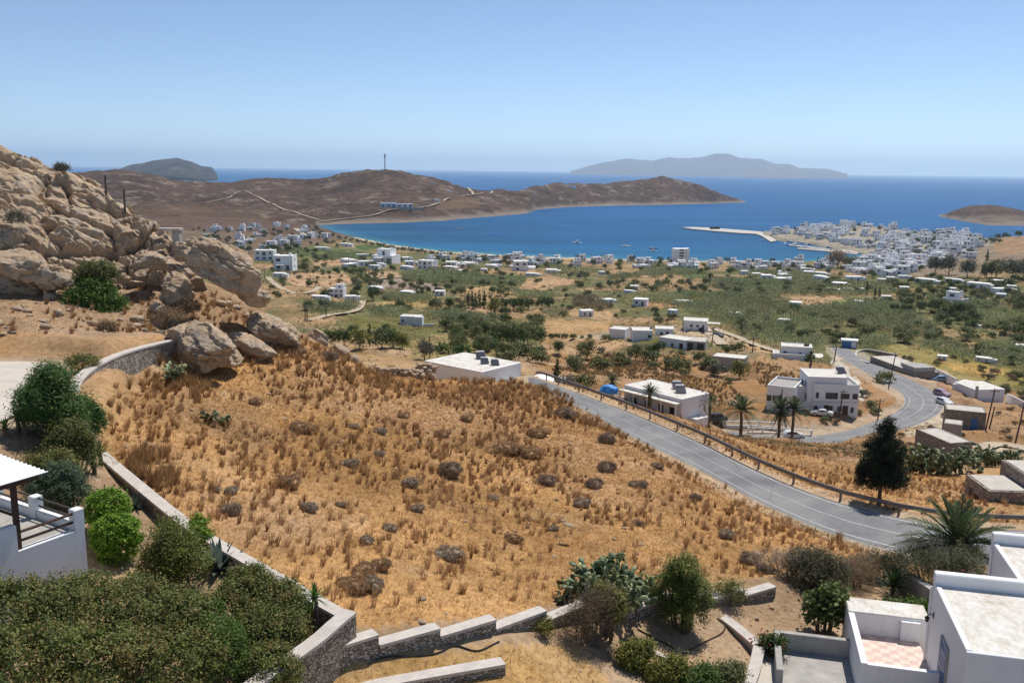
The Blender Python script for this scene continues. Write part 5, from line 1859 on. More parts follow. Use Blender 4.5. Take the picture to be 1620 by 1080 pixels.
def town_mesh(seed):
    rg = random.Random(seed)
    mb = MB()

    def block(x0, x1, y0, y1, z0, z1, roof):
        mb.box(x0, x1, y0, y1, z0, z1, 0)
        mb.box(x0 + 0.3, x1 - 0.3, y0 + 0.3, y1 - 0.3, z1 + 0.005, z1 + 0.05, roof)
        # parapet
        if z1 > 1:
            mb.box(x0 - .03, x1 + .03, y0 - .03, y0 + .27, z1, z1 + .35, 0)
            mb.box(x0 - .03, x0 + .27, y0 + .27, y1, z1, z1 + .35, 0)
            mb.box(x1 - .27, x1 + .03, y0 + .27, y1, z1, z1 + .35, 0)
        fl = max(1, int(round((z1 - max(z0, 0)) / 3.1)))
        for f_ in range(fl):
            zf = max(z0, 0) + f_ * 3.1
            nn = max(1, int((x1 - x0) / 2.8))
            for i in range(nn):
                if rg.random() < 0.15:
                    continue
                u = x0 + (i + 0.5) * (x1 - x0) / nn
                ww = rg.choice([0.5, 0.55, 0.8])
                dr = rg.random() < 0.3
                mb.box(u - ww, u + ww, y0 - 0.05, y0 + 0.05, zf + (0.1 if dr else 0.9), zf + 2.2, 2)
            for sx in (x0, x1):
                for i in range(max(1, int((y1 - y0) / 4))):
                    if rg.random() < 0.4:
                        continue
                    u = y0 + (i + 0.5) * (y1 - y0) / max(1, int((y1 - y0) / 4))
                    mb.box(sx - 0.05, sx + 0.05, u - 0.45, u + 0.45, zf + 0.9, zf + 2.1, 2)
        if fl > 1 and rg.random() < 0.6:
            a = x0 + rg.random() * (x1 - x0) * 0.4
            b = a + (x1 - x0) * 0.45
            mb.box(a, b, y0 - 1.3, y0, z1 - 3.15, z1 - 3.0, 0)
            mb.box(a, b, y0 - 1.3, y0 - 1.2, z1 - 3.0, z1 - 2.1, 0)
            mb.box(a + 0.2, b - 0.2, y0 - 0.06, y0 + 0.04, z1 - 2.9, z1 - 0.7, 2)

    w, d = rg.uniform(6.5, 11), rg.uniform(6, 9)
    h = rg.choice([3.2, 3.2, 6.2, 6.2, 6.4])
    rf = rg.choice([1, 1, 1, 1, 4, 3 if rg.random() < 0.5 else 1])
    block(-w / 2, w / 2, 0, d, -6, h, rf)
    r = rg.random()
    if r < 0.45:
        w2 = w * rg.uniform(0.4, 0.7)
        x = -w / 2 + rg.random() * (w - w2)
        block(x, x + w2, d * 0.3, d - 0.004, h, h + 2.9, 1)
    if rg.random() < 0.6:
        s = rg.choice([-1, 1])
        a, b = (w / 2 + 0.002, w / 2 + rg.uniform(3, 6)) if s > 0 else (-w / 2 - rg.uniform(3, 6), -w / 2 - 0.002)
        block(a, b, 0.8, d * 0.85, -6, 3.0, rg.choice([1, 1, 4]))
    if rg.random() < 0.5:
        mb.box(-w * 0.3, w * 0.1, -2.4, -0.002, 2.6, 2.75, 1)
        for xx in (-w * 0.3, w * 0.1 - 0.2):
            mb.box(xx, xx + 0.2, -2.4, -2.2, -1, 2.6, 0)
    mb.box(w * 0.2, w * 0.2 + 0.8, d * 0.5, d * 0.5 + 0.8, h + 0.04 if r >= 0.45 else h + 2.95, h + 1.1 if r >= 0.45 else h + 3.9, 0)
    return mb.mesh('town_house', [M[k] for k in FAR_MATS])


TOWN = [town_mesh(500 + i) for i in range(16)]


def far_house(q, rz, label, group, mesh=None, s=1.0, name='town_house'):
    o = link(name, mesh or random.choice(TOWN), None, q, rz)
    o.scale = (s, s, s)
    return tag(o, label, 'house', group)


def face_cam(q):
    """rotation that turns local -y towards the viewer's side of the valley"""
    return -math.atan2(q[0], q[1])


def fill_houses(poly, n, mind, label, group, jitter=0.45, seed=1, s=(0.85, 1.1), dmin=300, dmax=1e9, meshes=None):
    rg = random.Random(seed)
    xs, ys = [p[0] for p in poly], [p[1] for p in poly]
    got, tries = [], 0
    while len(got) < n and tries < n * 60:
        tries += 1
        px, py = rg.uniform(min(xs), max(xs)), rg.uniform(min(ys), max(ys))
        if not inpoly(np.array([px]), np.array([py]), poly)[0]:
            continue
        q = G(px, py, dmin, dmax)
        if q[2] < 0.9:
            continue
        if any((q[0] - o[0]) ** 2 + (q[1] - o[1]) ** 2 < mind * mind for o in HOUSES):
            continue
        HOUSES.append(q)
        got.append(q)
        far_house(q, face_cam(q) + rg.gauss(0, jitter), label, group, (meshes or TOWN)[rg.randrange(len(meshes or TOWN))], rg.uniform(*s), 'white_house' if meshes else 'town_house')
    return got


HOUSES = []


# ---------------------------------------------------------------- vehicles
def car(label, q, rz, paint, kind='hatch', group='parked cars'):
    """x forward"""
    t = thing('parked_car', label, 'car', q, rz, group)
    if kind == 'van':
        pr = [(-2.1, 0.35), (-2.15, 0.9), (-2.1, 1.75), (-1.9, 1.95), (0.9, 1.95), (1.35, 1.45), (2.05, 1.1), (2.15, 0.7), (2.1, 0.35)]
        gl = [(-1.9, 1.2), (-1.8, 1.75), (0.8, 1.75), (1.2, 1.25)]
    elif kind == 'coupe':
        pr = [(-2.15, 0.3), (-2.2, 0.7), (-2.0, 0.92), (-1.2, 1.0), (-0.5, 1.30), (0.25, 1.32), (0.95, 0.95), (2.0, 0.78), (2.2, 0.55), (2.15, 0.3)]
        gl = [(-1.0, 0.98), (-0.5, 1.22), (0.2, 1.24), (0.75, 0.96)]
    else:
        pr = [(-1.95, 0.3), (-2.0, 0.75), (-1.85, 1.05), (-1.55, 1.42), (-0.9, 1.50), (0.2, 1.48), (0.95, 1.02), (1.8, 0.85), (2.0, 0.6), (1.95, 0.3)]
        gl = [(-1.55, 1.02), (-1.35, 1.36), (0.15, 1.38), (0.75, 1.0)]
    W, n = 0.84, len(pr)
    mb = MB()
    vs = []
    mz = max(p[1] for p in pr)
    for y, k in ((-W, 0), (W, 0)):
        for x, z in pr:
            tuck = 0.16 * max(0, (z - 0.85)) / (mz - 0.85)
            vs.append((x, y * (1 - tuck), z))
    mb.add(vs, [tuple(range(n)), tuple(range(n, 2 * n))[::-1]] + [(i, n + i, n + (i + 1) % n, (i + 1) % n) for i in range(n)])
    o = mb.build('body', M[paint], t)
    me = o.data
    bm = bmesh.new()
    bm.from_mesh(me)
    bmesh.ops.recalc_face_normals(bm, faces=bm.faces)
    bmesh.ops.bevel(bm, geom=[e for e in bm.edges], offset=0.05, segments=2, affect='EDGES')
    bm.to_mesh(me)
    bm.free()
    wb = MB()
    for s in (-1, 1):
        vv = []
        for x, z in gl:
            tuck = 0.16 * max(0, (z - 0.85)) / (mz - 0.85)
            vv.append((x, s * (W * (1 - tuck) + 0.012), z))
        wb.add(vv, [(0, 1, 2, 3) if s > 0 else (3, 2, 1, 0)])
    wb.build('side_window', M['glass_dark'], t)
    fb = MB()
    (xa, za), (xb, zb) = (gl[3], gl[2])
    fb.add([(xa + 0.16, -0.68, za + 0.03), (xa + 0.16, 0.68, za + 0.03), (xb + 0.17, 0.62, zb), (xb + 0.17, -0.62, zb)], [(0, 1, 2, 3)])
    fb.build('windscreen', M['glass_dark'], t)
    rb = MB()
    (xa, za), (xb, zb) = (gl[0], gl[1])
    rb.add([(xa - 0.22, -0.66, za + 0.03), (xa - 0.22, 0.66, za + 0.03), (xb - 0.2, 0.6, zb), (xb - 0.2, -0.6, zb)], [(3, 2, 1, 0)])
    rb.build('rear_window', M['glass_dark'], t)
    for x in (-1.25, 1.28):
        for s in (-1, 1):
            w = MB().tube([(x, s * 0.70, 0.31), (x, s * 0.89, 0.31)], 0.31, 14).build('wheel', M['rubber'], t)
            MB().tube([(x, s * 0.885, 0.31), (x, s * 0.905, 0.31)], 0.19, 12).build('rim', M['chrome'], w)
    for s in (-1, 1):
        MB().box(pr[-2][0] - 0.12, pr[-2][0] - 0.01, s * 0.62 - 0.14, s * 0.62 + 0.14, 0.58, 0.72).build('headlight', M['clear_light'], t)
        MB().box(pr[1][0] - 0.0, pr[1][0] + 0.12, s * 0.66 - 0.1, s * 0.66 + 0.1, 0.72, 0.88).build('tail_light', M['red_light'], t)
    return t


# ---------------------------------------------------------------- boats
def boat(label, q, rz, L=9.0, mast=False, hull='white_far', group='boats moored in the bay', big=False):
    t = thing('moored_boat', label, 'boat', q, rz, group)
    mb = MB()
    st = []
    for f, hw, zk, zd in ((-0.5, 0.13, -0.25, 0.85), (-0.2, 0.165, -0.35, 0.85), (0.15, 0.15, -0.35, 0.95), (0.38, 0.075, -0.2, 1.1), (0.5, 0.004, 0.1, 1.3)):
        st.append([(f * L, -hw * L, zd), (f * L, -hw * L * 0.8, 0.1), (f * L, 0, zk), (f * L, hw * L * 0.8, 0.1), (f * L, hw * L, zd)])
    vs = [p for s in st for p in s]
    fs = [(i * 5 + k, i * 5 + k + 1, (i + 1) * 5 + k + 1, (i + 1) * 5 + k) for i in range(4) for k in range(4)]
    fs += [(0, 5, 9, 4), (5, 10, 14, 9), (10, 15, 19, 14), (15, 20, 24, 19), (0, 4, 3, 2, 1)]
    mb.add(vs, fs)
    mb.build('hull', M[hull], t)
    c = MB()
    if mast:
        c.box(-0.15 * L, 0.2 * L, -0.09 * L, 0.09 * L, 0.85, 1.45, bev=0.1)
    else:
        c.box(-0.25 * L, 0.1 * L, -0.11 * L, 0.11 * L, 0.85, 2.5, bev=0.2)
        if big:
            c.box(-0.22 * L, 0.0 * L, -0.09 * L, 0.09 * L, 2.505, 3.9, bev=0.2)
    co = c.build('cabin', M['white_far'], t)
    wb = MB()
    if mast:
        wb.box(-0.12 * L, 0.17 * L, -0.093 * L, 0.093 * L, 1.05, 1.25)
    else:
        wb.box(-0.22 * L, 0.08 * L, -0.113 * L, 0.113 * L, 1.6, 2.1)
    wb.build('cabin_window', M['window_far'], co)
    mz = 13 if mast else 5.5
    MB().tube([(0.05 * L, 0, 0.8), (0.05 * L, 0, mz)], 0.14 if mast else 0.1, 5).build('mast', M['galv'], t)
    if mast:
        MB().tube([(0.05 * L, 0, 2.2), (-0.4 * L, 0, 2.1)], 0.12, 5).build('boom', M['wood_dark'], t)
    return t
def depth_of(q):
    return float(np.dot(np.array(q) - np.array([0, 0, CAMH]), _f))


def m_of(px, q):
    return px * depth_of(q) / FPX


# ================================================================ white house with the pergola (bottom left of the view)
O_ = P(134, 838, 31.0)
hl = thing('terrace_house', 'white house with a roof terrace, dark brown pergola post and white corrugated canopy', 'house', O_, math.atan2(0.51, -0.86))
MB().box(0, 8, 0, 10, -5, 0).build('wall', M['white'], hl)
MB().box(0.28, 7.9, 0.28, 9.9, 0.003, 0.02).build('terrace_floor', M['concrete'], hl)
MB().box(0.0, 0.26, 2.2, 10, 0.003, 0.92, bev=0.02).build('parapet', M['white'], hl)
MB().box(0.0, 0.26, 0.34, 2.196, 0.003, 0.09, bev=0.02).build('parapet', M['white'], hl)
MB().box(0.32, 7, 0.0, 0.24, 0.003, 0.28, bev=0.02).build('kerb', M['white'], hl)
for x in (0.0, 2.2, 4.5):
    MB().box(x, x + 0.31, -0.02, 0.31, 0.003, 0.76, bev=0.03).build('pillar', M['white'], hl)
for z in (0.34, 0.62):
    MB().tube([(0.13, 0.3, z), (0.13, 2.1, z)], 0.045, 6).build('handrail', M['wood_dark'], hl)
for x0, x1 in ((0.31, 2.2), (2.51, 4.5)):
    for z in (0.42, 0.68):
        MB().tube([(x0, 0.13, z), (x1, 0.13, z)], 0.035, 6).build('handrail', M['rail_metal'], hl)
MB().box(0.06, 0.20, 2.04, 2.18, -0.1, 2.12).build('pergola_post', M['wood_dark'], hl)
bm_ = MB().box(0.02, 0.18, 1.35, 10, 2.123, 2.30)
bm_.box(0.185, 5.0, 1.35, 1.45, 2.123, 2.28)
bm_.build('pergola_beam', M['wood_dark'], hl)
MB().tube([(0.13, 2.1, 1.15), (1.8, 2.1, 1.15)], 0.05, 5).build('pergola_brace', M['wood_dark'], hl)
V, F = [], []
nx = 120
for i in range(nx + 1):
    x = -0.25 + 5.2 * i / nx
    z = 2.36 + 0.035 * math.cos(x * 2 * math.pi / 0.22) + x * 0.05
    for y in (1.2, 10.0):
        V += [(x, y, z), (x, y, z - 0.02)]
for i in range(nx):
    b, c = i * 4, i * 4 + 4
    F += [(b, c, c + 2, b + 2), (b + 1, b + 3, c + 3, c + 1), (b, b + 1, c + 1, c), (b + 2, c + 2, c + 3, b + 3)]
link('corrugated_canopy', raw_mesh('corrugated_canopy', V, F, M['white']), hl)
st = thing('stone_steps', 'two pale stone steps at the foot of the white terrace house beside the hedge', 'steps', P(163, 918, 31.6), 0.5)
MB().box(-0.1, 0.75, -0.45, 0.45, -1, 0.02, bev=0.03).build('step', M['paving'], st)
MB().box(0.55, 1.9, -0.95, -0.05, -1, -0.16, bev=0.03).build('step', M['paving'], st)

# ================================================================ white flat-roofed house (bottom right)
NL = P(1530, 1034, 30.1)
hr = thing('roof_terrace_house', 'large white house with weathered flat roofs, pink checker-tiled terrace and blue door', 'house', NL, math.atan2(-0.235, 0.972))


def rim(x0, x1, y0, y1, z, pl, pr, pf, pb):
    """parapets: (height, thickness) left, right, far, near"""
    mb = MB()
    if pf:
        mb.box(x0 - .01, x1 + .01, y1 - pf[1], y1 + .01, z, z + pf[0], bev=0.03)
    if pb:
        mb.box(x0 - .01, x1 + .01, y0 - .01, y0 + pb[1], z, z + pb[0], bev=0.02)
    if pl:
        mb.box(x0 - .01, x0 + pl[1], y0 + (pb[1] if pb else 0), y1 - (pf[1] if pf else 0), z, z + pl[0], bev=0.02)
    if pr:
        mb.box(x1 - pr[1], x1 + .01, y0 + (pb[1] if pb else 0), y1 - (pf[1] if pf else 0), z, z + pr[0], bev=0.02)
    return mb


MB().box(0, 8, 0, 5.2, -7, 0).build('wall', M['white'], hr)
MB().box(0.2, 7.9, 0.1, 5.0, 0.003, 0.05).build('roof', M['white_roof'], hr)
rim(0, 8, 0, 5.2, 0.001, (0.10, 0.18), None, None, (0.07, 0.10)).build('parapet', M['white'], hr)
MB().box(-0.012, 3.05, 4.85, 5.21, 0.002, 0.52, bev=0.04).build('parapet', M['white'], hr)
MB().box(3.1, 9, 5.25, 9.9, -7, 0.02).build('wall', M['white'], hr)
MB().box(3.3, 8.9, 5.3, 9.6, 0.023, 0.07).build('roof', M['white_roof'], hr)
MB().box(3.09, 9, 9.6, 9.91, 0.024, 0.50, bev=0.04).build('parapet', M['white'], hr)
MB().box(3.09, 3.28, 5.25, 9.59, 0.024, 0.12, bev=0.02).build('parapet', M['white'], hr)
# terrace block
tw = MB()
tw.box(-2.65, -2.43, 2.7, 7.9, -7, -2.2)
tw.box(-2.428, -0.005, 2.7, 2.9, -7, -2.24)
tw.box(-2.428, 0.35, 6.6, 7.9, -7, -2.2)
tw.box(-0.7, -0.005, 6.45, 6.597, -7, -2.28)
tw.build('terrace_wall', M['white'], hr)
MB().box(-2.64, 0.34, 6.62, 7.89, -2.197, -2.15, bev=0.02).build('terrace_roof_slab', M['white_roof'], hr)
MB().box(-2.425, -0.006, 2.905, 6.59, -7, -3.05).build('terrace_floor', M['tiles'], hr)
MB().box(0.0 - 0.05, 0.0 - 0.005, 2.1, 3.05, -3.3, -1.05).build('door', M['blue_paint'], hr)
dr = hr.children[-1]
g_ = MB()
for i in range(5):
    y = 2.22 + i * 0.18
    g_.tube([(-0.075, y, -3.2), (-0.075, y, -1.15)], 0.012, 4)
for z in (-2.9, -2.4, -1.9, -1.4):
    g_.tube([(-0.075, 2.15, z), (-0.075, 3.0, z)], 0.012, 4)
g_.build('door_grille', M['chrome'], dr)
fr_ = MB().box(-0.07, -0.004, 2.02, 2.097, -3.3, -0.98).box(-0.07, -0.004, 3.053, 3.13, -3.3, -0.98).box(-0.07, -0.004, 2.098, 3.052, -1.047, -0.98)
fr_.build('door_frame', M['concrete'], dr)
lm = MB()
lm.tube([(-0.02, 4.62, -1.0), (-0.16, 4.62, -0.95), (-0.22, 4.62, -1.05)], 0.018, 6)
lm.tube([(-0.22, 4.62, -1.05), (-0.22, 4.62, -1.10), (-0.22, 4.62, -1.27)], [0.02, 0.09, 0.05], 8)
lm.box(-0.03, -0.003, 4.57, 4.67, -1.1, -0.9)
lm.build('wall_lamp', M['black_metal'], hr)
MB().tube([(-0.06, 5.12, -0.1), (-0.06, 5.12, -3.6)], 0.045, 8).build('downpipe', M['white'], hr)
MB().tube([(3.04, 9.5, -0.1), (3.04, 9.5, -3.6)], 0.045, 8).build('downpipe', M['white'], hr)
# grey patio beside it
pt = thing('concrete_patio', 'sunken grey concrete patio with low walls beside the tiled terrace', 'patio', NL, math.atan2(-0.235, 0.972))
MB().box(-5.25, -2.66, -1, 5.55, -5.5, -3.62).build('patio_floor', M['concrete'], pt)
MB().box(-5.5, -5.255, 2.75, 5.8, -5.5, -2.9, bev=0.02).build('patio_wall', M['concrete'], pt)
MB().box(-5.25, -2.66, 5.56, 5.8, -5.5, -2.9, bev=0.02).build('patio_wall', M['concrete'], pt)
# pale path beside the kerb wall
A_ = resample([P(*q) for q in [(1197, 1018, 34.1), (1192, 1052, 32.4), (1180, 1100, 30.4)]], 12)
Bq = resample([P(*q) for q in [(1243, 1002, 34.7), (1236, 1062, 31.9), (1232, 1110, 30.2)]], 12)
for E in (A_, Bq):
    E[:, 2] = T.h(E[:, 0], E[:, 1])
zm = np.maximum(A_[:, 2], Bq[:, 2])
A_[:, 2] = Bq[:, 2] = zm
V_, F_ = strip(A_, Bq, 4, 0.06)
tag(link('path', raw_mesh('path', V_, F_, M['paving'], None, True)), kind='structure')


# ================================================================ middle-distance houses
def place2(pl, pr, ztop, h):
    a, b = PZ(pl[0], pl[1], CAMH + ztop), PZ(pr[0], pr[1], CAMH + ztop)
    d = b - a
    q = (a + b) / 2
    q[2] -= h
    return q, math.atan2(d[1], d[0]), float(np.hypot(d[0], d[1]))


q, rz, w_ = place2((672, 571), (763, 589), -27.7, 4)
v1 = house('villa', 'white villa with solar water heaters half hidden behind the dry ridge', q, rz, w_, 8.5, 4, parapet=0.06, openings=[('window', 'r', 2, 1.2, 1.4, 1.6), ('bdoor', 'r', 1.0, 0.2, 1.0, 2.2)], extra=[(w_ / 2 + 0.01, w_ / 2 + 4, 3, 8, 0, 1.6)])
solar(v1, -0.5, 6.6, 4.1, 0.9, 0.8)
solar(v1, 2.2, 4.4, 4.1, 0.9, 0.65)
solar(v1, 4.0, 4.6, 4.1, 0.9, 0.65)
q, rz, w_ = place2((988, 609), (1079, 632), -36.5, 4)
v2 = house('villa', 'white villa with flat roof and two solar panels beside the guardrail and small palms', q, rz, w_, 7, 4, parapet=0.08, openings=[('window', 'f', -4, 1, 1.2, 1.3), ('window', 'f', -1, 1, 1.2, 1.3), ('door', 'f', 2, 0.1, 1.1, 2.2), ('window', 'f', 4.5, 1, 1.2, 1.3)], extra=[(w_ / 2 + .01, w_ / 2 + 1.6, 2, 5, 0, 0.6)])
ap = MB().box(-w_ / 2, w_ / 2, -1.5, -0.03, 3.3, 3.45)
ap.build('porch_roof', M['white_roof'], v2)
for i in range(5):
    x = -w_ / 2 + 0.15 + i * (w_ - 0.4) / 4
    MB().box(x, x + 0.2, -1.45, -1.25, -2, 3.297).build('porch_post', M['white'], v2)
solar(v2, 1.2, 5.0, 4.1, 0.9, 0.95)
solar(v2, 3.4, 3.2, 4.1, 0.9, 0.95)
q, rz, w_ = place2((831, 598), (874, 606), -33.5, 3)
sh_ = house('outbuilding', 'small white outbuilding with pale roof at the end of the guardrail beside a cypress', q, rz, w_, 5, 3, roof='roof_far', parapet=0.0, openings=[('bdoor', 'r', 2, 0.1, 0.9, 2.0)])
W2 = 1.0
q, rz, w_ = place2((1288, 611), (1360, 613), -42.0, 6)
f_ = w_ / 72.0
ub = lambda px: (px - 1324) * f_
A1 = house('apartment_house', 'two-storey white apartment house with a row of dark windows facing the parked coupe', q, rz, w_, 8.5, 6, roof='concrete', parapet=0.55, openings=[
    ('window', 'f', ub(1294), 3.6, 0.6, 1.2), ('window', 'f', ub(1317), 3.5, 2.4, 1.3), ('window', 'f', ub(1336), 3.6, 1.2, 1.1), ('window', 'f', ub(1341.5), 3.6, 0.9, 1.1), ('window', 'f', ub(1354), 3.6, 1.0, 1.1),
    ('window', 'f', ub(1293), 0.9, 0.8, 1.1), ('door', 'f', ub(1310), 0.1, 1.0, 2.1), ('window', 'f', ub(1316), 0.9, 1.0, 1.2), ('window', 'f', ub(1331), 0.9, 0.9, 1.1), ('door', 'f', ub(1340), 0.1, 1.1, 2.1), ('window', 'f', ub(1351), 0.8, 0.6, 1.1)])
solar(A1, -4, 3, 6.1, 0.1, 1.2)
MB().box(-w_ / 2 - 0.04, w_ / 2 + 0.04, -0.06, -0.004, 2.85, 2.95).build('string_course', M['concrete'], A1)
stp = MB()
for i in range(9):
    stp.box(-w_ / 2 - 0.7 - 0.45 * i, -w_ / 2 - 0.25 - 0.45 * i, 0.6, 2.2, -2, 3.2 - 0.32 * i)
stp.build('stairs', M['white'], A1)
q, rz, w_ = place2((1279, 596), (1341, 598), -40.2, 6)
A2 = house('apartment_house', 'white apartment house with a plain pale flat roof just uphill of the two-storey one', q, rz, w_, 8, 6, parapet=0.1, openings=[('window', 'l', 2.0, 3.4, 1.0, 1.6), ('door', 'l', 1.0, 0.2, 1.0, 2.2)], extra=[(-w_ / 2 - 3, -w_ / 2 - 0.01, 1.5, 6, 0, 3.6)])
solar(A2, 3.5, 4, 6.1, 0.2, 1.0)
q, rz, w_ = place2((1214, 612), (1257, 617), -42.4, 6.4)
A3 = house('apartment_house', 'white two-storey house behind the pair of tall palms', q, rz, w_, 9, 6.4, roof='concrete', parapet=0.5, openings=[('window', 'l', 4, 3.6, 1.0, 1.2), ('door', 'l', 5.5, 0.1, 1.0, 2.4), ('window', 'f', -2.2, 3.6, 1.0, 1.2), ('window', 'f', -0.6, 3.4, 1.8, 1.5), ('window', 'f', 2.6, 3.3, 1.0, 1.2), ('window', 'f', -2, 0.6, 1.0, 1.2), ('door', 'f', 1.5, 0.1, 1.0, 2.1)])
for (a, b, zt, dp, h, wall, roof, par, ops, lab, nm) in [
    ((1236, 548), (1285, 551), -48.4, 6, 3.3, 'white', 'white_roof', 0.2, [('window', 'f', -3, 1.2, 1.0, 0.9), ('window', 'f', 1, 1.2, 0.5, 0.8)], 'white house with a water tank on its roof beside the far road bend', 'white_house'),
    ((1223, 559), (1273, 562), -50.2, 5, 3.2, 'white', 'roof_pale', 0.1, [('door', 'f', 4, 0.1, 0.9, 2.0)], 'long greyish-white house front below the one with the roof tank', 'white_house'),
    ((1249, 567), (1272, 569), -51.4, 3, 2.6, 'white', 'white_roof', 0.05, [], 'small white annexe in front of the long greyish-white house', 'annexe'),
    ((1285, 565), (1304, 566), -51.6, 6, 2.8, 'white', 'white_roof', 0.05, [('window', 'f', 0, 1.0, 0.8, 0.9)], 'white annexe with a flat roof beside the small leafy tree and road bend', 'annexe'),
    ((1543, 616.5), (1590, 615.5), -48.3, 8, 3.3, 'white', 'white_roof', 0.05, [], 'plain white flat-roofed block with a chimney below the golden valley grass', 'white_house'),
    ((1507, 607), (1542, 613), -48.6, 7, 2.6, 'white', 'white_roof', 0.05, [], 'low white block joined to the plain one with the chimney', 'white_house'),
    ((964, 520), (989, 522), -52.6, 6, 3.0, 'white', 'white_roof', 0.12, [], 'white flat-roofed house beside the tan rectangular field', 'white_house'),
    ((1001.5, 523), (1033, 523.5), -50.8, 7, 3.6, 'white', 'white_roof', 0.12, [('window', 'f', 2.2, 1.3, 1.1, 1.0)], 'white house with one dark window on the mound by the tan field', 'white_house'),
    ((1037, 520), (1066, 521), -51.8, 6, 3.0, 'white', 'white_roof', 0.12, [('window', 'f', -1, 1.0, 0.8, 0.9), ('door', 'f', 1, 0.1, 0.9, 2.1)], 'white cottage with a door and window, middle of the mound houses', 'white_house'),
    ((1043, 533), (1085, 539), -49.4, 6, 3.2, 'white', 'white_roof', 0.12, [('window', 'f', 0, 1.0, 0.8, 0.9), ('window', 'f', -3, 1.0, 0.7, 0.9), ('door', 'f', 3, 0.1, 1.2, 2.1)], 'stepped white house with a small porch, lowest of the mound houses', 'white_house'),
    ((1086, 539), (1116, 541), -49.5, 7, 3.0, 'concrete', 'roof_pale', 0.0, [('window', 'f', -1.6, 0.1, 1.6, 2.3), ('window', 'f', 1.4, 0.1, 2.0, 2.3)], 'unfinished concrete house with dark empty openings', 'unfinished_house'),
    ((1080, 507), (1119, 509), -53.2, 8, 3.3, 'white', 'white_roof', 0.15, [('window', 'f', -1.2, 1.1, 0.9, 1.0), ('window', 'f', 1.0, 1.1, 0.8, 0.9), ('window', 'f', 3.0, 1.0, 0.8, 1.0)], 'white house with a flat porch above the pale dirt road', 'white_house'),
    ((1127, 563), (1178, 568), -47.9, 5, 2.7, 'concrete', 'white_roof', 0.05, [], 'long low grey building with white roof above the bright green bush', 'long_building'),
    ((1139, 510), (1118, 510), -53.6, 4, 2.6, 'white', 'white_roof', 0.0, [], '', ''),
]:
    if not lab:
        continue
    q, rz, w_ = place2(a, b, zt, h)
    o = house(nm, lab, q, rz, w_, dp, h, roof=roof, wall=wall, parapet=par, openings=ops)
    if 'tank' in lab and 'below' not in lab:
        MB().tube([(2, 3, h + 0.3), (3.4, 3, h + 0.3)], 0.45, 10).build('water_tank', M['black_metal'], o)
    if 'chimney' in lab and 'plain white' in lab:
        MB().box(-w_ / 2, -w_ / 2 + 0.6, -0.3, 0.0, -1, h + 0.9).build('chimney', M['concrete'], o)
    if 'flat porch' in lab:
        MB().box(w_ / 2, w_ / 2 + 4.5, 0.5, 4, 2.5, 2.65).build('porch_roof', M['white_roof'], o)
        for x in (w_ / 2 + 0.1, w_ / 2 + 4.2):
            MB().box(x, x + 0.2, 0.6, 0.8, -2, 2.497).build('porch_post', M['white'], o)
    if 'mound by the tan' in lab:
        MB().box(w_ / 2 - 0.6, w_ / 2 + 0.1, 3, 3.6, h, h + 1.2).build('chimney', M['concrete'], o)
# stone buildings by the road
q, rz, w_ = place2((1377, 563.5), (1446, 589.5), -49.4, 3.0)
sb = house('stone_building', 'long low stone building with a pale flat roof lining the road below the reeds', q, rz, w_, 7, 3.0, roof='roof_pale', wall='rubble_wall', parapet=0.0)
MB().box(w_ * 0.22, w_ / 2 - 0.3, 0.4, 6, 3.06, 4.2).build('roof_room', M['concrete'], sb)
MB().box(w_ * 0.10, w_ * 0.20, 1.4, 5, 3.06, 3.9).build('roof_room', M['concrete'], sb)
q, rz, w_ = place2((1497, 648), (1561, 654), -40.2, 3.2)
hb_ = house('stone_hut', 'stone hut with a pale flat roof and a blue door beside two utility poles', q, rz, w_, 4.5, 3.2, roof='roof_pale', wall='rubble_wall', parapet=0.12, openings=[('bdoor', 'f', w_ * 0.22, 0.1, 1.0, 2.1)])
q, rz, w_ = place2((1494, 669), (1522, 672.5), -38.9, 2.6)
house('stone_hut', 'tiny square stone hut in front of the hut with the blue door', q, rz, w_, 3, 2.6, roof='roof_pale', wall='concrete', parapet=0.0)
q, rz, w_ = place2((1449, 679), (1503, 702), -36.0, 3.6)
house('stone_barn', 'dark weathered stone barn with a pale sunlit roof above the prickly pear hedge', q, rz, w_, 3.6, 3.6, roof='roof_pale', wall='rubble_wall', parapet=0.10)
q, rz, w_ = place2((1528, 750), (1565, 777), -24.0, 2.9)
house('old_farmhouse', 'old plastered farmhouse with tan flat roofs and small brown windows beside the prickly pear hedge', q, rz, w_, 3.2, 2.9, roof='roof_pale', wall='rubble_wall', parapet=0.0, openings=[('door', 'f', -w_ * 0.22, 0.9, 0.6, 1.2), ('door', 'f', w_ * 0.02, 0.0, 0.7, 1.9), ('door', 'f', w_ * 0.28, 0.8, 0.6, 1.1)], extra=[(-w_ / 2 - 1.0, w_ / 2 - 0.6, 3.21, 9, 0, 3.9)])
stone_wall('road_retaining_wall', 'tall grey stone retaining wall tapering along the inner side of the road', 'wall', [[P(1346, 579, 270), P(1370, 590, 250), P(1393, 600.5, 232)]], 0.6, 3.4, 1, 'rubble_wall', 'coping', 0.2, 12)
stone_wall('roadside_stone_wall', 'curved grey stone wall at the far bend beside the blue kiosk', 'wall', [[P(1372, 573, 262), P(1358, 567, 271), P(1353, 557, 283), P(1372, 552, 290), P(1420, 560, 285)]], 0.5, 1.8, -1, 'rubble_wall', 'coping', 0.15, 20)
stone_wall('white_yard_wall', 'white yard wall behind the pale blue car', 'wall', [[P(1474, 580, 262), P(1513, 599, 243)]], 0.4, 2.2, 1, 'white', 'coping', 0.12)
stone_wall('white_yard_wall', 'white yard wall running away past the block with the chimney', 'wall', [[P(1592, 622, 236), P(1640, 645, 222)]], 0.4, 1.8, 1, 'white', 'coping', 0.12)
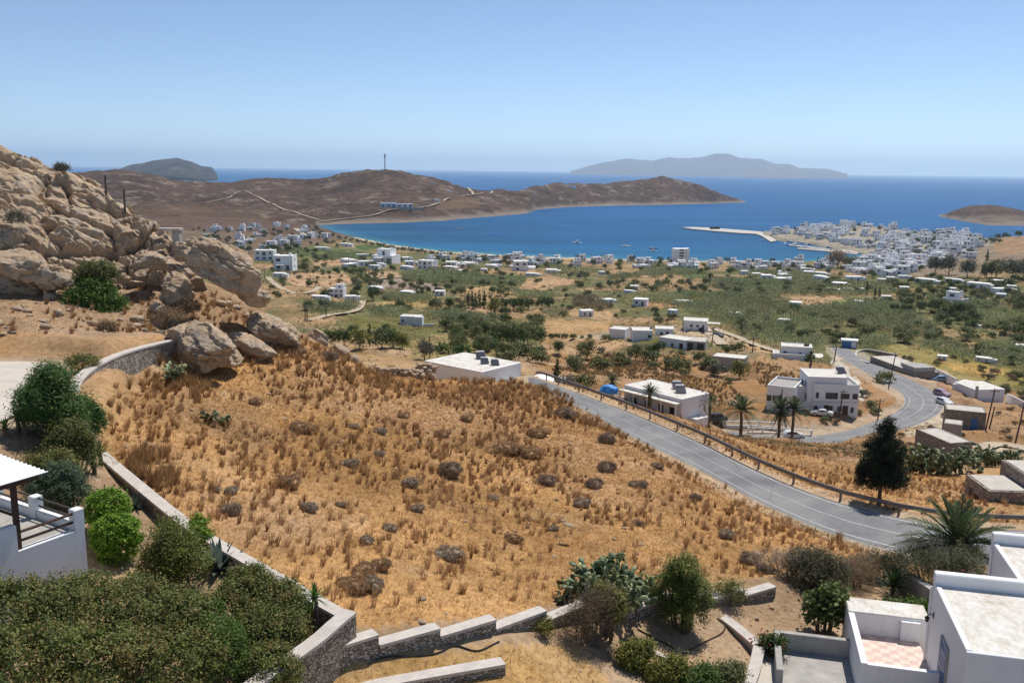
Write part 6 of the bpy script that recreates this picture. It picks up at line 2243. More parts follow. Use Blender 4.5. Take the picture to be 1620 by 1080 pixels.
balustrade('white balustrade in front of the two tall palms beside the lower road', [G(px, py, 150) + np.array([0, 0, 1.15]) for px, py in ((1183, 685), (1230, 686), (1283, 690))], 1.15)
balustrade('white balustrade behind the broad palm beside the dark parked car', [G(px, py, 150) + np.array([0, 0, 1.1]) for px, py in ((1144, 674), (1200, 675), (1242, 678))], 1.1)
stone_wall('white_garden_wall', 'white wall curving down from the villa with two solar panels', 'wall', [[P(1064, 655, 150), P(1080, 645, 156), P(1100, 650, 156)]], 0.35, 1.4, 1, 'white', 'white', 0.15)
balustrade('white balustrade beyond the guardrail beside the blue tarpaulin', [P(918, 613, 148), P(955, 620, 148), P(985, 628, 148)])
q = G(1343, 551, 200)
kk = thing('kiosk', 'small blue and white roadside kiosk at the far end of the road', 'kiosk', q, face_cam(q))
MB().box(-2.2, 2.2, 0, 3, -1, 2.2).build('body', M['blue_paint'], kk)
MB().box(-2.5, 2.5, -0.3, 3.2, 2.203, 2.6).build('roof', M['white'], kk)
MB().box(0.6, 2.0, -0.03, 0.02, 0.3, 2.0).build('shutter', M['white'], kk)
# blue tarpaulin-covered heap
q = G(963, 622, 110)
Vt, Ft = ICO[4]
Vt = Vt * np.array([1.6, 1.1, 1.05]) * (1 + 0.22 * fbm(Vt * 2.2, 4, 77))[:, None]
Vt[:, 2] = np.maximum(Vt[:, 2], -0.3)
q = P(963, 618.5, 146)
tag(link('tarpaulin', raw_mesh('tarpaulin', Vt, Ft, M['blue_tarp'], None, True), None, q), 'bright blue tarpaulin over a heap beside the white balustrade and villa', 'tarpaulin')
# cars
road_dir = lambda E, i: math.atan2(E[i + 1][1] - E[i][1], E[i + 1][0] - E[i][0])
for px, py, rz, paint, kind, lab in [
    (1255, 693, 0.06, 'car_white', 'hatch', 'white hatchback parked on the lower road in front of the tall palms'),
    (1300, 657, 2.75, 'car_white', 'coupe', 'white coupe parked on bare earth before the apartment house'),
    (1484, 603, 3.0, 'car_blue', 'hatch', 'pale blue car parked behind the earth bank by the white yard wall'),
    (1490, 626, -1.2, 'car_mauve', 'hatch', 'dusty mauve car parked at the outside of the road bend'),
    (1494, 640, -1.3, 'car_white', 'hatch', 'white car parked behind the mauve one at the road bend'),
    (1133, 668, 0.1, 'car_dark', 'van', 'black car parked in the shade between two palms and the garden wall'),
    (1112, 524, 0.9, 'car_dark', 'hatch', 'dark car beside the house with the flat porch'),
    (1136, 533, -0.9, 'car_dark', 'hatch', 'dark car on the dirt road below the house with the flat porch'),
]:
    q = G(px, py, 105)
    if 'hairpin' in lab or 'bend' in lab:
        q = G(px, py, 150)
    car(lab, q, rz, paint, kind)

# utility poles
for px0, py0, px1, py1, lab, arms in [
    (1388, 665, 1390, 630, 'short dark utility pole behind the tall dark tree, on the verge of the lower road', 1),
    (1405, 612, 1413, 558, 'tall leaning utility pole rising past the end of the road retaining wall', 1),
    (1326, 660, 1332, 616, 'slanting utility pole in front of the two-storey apartment house', 1),
    (1319, 572, 1322, 546, 'utility pole at the far bend beside the white annexe', 1),
    (1558, 681, 1567, 614, 'tall utility pole at the corner of the stone hut with the blue door', 1),
    (1564, 678, 1569, 642, 'short utility pole close behind the stone hut', 0),
    (1604, 706, 1613, 634, 'utility pole on the bare slope by the winding pale track', 1),
    (483, 508, 483, 484, 'utility pole beside the ridge boulder, thinner of the pair', 0),
    (486, 509, 486.5, 482, 'utility pole beside the ridge boulder, thicker of the pair', 1),
    (516, 503, 516, 478, 'utility pole standing by the pale dirt road below the ridge', 1),
    (680, 566, 680, 530, 'utility pole above the white villa roof in the valley meadow', 1),
    (1126, 545, 1128, 517, 'utility pole beside the pale dirt road and the houses on the mound', 1),
    (1190, 558, 1191, 533, 'utility pole at the edge of the ochre bank above the long low building', 1),
    (1108, 523, 1108, 507, 'utility pole in front of the house with the flat porch', 0),
    (1080, 525, 1080, 503, 'utility pole at the corner of the house with the flat porch', 0),
    (631, 490, 631, 470, 'utility pole among the reeds above the white meadow farmhouse', 1),
    (583, 443, 583, 425, 'utility pole at the edge of the tan ploughed strip', 1),
    (595, 445, 595, 430, 'utility pole beside the pale track end', 0),
    (552, 430, 552, 409, 'utility pole in the green plain before the beach', 1),
    (419, 443, 419, 424, 'utility pole beside the dirt road and the arched white villa', 1),
    (1230, 683, 1233, 614, 'thin utility pole rising before the house behind the palms', 0),
]:
    q = G(px0, py0, 103 if py0 > 560 else 180)
    dp = depth_of(q)
    h = math.hypot(py0 - py1, 0) * dp / FPX / math.cos(PITCH) * 1.0
    pole(q, h, lab, arms, ((px1 - px0) * dp / FPX - 0.0, 0), face_cam(q) + 0.5 * (arms), 0.15 if dp < 230 else 0.19)
for px, py, h in ((166, 291, 9), (190, 320, 0)):
    if h:
        pass
ps_ = thing('fence_post', 'rusty iron post standing on the skyline of the rocky hill', 'post', P(167, 292, 86))
MB().tube([(0, 0, -1), (0, 0, 0.75)], 0.09, 6).build('shaft', M['rail_metal'], ps_)
ps_ = thing('fence_post', 'second rusty iron post a little lower on the rocky skyline', 'post', P(197, 319, 84))
MB().tube([(0, 0, -1), (0, 0, 1.0)], 0.09, 6).build('shaft', M['rail_metal'], ps_)
ps_ = thing('concrete_pillar', 'small grey concrete pillar with a flat cap above the boulders', 'pillar', P(279, 376, 76.5))
MB().box(-0.2, 0.35, -0.3, 0.3, -2, 0.6).build('shaft', M['concrete'], ps_)
MB().box(-1.3, 0.45, -0.4, 0.4, 0.603, 0.75).build('cap', M['coping'], ps_)

# irrigation hoses
def hose(pts, lab, mat='hose', r=0.03):
    w = resample([G(px, py) for px, py in pts], 40)
    mb = MB()
    mb.tube([(p[0], p[1], p[2] + r) for p in w], r, 5)
    tag(mb.build('hose', M[mat]), lab, 'hose')


hose([(585, 1050), (610, 1040), (650, 1038), (690, 1034), (720, 1022), (755, 1030), (790, 1015)], 'black hose lying along the foot of the stepped wall')
hose([(1008, 995), (1040, 1012), (1065, 1025), (1068, 1040), (1110, 1018), (1140, 1003), (1147, 990), (1135, 978)], 'looped brown hose on the bare flower bed under the green shrub', 'wood_dark')

# ================================================================ far town, beach front, village
q = G(1078, 417, 700)
ht = thing('hotel', 'tall five-storey white hotel block with a column of dark balconies on the beach front', 'hotel', q, face_cam(q) + 0.25)
wH, hH = m_of(24, q), m_of(23, q)
MB().box(-wH / 2, wH / 2, 0, 12, -4, hH).build('wall', M['white_far'], ht)
MB().box(-wH / 2 + 0.4, wH / 2 - 0.4, 0.4, 11.6, hH + 0.01, hH + 0.2).build('roof', M['roof_far'], ht)
MB().box(wH / 2 - 1.2, wH / 2 + 0.02, -0.4, 11, -4, hH + 0.9).build('side_wall', M['white_far'], ht)
for k in range(5):
    z = k * hH / 5
    MB().box(-wH * 0.16, wH * 0.14, -0.06, 0.04, z + 0.5, z + hH / 5 - 0.4).build('window', M['window_far'], ht)
    MB().box(-wH * 0.18, wH * 0.16, -1.2, -0.07, z + 0.2, z + 1.1).build('balcony', M['white_far'], ht)
    MB().box(wH * 0.24, wH * 0.30, -0.06, 0.04, z + 1.2, z + 2.2).build('window', M['window_far'], ht)
HOUSES.append(q)

TP1 = [(1218, 372), (1255, 359), (1300, 352), (1345, 351), (1400, 354), (1450, 362), (1490, 369), (1530, 374), (1560, 380), (1555, 392), (1520, 400), (1470, 408), (1410, 408), (1392, 402), (1375, 395), (1340, 388), (1300, 382), (1260, 374)]
TP2 = [(1395, 405), (1470, 408), (1530, 400), (1560, 396), (1560, 405), (1480, 422), (1440, 438), (1380, 436), (1340, 428), (1350, 416)]
grpT = 'white houses of the harbour town'
fill_houses(TP1, 132, 8.0, 'small white house packed among others on the low harbour hill beyond the quay', grpT, 0.5, 2, (1.0, 1.35), 1100)
fill_houses(TP2, 76, 7.5, 'small white house packed into the lower harbour town behind the quay', grpT, 0.5, 3, (0.9, 1.2), 700)
fill_houses([(640, 402), (760, 405), (900, 410), (1060, 415), (1200, 417), (1330, 415), (1345, 424), (1200, 428), (1060, 426), (900, 424), (760, 417), (660, 411)], 58, 9, 'white house in the row behind the beach trees', 'white houses along the beach front', 0.4, 4, (0.85, 1.1), 600)
fill_houses([(300, 358), (420, 352), (500, 362), (530, 380), (500, 390), (420, 398), (330, 395)], 36, 12, 'pale house scattered among trees in the valley village beyond the boulders', 'pale houses of the valley village', 0.5, 5, (0.85, 1.1), 700)

LOW = []
for sd_ in range(4):
    mb = MB()
    w0, d0 = (9, 6, 12, 8)[sd_], (6, 5, 6, 7)[sd_]
    mb.box(-w0 / 2, w0 / 2, 0, d0, -2, 2.9, 0)
    mb.box(-w0 / 2 - .1, w0 / 2 + .1, -0.1, d0 + .1, 2.905, 3.05, 1)
    if sd_ != 1:
        mb.box(w0 / 2 + .003, w0 / 2 + 3, 1, d0 - 1, -2, 2.3, 0)
        mb.box(w0 / 2 + .003, w0 / 2 + 3.1, 0.9, d0 - .9, 2.305, 2.4, 1)
    for u in (-0.25, 0.2):
        mb.box(w0 * u - .45, w0 * u + .45, -0.05, 0.05, 0.9 if u < 0 else 0.1, 2.1, 2)
    LOW.append(mb.mesh('low_house', [M[k] for k in FAR_MATS]))

VAL = [  # px, py, width in the photo, kind (L low, T town), label
    (930, 501, 20, 'L1', 'plain white shed between the reed strip and the tan rectangular field'),
    (963, 480, 24, 'L3', 'low white house with a dark lean-to at the top of the brown reeds'),
    (1012, 484, 22, 'L1', 'pale cube-like house screened by shrubs above the mound houses'),
    (1080, 481, 28, 'L2', 'long white house in a clearing in the middle of the reed beds'),
    (1062, 497, 14, 'L1', 'small white hut behind trees above the house with the flat porch'),
    (1162, 501, 26, 'L0', 'low white house with a shaded porch alone among the reeds'),
    (1003, 459, 14, 'L1', 'tiny white hut among reeds, upper of two on the valley floor'),
    (993, 463, 20, 'L2', 'low pale roofed shed among reeds beside a tiny white hut'),
    (952, 434, 18, 'L0', 'small white house with a lean-to at the upper edge of the reeds'),
    (872, 433, 24, 'L3', 'white house with a pale end wall beside the sandy plots'),
    (840, 437, 24, 'L2', 'low house with a weathered roof beside the sandy plots'),
    (824, 429, 22, 'T', 'two-storey white house with trees on its shady side'),
    (1257, 488, 20, 'L1', 'white-roofed shed beside a dark round tree'),
    (1238, 515, 20, 'L1', 'half-hidden white roof in the reeds near the road kiosk'),
    (1316, 462, 26, 'L2', 'flat white-roofed house above the small green lawn'),
    (1340, 461, 18, 'L3', 'pale flat-roofed house right beside the one above the green lawn'),
    (1356, 480, 18, 'L0', 'low white house behind the green lawn'),
    (1362, 462, 12, 'L1', 'small white hut between tall poplars'),
    (1402, 475, 14, 'L1', 'white hut at the end of the row of dark trees'),
    (1505, 484, 30, 'T', 'large white two-storey house behind dark trees in the right valley'),
    (1553, 484, 12, 'L1', 'small white hut beside a track above the golden plot'),
    (1535, 517, 24, 'L2', 'low white roof behind reeds by the ochre meadow'),
    (1555, 572, 32, 'L2', 'pair of low white roofs behind a dark hedge above the ochre meadow'),
    (1490, 570, 15, 'L1', 'square concrete water tank house in the golden meadow'),
    (1618, 553, 28, 'L0', 'white house at the edge of the dark reeds above the ochre meadow'),
    (1545, 456, 42, 'L2', 'long white low house in the trees below the harbour town'),
    (1505, 447, 30, 'L2', 'long pale roof in front of the big grey-brown trees'),
    (1580, 450, 24, 'L3', 'white house among trees below the ochre hill'),
    (1430, 441, 20, 'L0', 'low white house at the lower edge of the harbour town'),
    (1275, 430, 22, 'L3', 'white house with terrace near the dark conifer by the harbour'),
    (1240, 436, 22, 'L2', 'low house with white roof between round olive trees'),
    (1180, 428, 20, 'T', 'white two-storey house beside dark pines near the beach'),
    (1095, 424, 12, 'L1', 'white shed at the foot of the tall hotel block'),
    (532, 470, 38, 'T', 'large white walled villa beside the dirt road in the left valley'),
    (556, 474, 24, 'L0', 'white annexe of the large walled villa, nearer the dark tree'),
    (590, 460, 24, 'L3', 'white house behind dark trees next to the walled villa'),
    (448, 428, 30, 'T', 'white villa with arched porch in the tan fields'),
    (440, 438, 24, 'L0', 'grey half-built house below the arched villa'),
    (418, 412, 30, 'T', 'white cluster house beside the boulder skyline'),
    (428, 393, 26, 'T', 'two-storey pale house in the left village edge'),
    (463, 381, 24, 'T', 'pale house with terraces high in the valley village'),
    (508, 396, 24, 'L2', 'long low pale house on the green plain'),
    (545, 390, 20, 'L0', 'white house beside trees near the end of the beach'),
    (604, 416, 36, 'T', 'white complex with terraces in the middle of the left valley'),
    (576, 421, 16, 'L1', 'small white cube house at the corner of a tan plot'),
    (672, 426, 26, 'T', 'three-storey white apartment block with balconies before the central reeds'),
    (713, 423, 18, 'L1', 'small white house beside dark bushes before the central reeds'),
    (737, 423, 22, 'T', 'bright white two-storey house above the reed mound'),
    (724, 433, 28, 'L2', 'long white-roofed house at the top edge of the central reeds'),
    (648, 420, 14, 'L1', 'low white shed beside the three-storey apartment block'),
    (503, 474, 30, 'L2', 'long grey flat roof in front of the walled villa'),
    (640, 468, 26, 'L3', 'old stone house with pale roof by the red-earth plot'),
    (695, 468, 16, 'L1', 'white roof among dark trees above the cypresses'),
    (253, 318, 14, 'L1', 'tiny white hut on the bare brown hillside beyond the rocks'),
]
for px, py, wp, kd, lab in VAL:
    q = G(px, py, 190)
    if kd == 'T':
        me = TOWN[(px * 7 + py) % 16]
    else:
        me = LOW[int(kd[1])]
    wm = max(v.co.x for v in me.vertices) - min(v.co.x for v in me.vertices)
    o = far_house(q, face_cam(q) + random.Random(px).uniform(-0.5, 0.4), lab, None, me, m_of(wp, q) / wm, 'white_house')
    if kd == 'T':
        o.scale[2] *= 0.8
    HOUSES.append(q)
fill_houses([(560, 404), (650, 412), (860, 424), (860, 436), (700, 430), (600, 430), (540, 420)], 22, 14, 'small pale flat-roofed house among trees in the left part of the valley', 'small houses of the left valley', 0.5, 21, (0.8, 1.1), 400, 1e9, LOW)
fill_houses([(1150, 428), (1420, 440), (1620, 452), (1620, 475), (1400, 462), (1200, 445)], 20, 14, 'small pale flat-roofed house among trees below the harbour town', 'small houses below the harbour town', 0.5, 22, (0.8, 1.15), 400, 1e9, LOW)
# meadow farmhouse with yard walls
q = G(648, 514, 200)
s_ = m_of(32, q)
fh = house('farmhouse', 'long white farmhouse with a small white cube and yard wall in the green meadow', q, face_cam(q) - 0.25, s_, 5, 3.0, parapet=0.1, openings=[('window', 'f', -s_ * 0.35, 1, 0.8, 0.9)], extra=[(s_ / 2 - 0.8, s_ / 2 + 1.8, -3.4, -0.8, 0, 3.4)])
MB().box(s_ / 2 + 1.9, s_ / 2 + 6, -2.2, -1.9, -1, 1.0).build('yard_wall', M['white'], fh)
# houses on the headland
hb2 = GH(628, 328)
hh_ = thing('hillside_hotel', 'long low white hotel with blue shutters above the coast road on the headland', 'hotel', hb2, face_cam(hb2))
L_ = m_of(52, hb2)
for i in range(6):
    MB().box(-L_ / 2 + i * L_ / 6, -L_ / 2 + (i + 0.92) * L_ / 6, (i % 2) * 2, 12, -6, 6.5 + (i < 3) * 2.5).build('wall', M['white_far'], hh_)
    MB().box(-L_ / 2 + (i + .15) * L_ / 6, -L_ / 2 + (i + .75) * L_ / 6, (i % 2) * 2 - .1, (i % 2) * 2 + .1, 0.5, 5.5).build('shutter', M['blue_paint'], hh_)
MB().box(-L_ / 2, L_ / 2 + 20, -12, -11, -5, 0.5).build('terrace_wall', M['rubble_wall'], hh_)
for px, py, wp, lab in [(736, 299, 8, 'white house at the top of the short spur road on the headland'), (722, 293.5, 7, 'white house on the headland skyline above the sea'), (711, 287, 7, 'white house high on the headland crest'), (690, 318, 10, 'stone and white house below the terraced spur of the headland'), (708, 304, 8, 'pale house above the coast road near the headland saddle'), (684, 290, 7, 'pale house just under the headland crest'), (816, 298.5, 9, 'white houses at the saddle of the headland'), (806, 301.5, 6, 'small white house at the saddle of the headland'), (862, 293.5, 5, 'tiny white house on the far headland crest'), (902, 296.5, 12, 'low stone house on the far headland slope'), (847, 311, 9, 'terraced white house above the far cove'), (589, 322, 8, 'low white roof beside the long headland hotel')]:
    q = GH(px, py)
    if q is None:
        continue
    far_house(q, face_cam(q), lab, None, LOW[px % 3], m_of(wp, q) / 11, 'white_house')

# mast on the headland
qm = GH(609, 270)
ms = thing('antenna_mast', 'tall grey telecom mast on top of the headland hill', 'mast', qm)
hm_ = m_of(26, qm)
MB().tube([(0, 0, -3), (0, 0, hm_)], [1.5, 1.0], 6).build('tower', M['galv'], ms)
for z in (0.93, 0.80):
    for k in range(3):
        w = 2.1 * k
        MB().box(math.cos(w) * 1.6 - .5, math.cos(w) * 1.6 + .5, math.sin(w) * 1.6 - .5, math.sin(w) * 1.6 + .5, hm_ * z - 2.2, hm_ * z + 2.2).build('antenna', M['galv'], ms)
MB().box(-8, -2, -2, 2, -3, 3).build('equipment_hut', M['white_far'], ms)

# pier, quays, boats
def slab(name, label, cat, pts, z, mat, zb=-4, kind=None):
    w = [PZ(px, py, z) for px, py in pts]
    ar = sum(w[i][0] * w[(i + 1) % len(w)][1] - w[(i + 1) % len(w)][0] * w[i][1] for i in range(len(w)))
    if ar < 0:
        w = w[::-1]
    o = MB().prism([(p[0], p[1]) for p in w], zb, z).build(name, M[mat])
    return tag(o, label, cat)


slab('pier', 'long grey concrete pier reaching into the bay towards the headland', 'pier', [(1079, 359.6), (1096, 359.0), (1128, 360.4), (1170, 363.6), (1205, 366.5), (1216, 372), (1229, 380.5), (1219, 382.2), (1206, 373.6), (1196, 369.8), (1170, 368.4), (1130, 365.2), (1095, 362)], 2.0, 'roof_pale')
slab('quay', 'broad pale harbour quay below the white town', 'quay', [(1236, 375), (1262, 376), (1300, 380), (1330, 383), (1360, 391), (1376, 398), (1366, 400), (1335, 399), (1318, 392), (1290, 386), (1250, 381), (1236, 379)], 1.6, 'paving')
slab('jetty', 'narrow inner jetty lined with moored boats', 'jetty', [(1248, 386), (1290, 390.5), (1330, 395.5), (1328, 397), (1288, 393), (1248, 388)], 1.2, 'concrete')
slab('jetty', 'low outer jetty nearest the beach houses', 'jetty', [(1262, 391.5), (1310, 395), (1358, 400.5), (1355, 402.5), (1308, 397.5), (1262, 393.5)], 1.2, 'concrete')
qe = PZ(1131, 362.3, 2)
eq = thing('harbour_truck', 'dark truck and crates standing halfway along the grey pier', 'truck', qe, 0.3)
MB().box(-9, 5, -2, 2, 0, 4).build('load', M['black_metal'], eq)
MB().box(5.3, 9, -1.6, 1.6, 0, 3.4).build('cab', M['black_metal'], eq)
random.seed(3)
for px, py, L, mast, hull, big, rz, lab in [
    (912, 384.5, 15, False, 'white_far', True, 3.3, 'white motor yacht with two decks anchored in the bay'),
    (989, 389.5, 14, True, 'white_far', False, 3.2, 'sailing yacht with a tall bare mast anchored in the bay'),
    (1034, 394, 10, False, 'hull_blue', False, 0.1, 'small dark-hulled motor boat anchored near the hotel, outer of two'),
    (1033, 397.5, 10, False, 'white_far', False, 3.2, 'small white motor boat anchored near the hotel, inner of two'),
    (1256, 389, 20, False, 'red_paint', True, 3.1, 'red and white fishing boat at the head of the inner jetty'),
    (1273, 391.4, 15, False, 'hull_blue', False, 3.0, 'white cabin boat with dark hull beside the red fishing boat'),
    (1291, 393.6, 13, True, 'white_far', False, 2.9, 'sailing boat moored along the middle of the outer jetty'),
    (1308, 393, 12, False, 'hull_blue', True, 3.0, 'dark blue trawler moored between the two jetties'),
    (1325, 398.6, 13, True, 'white_far', False, 2.9, 'sailing boat moored near the shore end of the outer jetty'),
    (1342, 401, 11, False, 'white_far', False, 2.9, 'white motor boat at the shore end of the outer jetty'),
    (1285, 387.4, 12, True, 'hull_blue', False, 2.8, 'sailing boat with blue hull against the broad quay'),
    (1262, 384.5, 11, False, 'white_far', False, 2.9, 'white motor boat tied against the broad quay'),
    (1310, 390.5, 10, False, 'white_far', False, 2.9, 'small white boat against the quay near its bend'),
    (1242, 385.5, 10, True, 'white_far', False, 1.2, 'sailing boat with pale sail cover at the harbour mouth'),
    (1207, 380.5, 7, False, 'white_far', False, 0.4, 'lone white dinghy floating beside the pier'),
]:
    boat(lab, PZ(px, py, 0.1), rz, L, mast, hull, 'boats in the harbour' if px > 1100 else 'boats anchored in the bay', big)
qs = PZ(727, 362.3, 0.1)
boat('speeding white motor boat under the headland', qs, 0.05, 9, False, 'white_far', 'boats anchored in the bay')
# ================================================================ garden and field plants
def shrub(name, label, cat, q, blobs, nleaf, leaf, pal, seed, nclump=None, spread=0.16, aspect=0.6, shell=0.6, up=0.3, mat='leaf', group=None, stems=True, low=-0.5, part='foliage', bh=1.0):
    t = thing(name, label, cat, q, 0, group)
    nclump = nclump or max(30, nleaf // 45)
    me = foliage_mesh(part, blobs, nclump, nleaf, spread, leaf, aspect, PAL[pal] if isinstance(pal, str) else pal, seed, shell, up, mat, low, -0.15)
    link(part, me, t)
    if stems:
        rg = random.Random(seed)
        mb = MB()
        for b in blobs:
            for _ in range(3):
                e = (b[0] + rg.uniform(-.4, .4) * b[3], b[1] + rg.uniform(-.4, .4) * b[4], b[2] + 0.3 * b[5])
                s = (b[0] * 0.4 + rg.uniform(-.15, .15), b[1] * 0.4 + rg.uniform(-.15, .15), -0.3)
                m_ = tuple((s[i] + e[i]) / 2 + rg.uniform(-.12, .12) for i in range(3))
                mb.tube([s, m_, e], [0.05 * bh, 0.035 * bh, 0.015 * bh], 5)
        mb.build('stems', M['bark'], t)
    return t


def rel(q, pts):
    """blobs given as (px, py, d, rx, ry, rz) in directions of the view, relative to q"""
    out = []
    for px, py, d, a, b, c in pts:
        p = P(px, py, d) - np.array(q)
        out.append((p[0], p[1], p[2], a, b, c))
    return out


def ground(px, py, d):
    p = P(px, py, d)
    p[2] = hz(p[0], p[1])
    return p


q = ground(150, 985, 25.5)
shrub('hedge_bush', 'huge dark olive-green hedge bush filling the near corner in front of the terrace house', 'bush', q, rel(q, [
    (-50, 985, 25.5, 1.5, 1.4, 1.0), (40, 985, 25.8, 1.3, 1.4, 1.05), (120, 978, 26.0, 1.3, 1.4, 1.1), (200, 980, 26.2, 1.3, 1.4, 1.1), (275, 990, 26.0, 1.1, 1.2, 1.0),
    (-30, 1060, 23.6, 1.5, 1.3, 1.0), (70, 1060, 23.8, 1.4, 1.3, 1.0), (170, 1060, 24.0, 1.4, 1.3, 1.0), (260, 1060, 24.2, 1.2, 1.3, 1.0), (310, 1040, 24.9, 0.8, 0.9, 0.9)]), 95000, 0.092, 'hedge', 61, 1300, 0.12, 0.5, 0.72)
q = ground(330, 1010, 25.6)
shrub('hedge_bush', 'fresher green bush joined to the huge hedge beside its shadowy gap', 'bush', q, rel(q, [(315, 985, 26.4, 0.75, 0.8, 0.75), (345, 1030, 25.2, 0.8, 0.8, 0.85), (300, 1000, 26, 0.6, 0.7, 0.7)]), 17000, 0.09, 'green', 62, 300, 0.12, 0.45, 0.65)
q = ground(415, 985, 26.6)
shrub('hedge_bush', 'rounded brownish-green bush growing over the stone wall beside the small yucca', 'bush', q, rel(q, [(395, 935, 28.2, 0.9, 0.9, 0.7), (440, 955, 27.6, 0.9, 0.8, 0.7), (415, 1000, 26.6, 1.0, 0.9, 0.85), (455, 1005, 26.4, 0.6, 0.7, 0.7), (425, 1060, 25.0, 0.9, 0.8, 0.7), (370, 950, 27.6, 0.6, 0.7, 0.6)]), 46000, 0.085, 'hedge', 63, 700, 0.10, 0.5, 0.68)
def auto(name, label, px0, px1, pt, pb, pal, nleaf, leaf, seed, aspect=0.45, shell=0.6, up=0.4, spread=0.12, n=6, dmin=22, lean=0.35, group=None, clumps=None, cat='bush', stems=True, flat=1.0):
    """a shrub that fills the picture box px0..px1, pt..pb, standing on the ground at its foot"""
    pc = (px0 + px1) / 2
    q = G(pc, pb, dmin)
    d = math.hypot(q[0], q[1])
    H = max(0.3, P(pc, pt, d)[2] - q[2]) * flat
    w = m_of(px1 - px0, q)
    rg = random.Random(seed)
    rt = np.array([q[1], -q[0], 0]) / d
    aw = np.array([q[0], q[1], 0]) / d
    bl = [(aw[0] * w * .15, aw[1] * w * .15, H * 0.5, w * 0.36, w * 0.36, H * 0.47)]
    for i in range(n):
        u = (i + 0.5) / n * 2 - 1
        z = H * rg.uniform(0.3, 0.68) * (1 - 0.35 * u * u)
        v = rg.uniform(-0.15, lean)
        c = rt * u * w * 0.33 + aw * v * w
        r = w * rg.uniform(0.17, 0.24)
        bl.append((c[0], c[1], z, r, r, min(H * 0.32, r * 1.2)))
    return shrub(name, label, cat, q, bl, nleaf, leaf, pal, seed, clumps, spread, aspect, shell, up, group=group, stems=stems)


for x0, x1, y0, y1, lab, sd_ in [(142, 207, 777, 850, 'bright lime-green clipped round bush, upper one of the pair beside the terrace house', 64), (153, 222, 818, 886, 'bright lime-green clipped round bush, lower one of the pair beside the terrace house', 65)]:
    q = G((x0 + x1) / 2, y1, 22)
    d = math.hypot(q[0], q[1])
    r = m_of(x1 - x0, q) / 2
    H = P((x0 + x1) / 2, y0, d)[2] - q[2]
    shrub('round_bush', lab, 'bush', q, [(0, 0, H - r * 0.9, r, r, r * 0.92), (0, 0, (H - r) * 0.5, r * 0.75, r * 0.75, max(0.3, H * 0.4))], 11000, 0.085, 'lime', sd_, 460, 0.06, 0.75, 0.86, 0.3, group='clipped lime-green bushes')
auto('round_bush', 'small lime-green bush tucked behind the loose olive shrub against the garden wall', 292, 342, 818, 880, 'lime', 3500, 0.09, 66, 0.7, 0.8, 0.3, 0.07)
auto('loose_shrub', 'loose olive-yellow shrub on bare soil between the lime bushes and the agave', 222, 330, 822, 935, [(0.12, 0.15, 0.025), (0.17, 0.20, 0.035), (0.23, 0.24, 0.06), (0.08, 0.10, 0.02)], 19000, 0.10, 67, 0.35, 0.5, 0.5, 0.14, 7)
auto('oleander_bush', 'large dark green oleander bush between the pale path and the curved stone wall', 36, 138, 578, 700, 'oleander', 34000, 0.17, 68, 0.25, 0.62, 0.5, 0.15, 9, lean=0.5)
auto('oleander_bush', 'dark green oleander lobe bulging over the foot of the curved stone wall', 105, 167, 632, 705, 'oleander', 11000, 0.17, 168, 0.25, 0.62, 0.5, 0.15, 5)
auto('shrub', 'yellow-green feathery shrub in front of the large oleander', 72, 157, 662, 748, [(0.09, 0.11, 0.025), (0.13, 0.145, 0.035), (0.17, 0.17, 0.055), (0.07, 0.075, 0.02)], 16000, 0.12, 69, 0.3, 0.5, 0.5, 0.14, 6)
auto('round_bush', 'broad grey-green mounded bush behind the terrace railing', 48, 146, 735, 812, [(0.05, 0.085, 0.04), (0.08, 0.12, 0.058), (0.11, 0.145, 0.08)], 17000, 0.11, 70, 0.3, 0.8, 0.6, 0.08, 7, clumps=460)
auto('shrub', 'dark mixed undergrowth between the yuccas and the grey-green mound', 40, 130, 715, 770, 'hedge', 8000, 0.13, 170, 0.3, 0.5, 0.4, 0.15, 5)
q = ground(130, 578, 54)
shrub('shrub', 'small brownish shrub at the bend of the curved wall beside dark agaves', 'shrub', q, [(0, 0, 0.4, 1.0, 0.7, 0.5)], 3000, 0.12, 'hedge', 71, 80, 0.12, 0.4, 0.5)


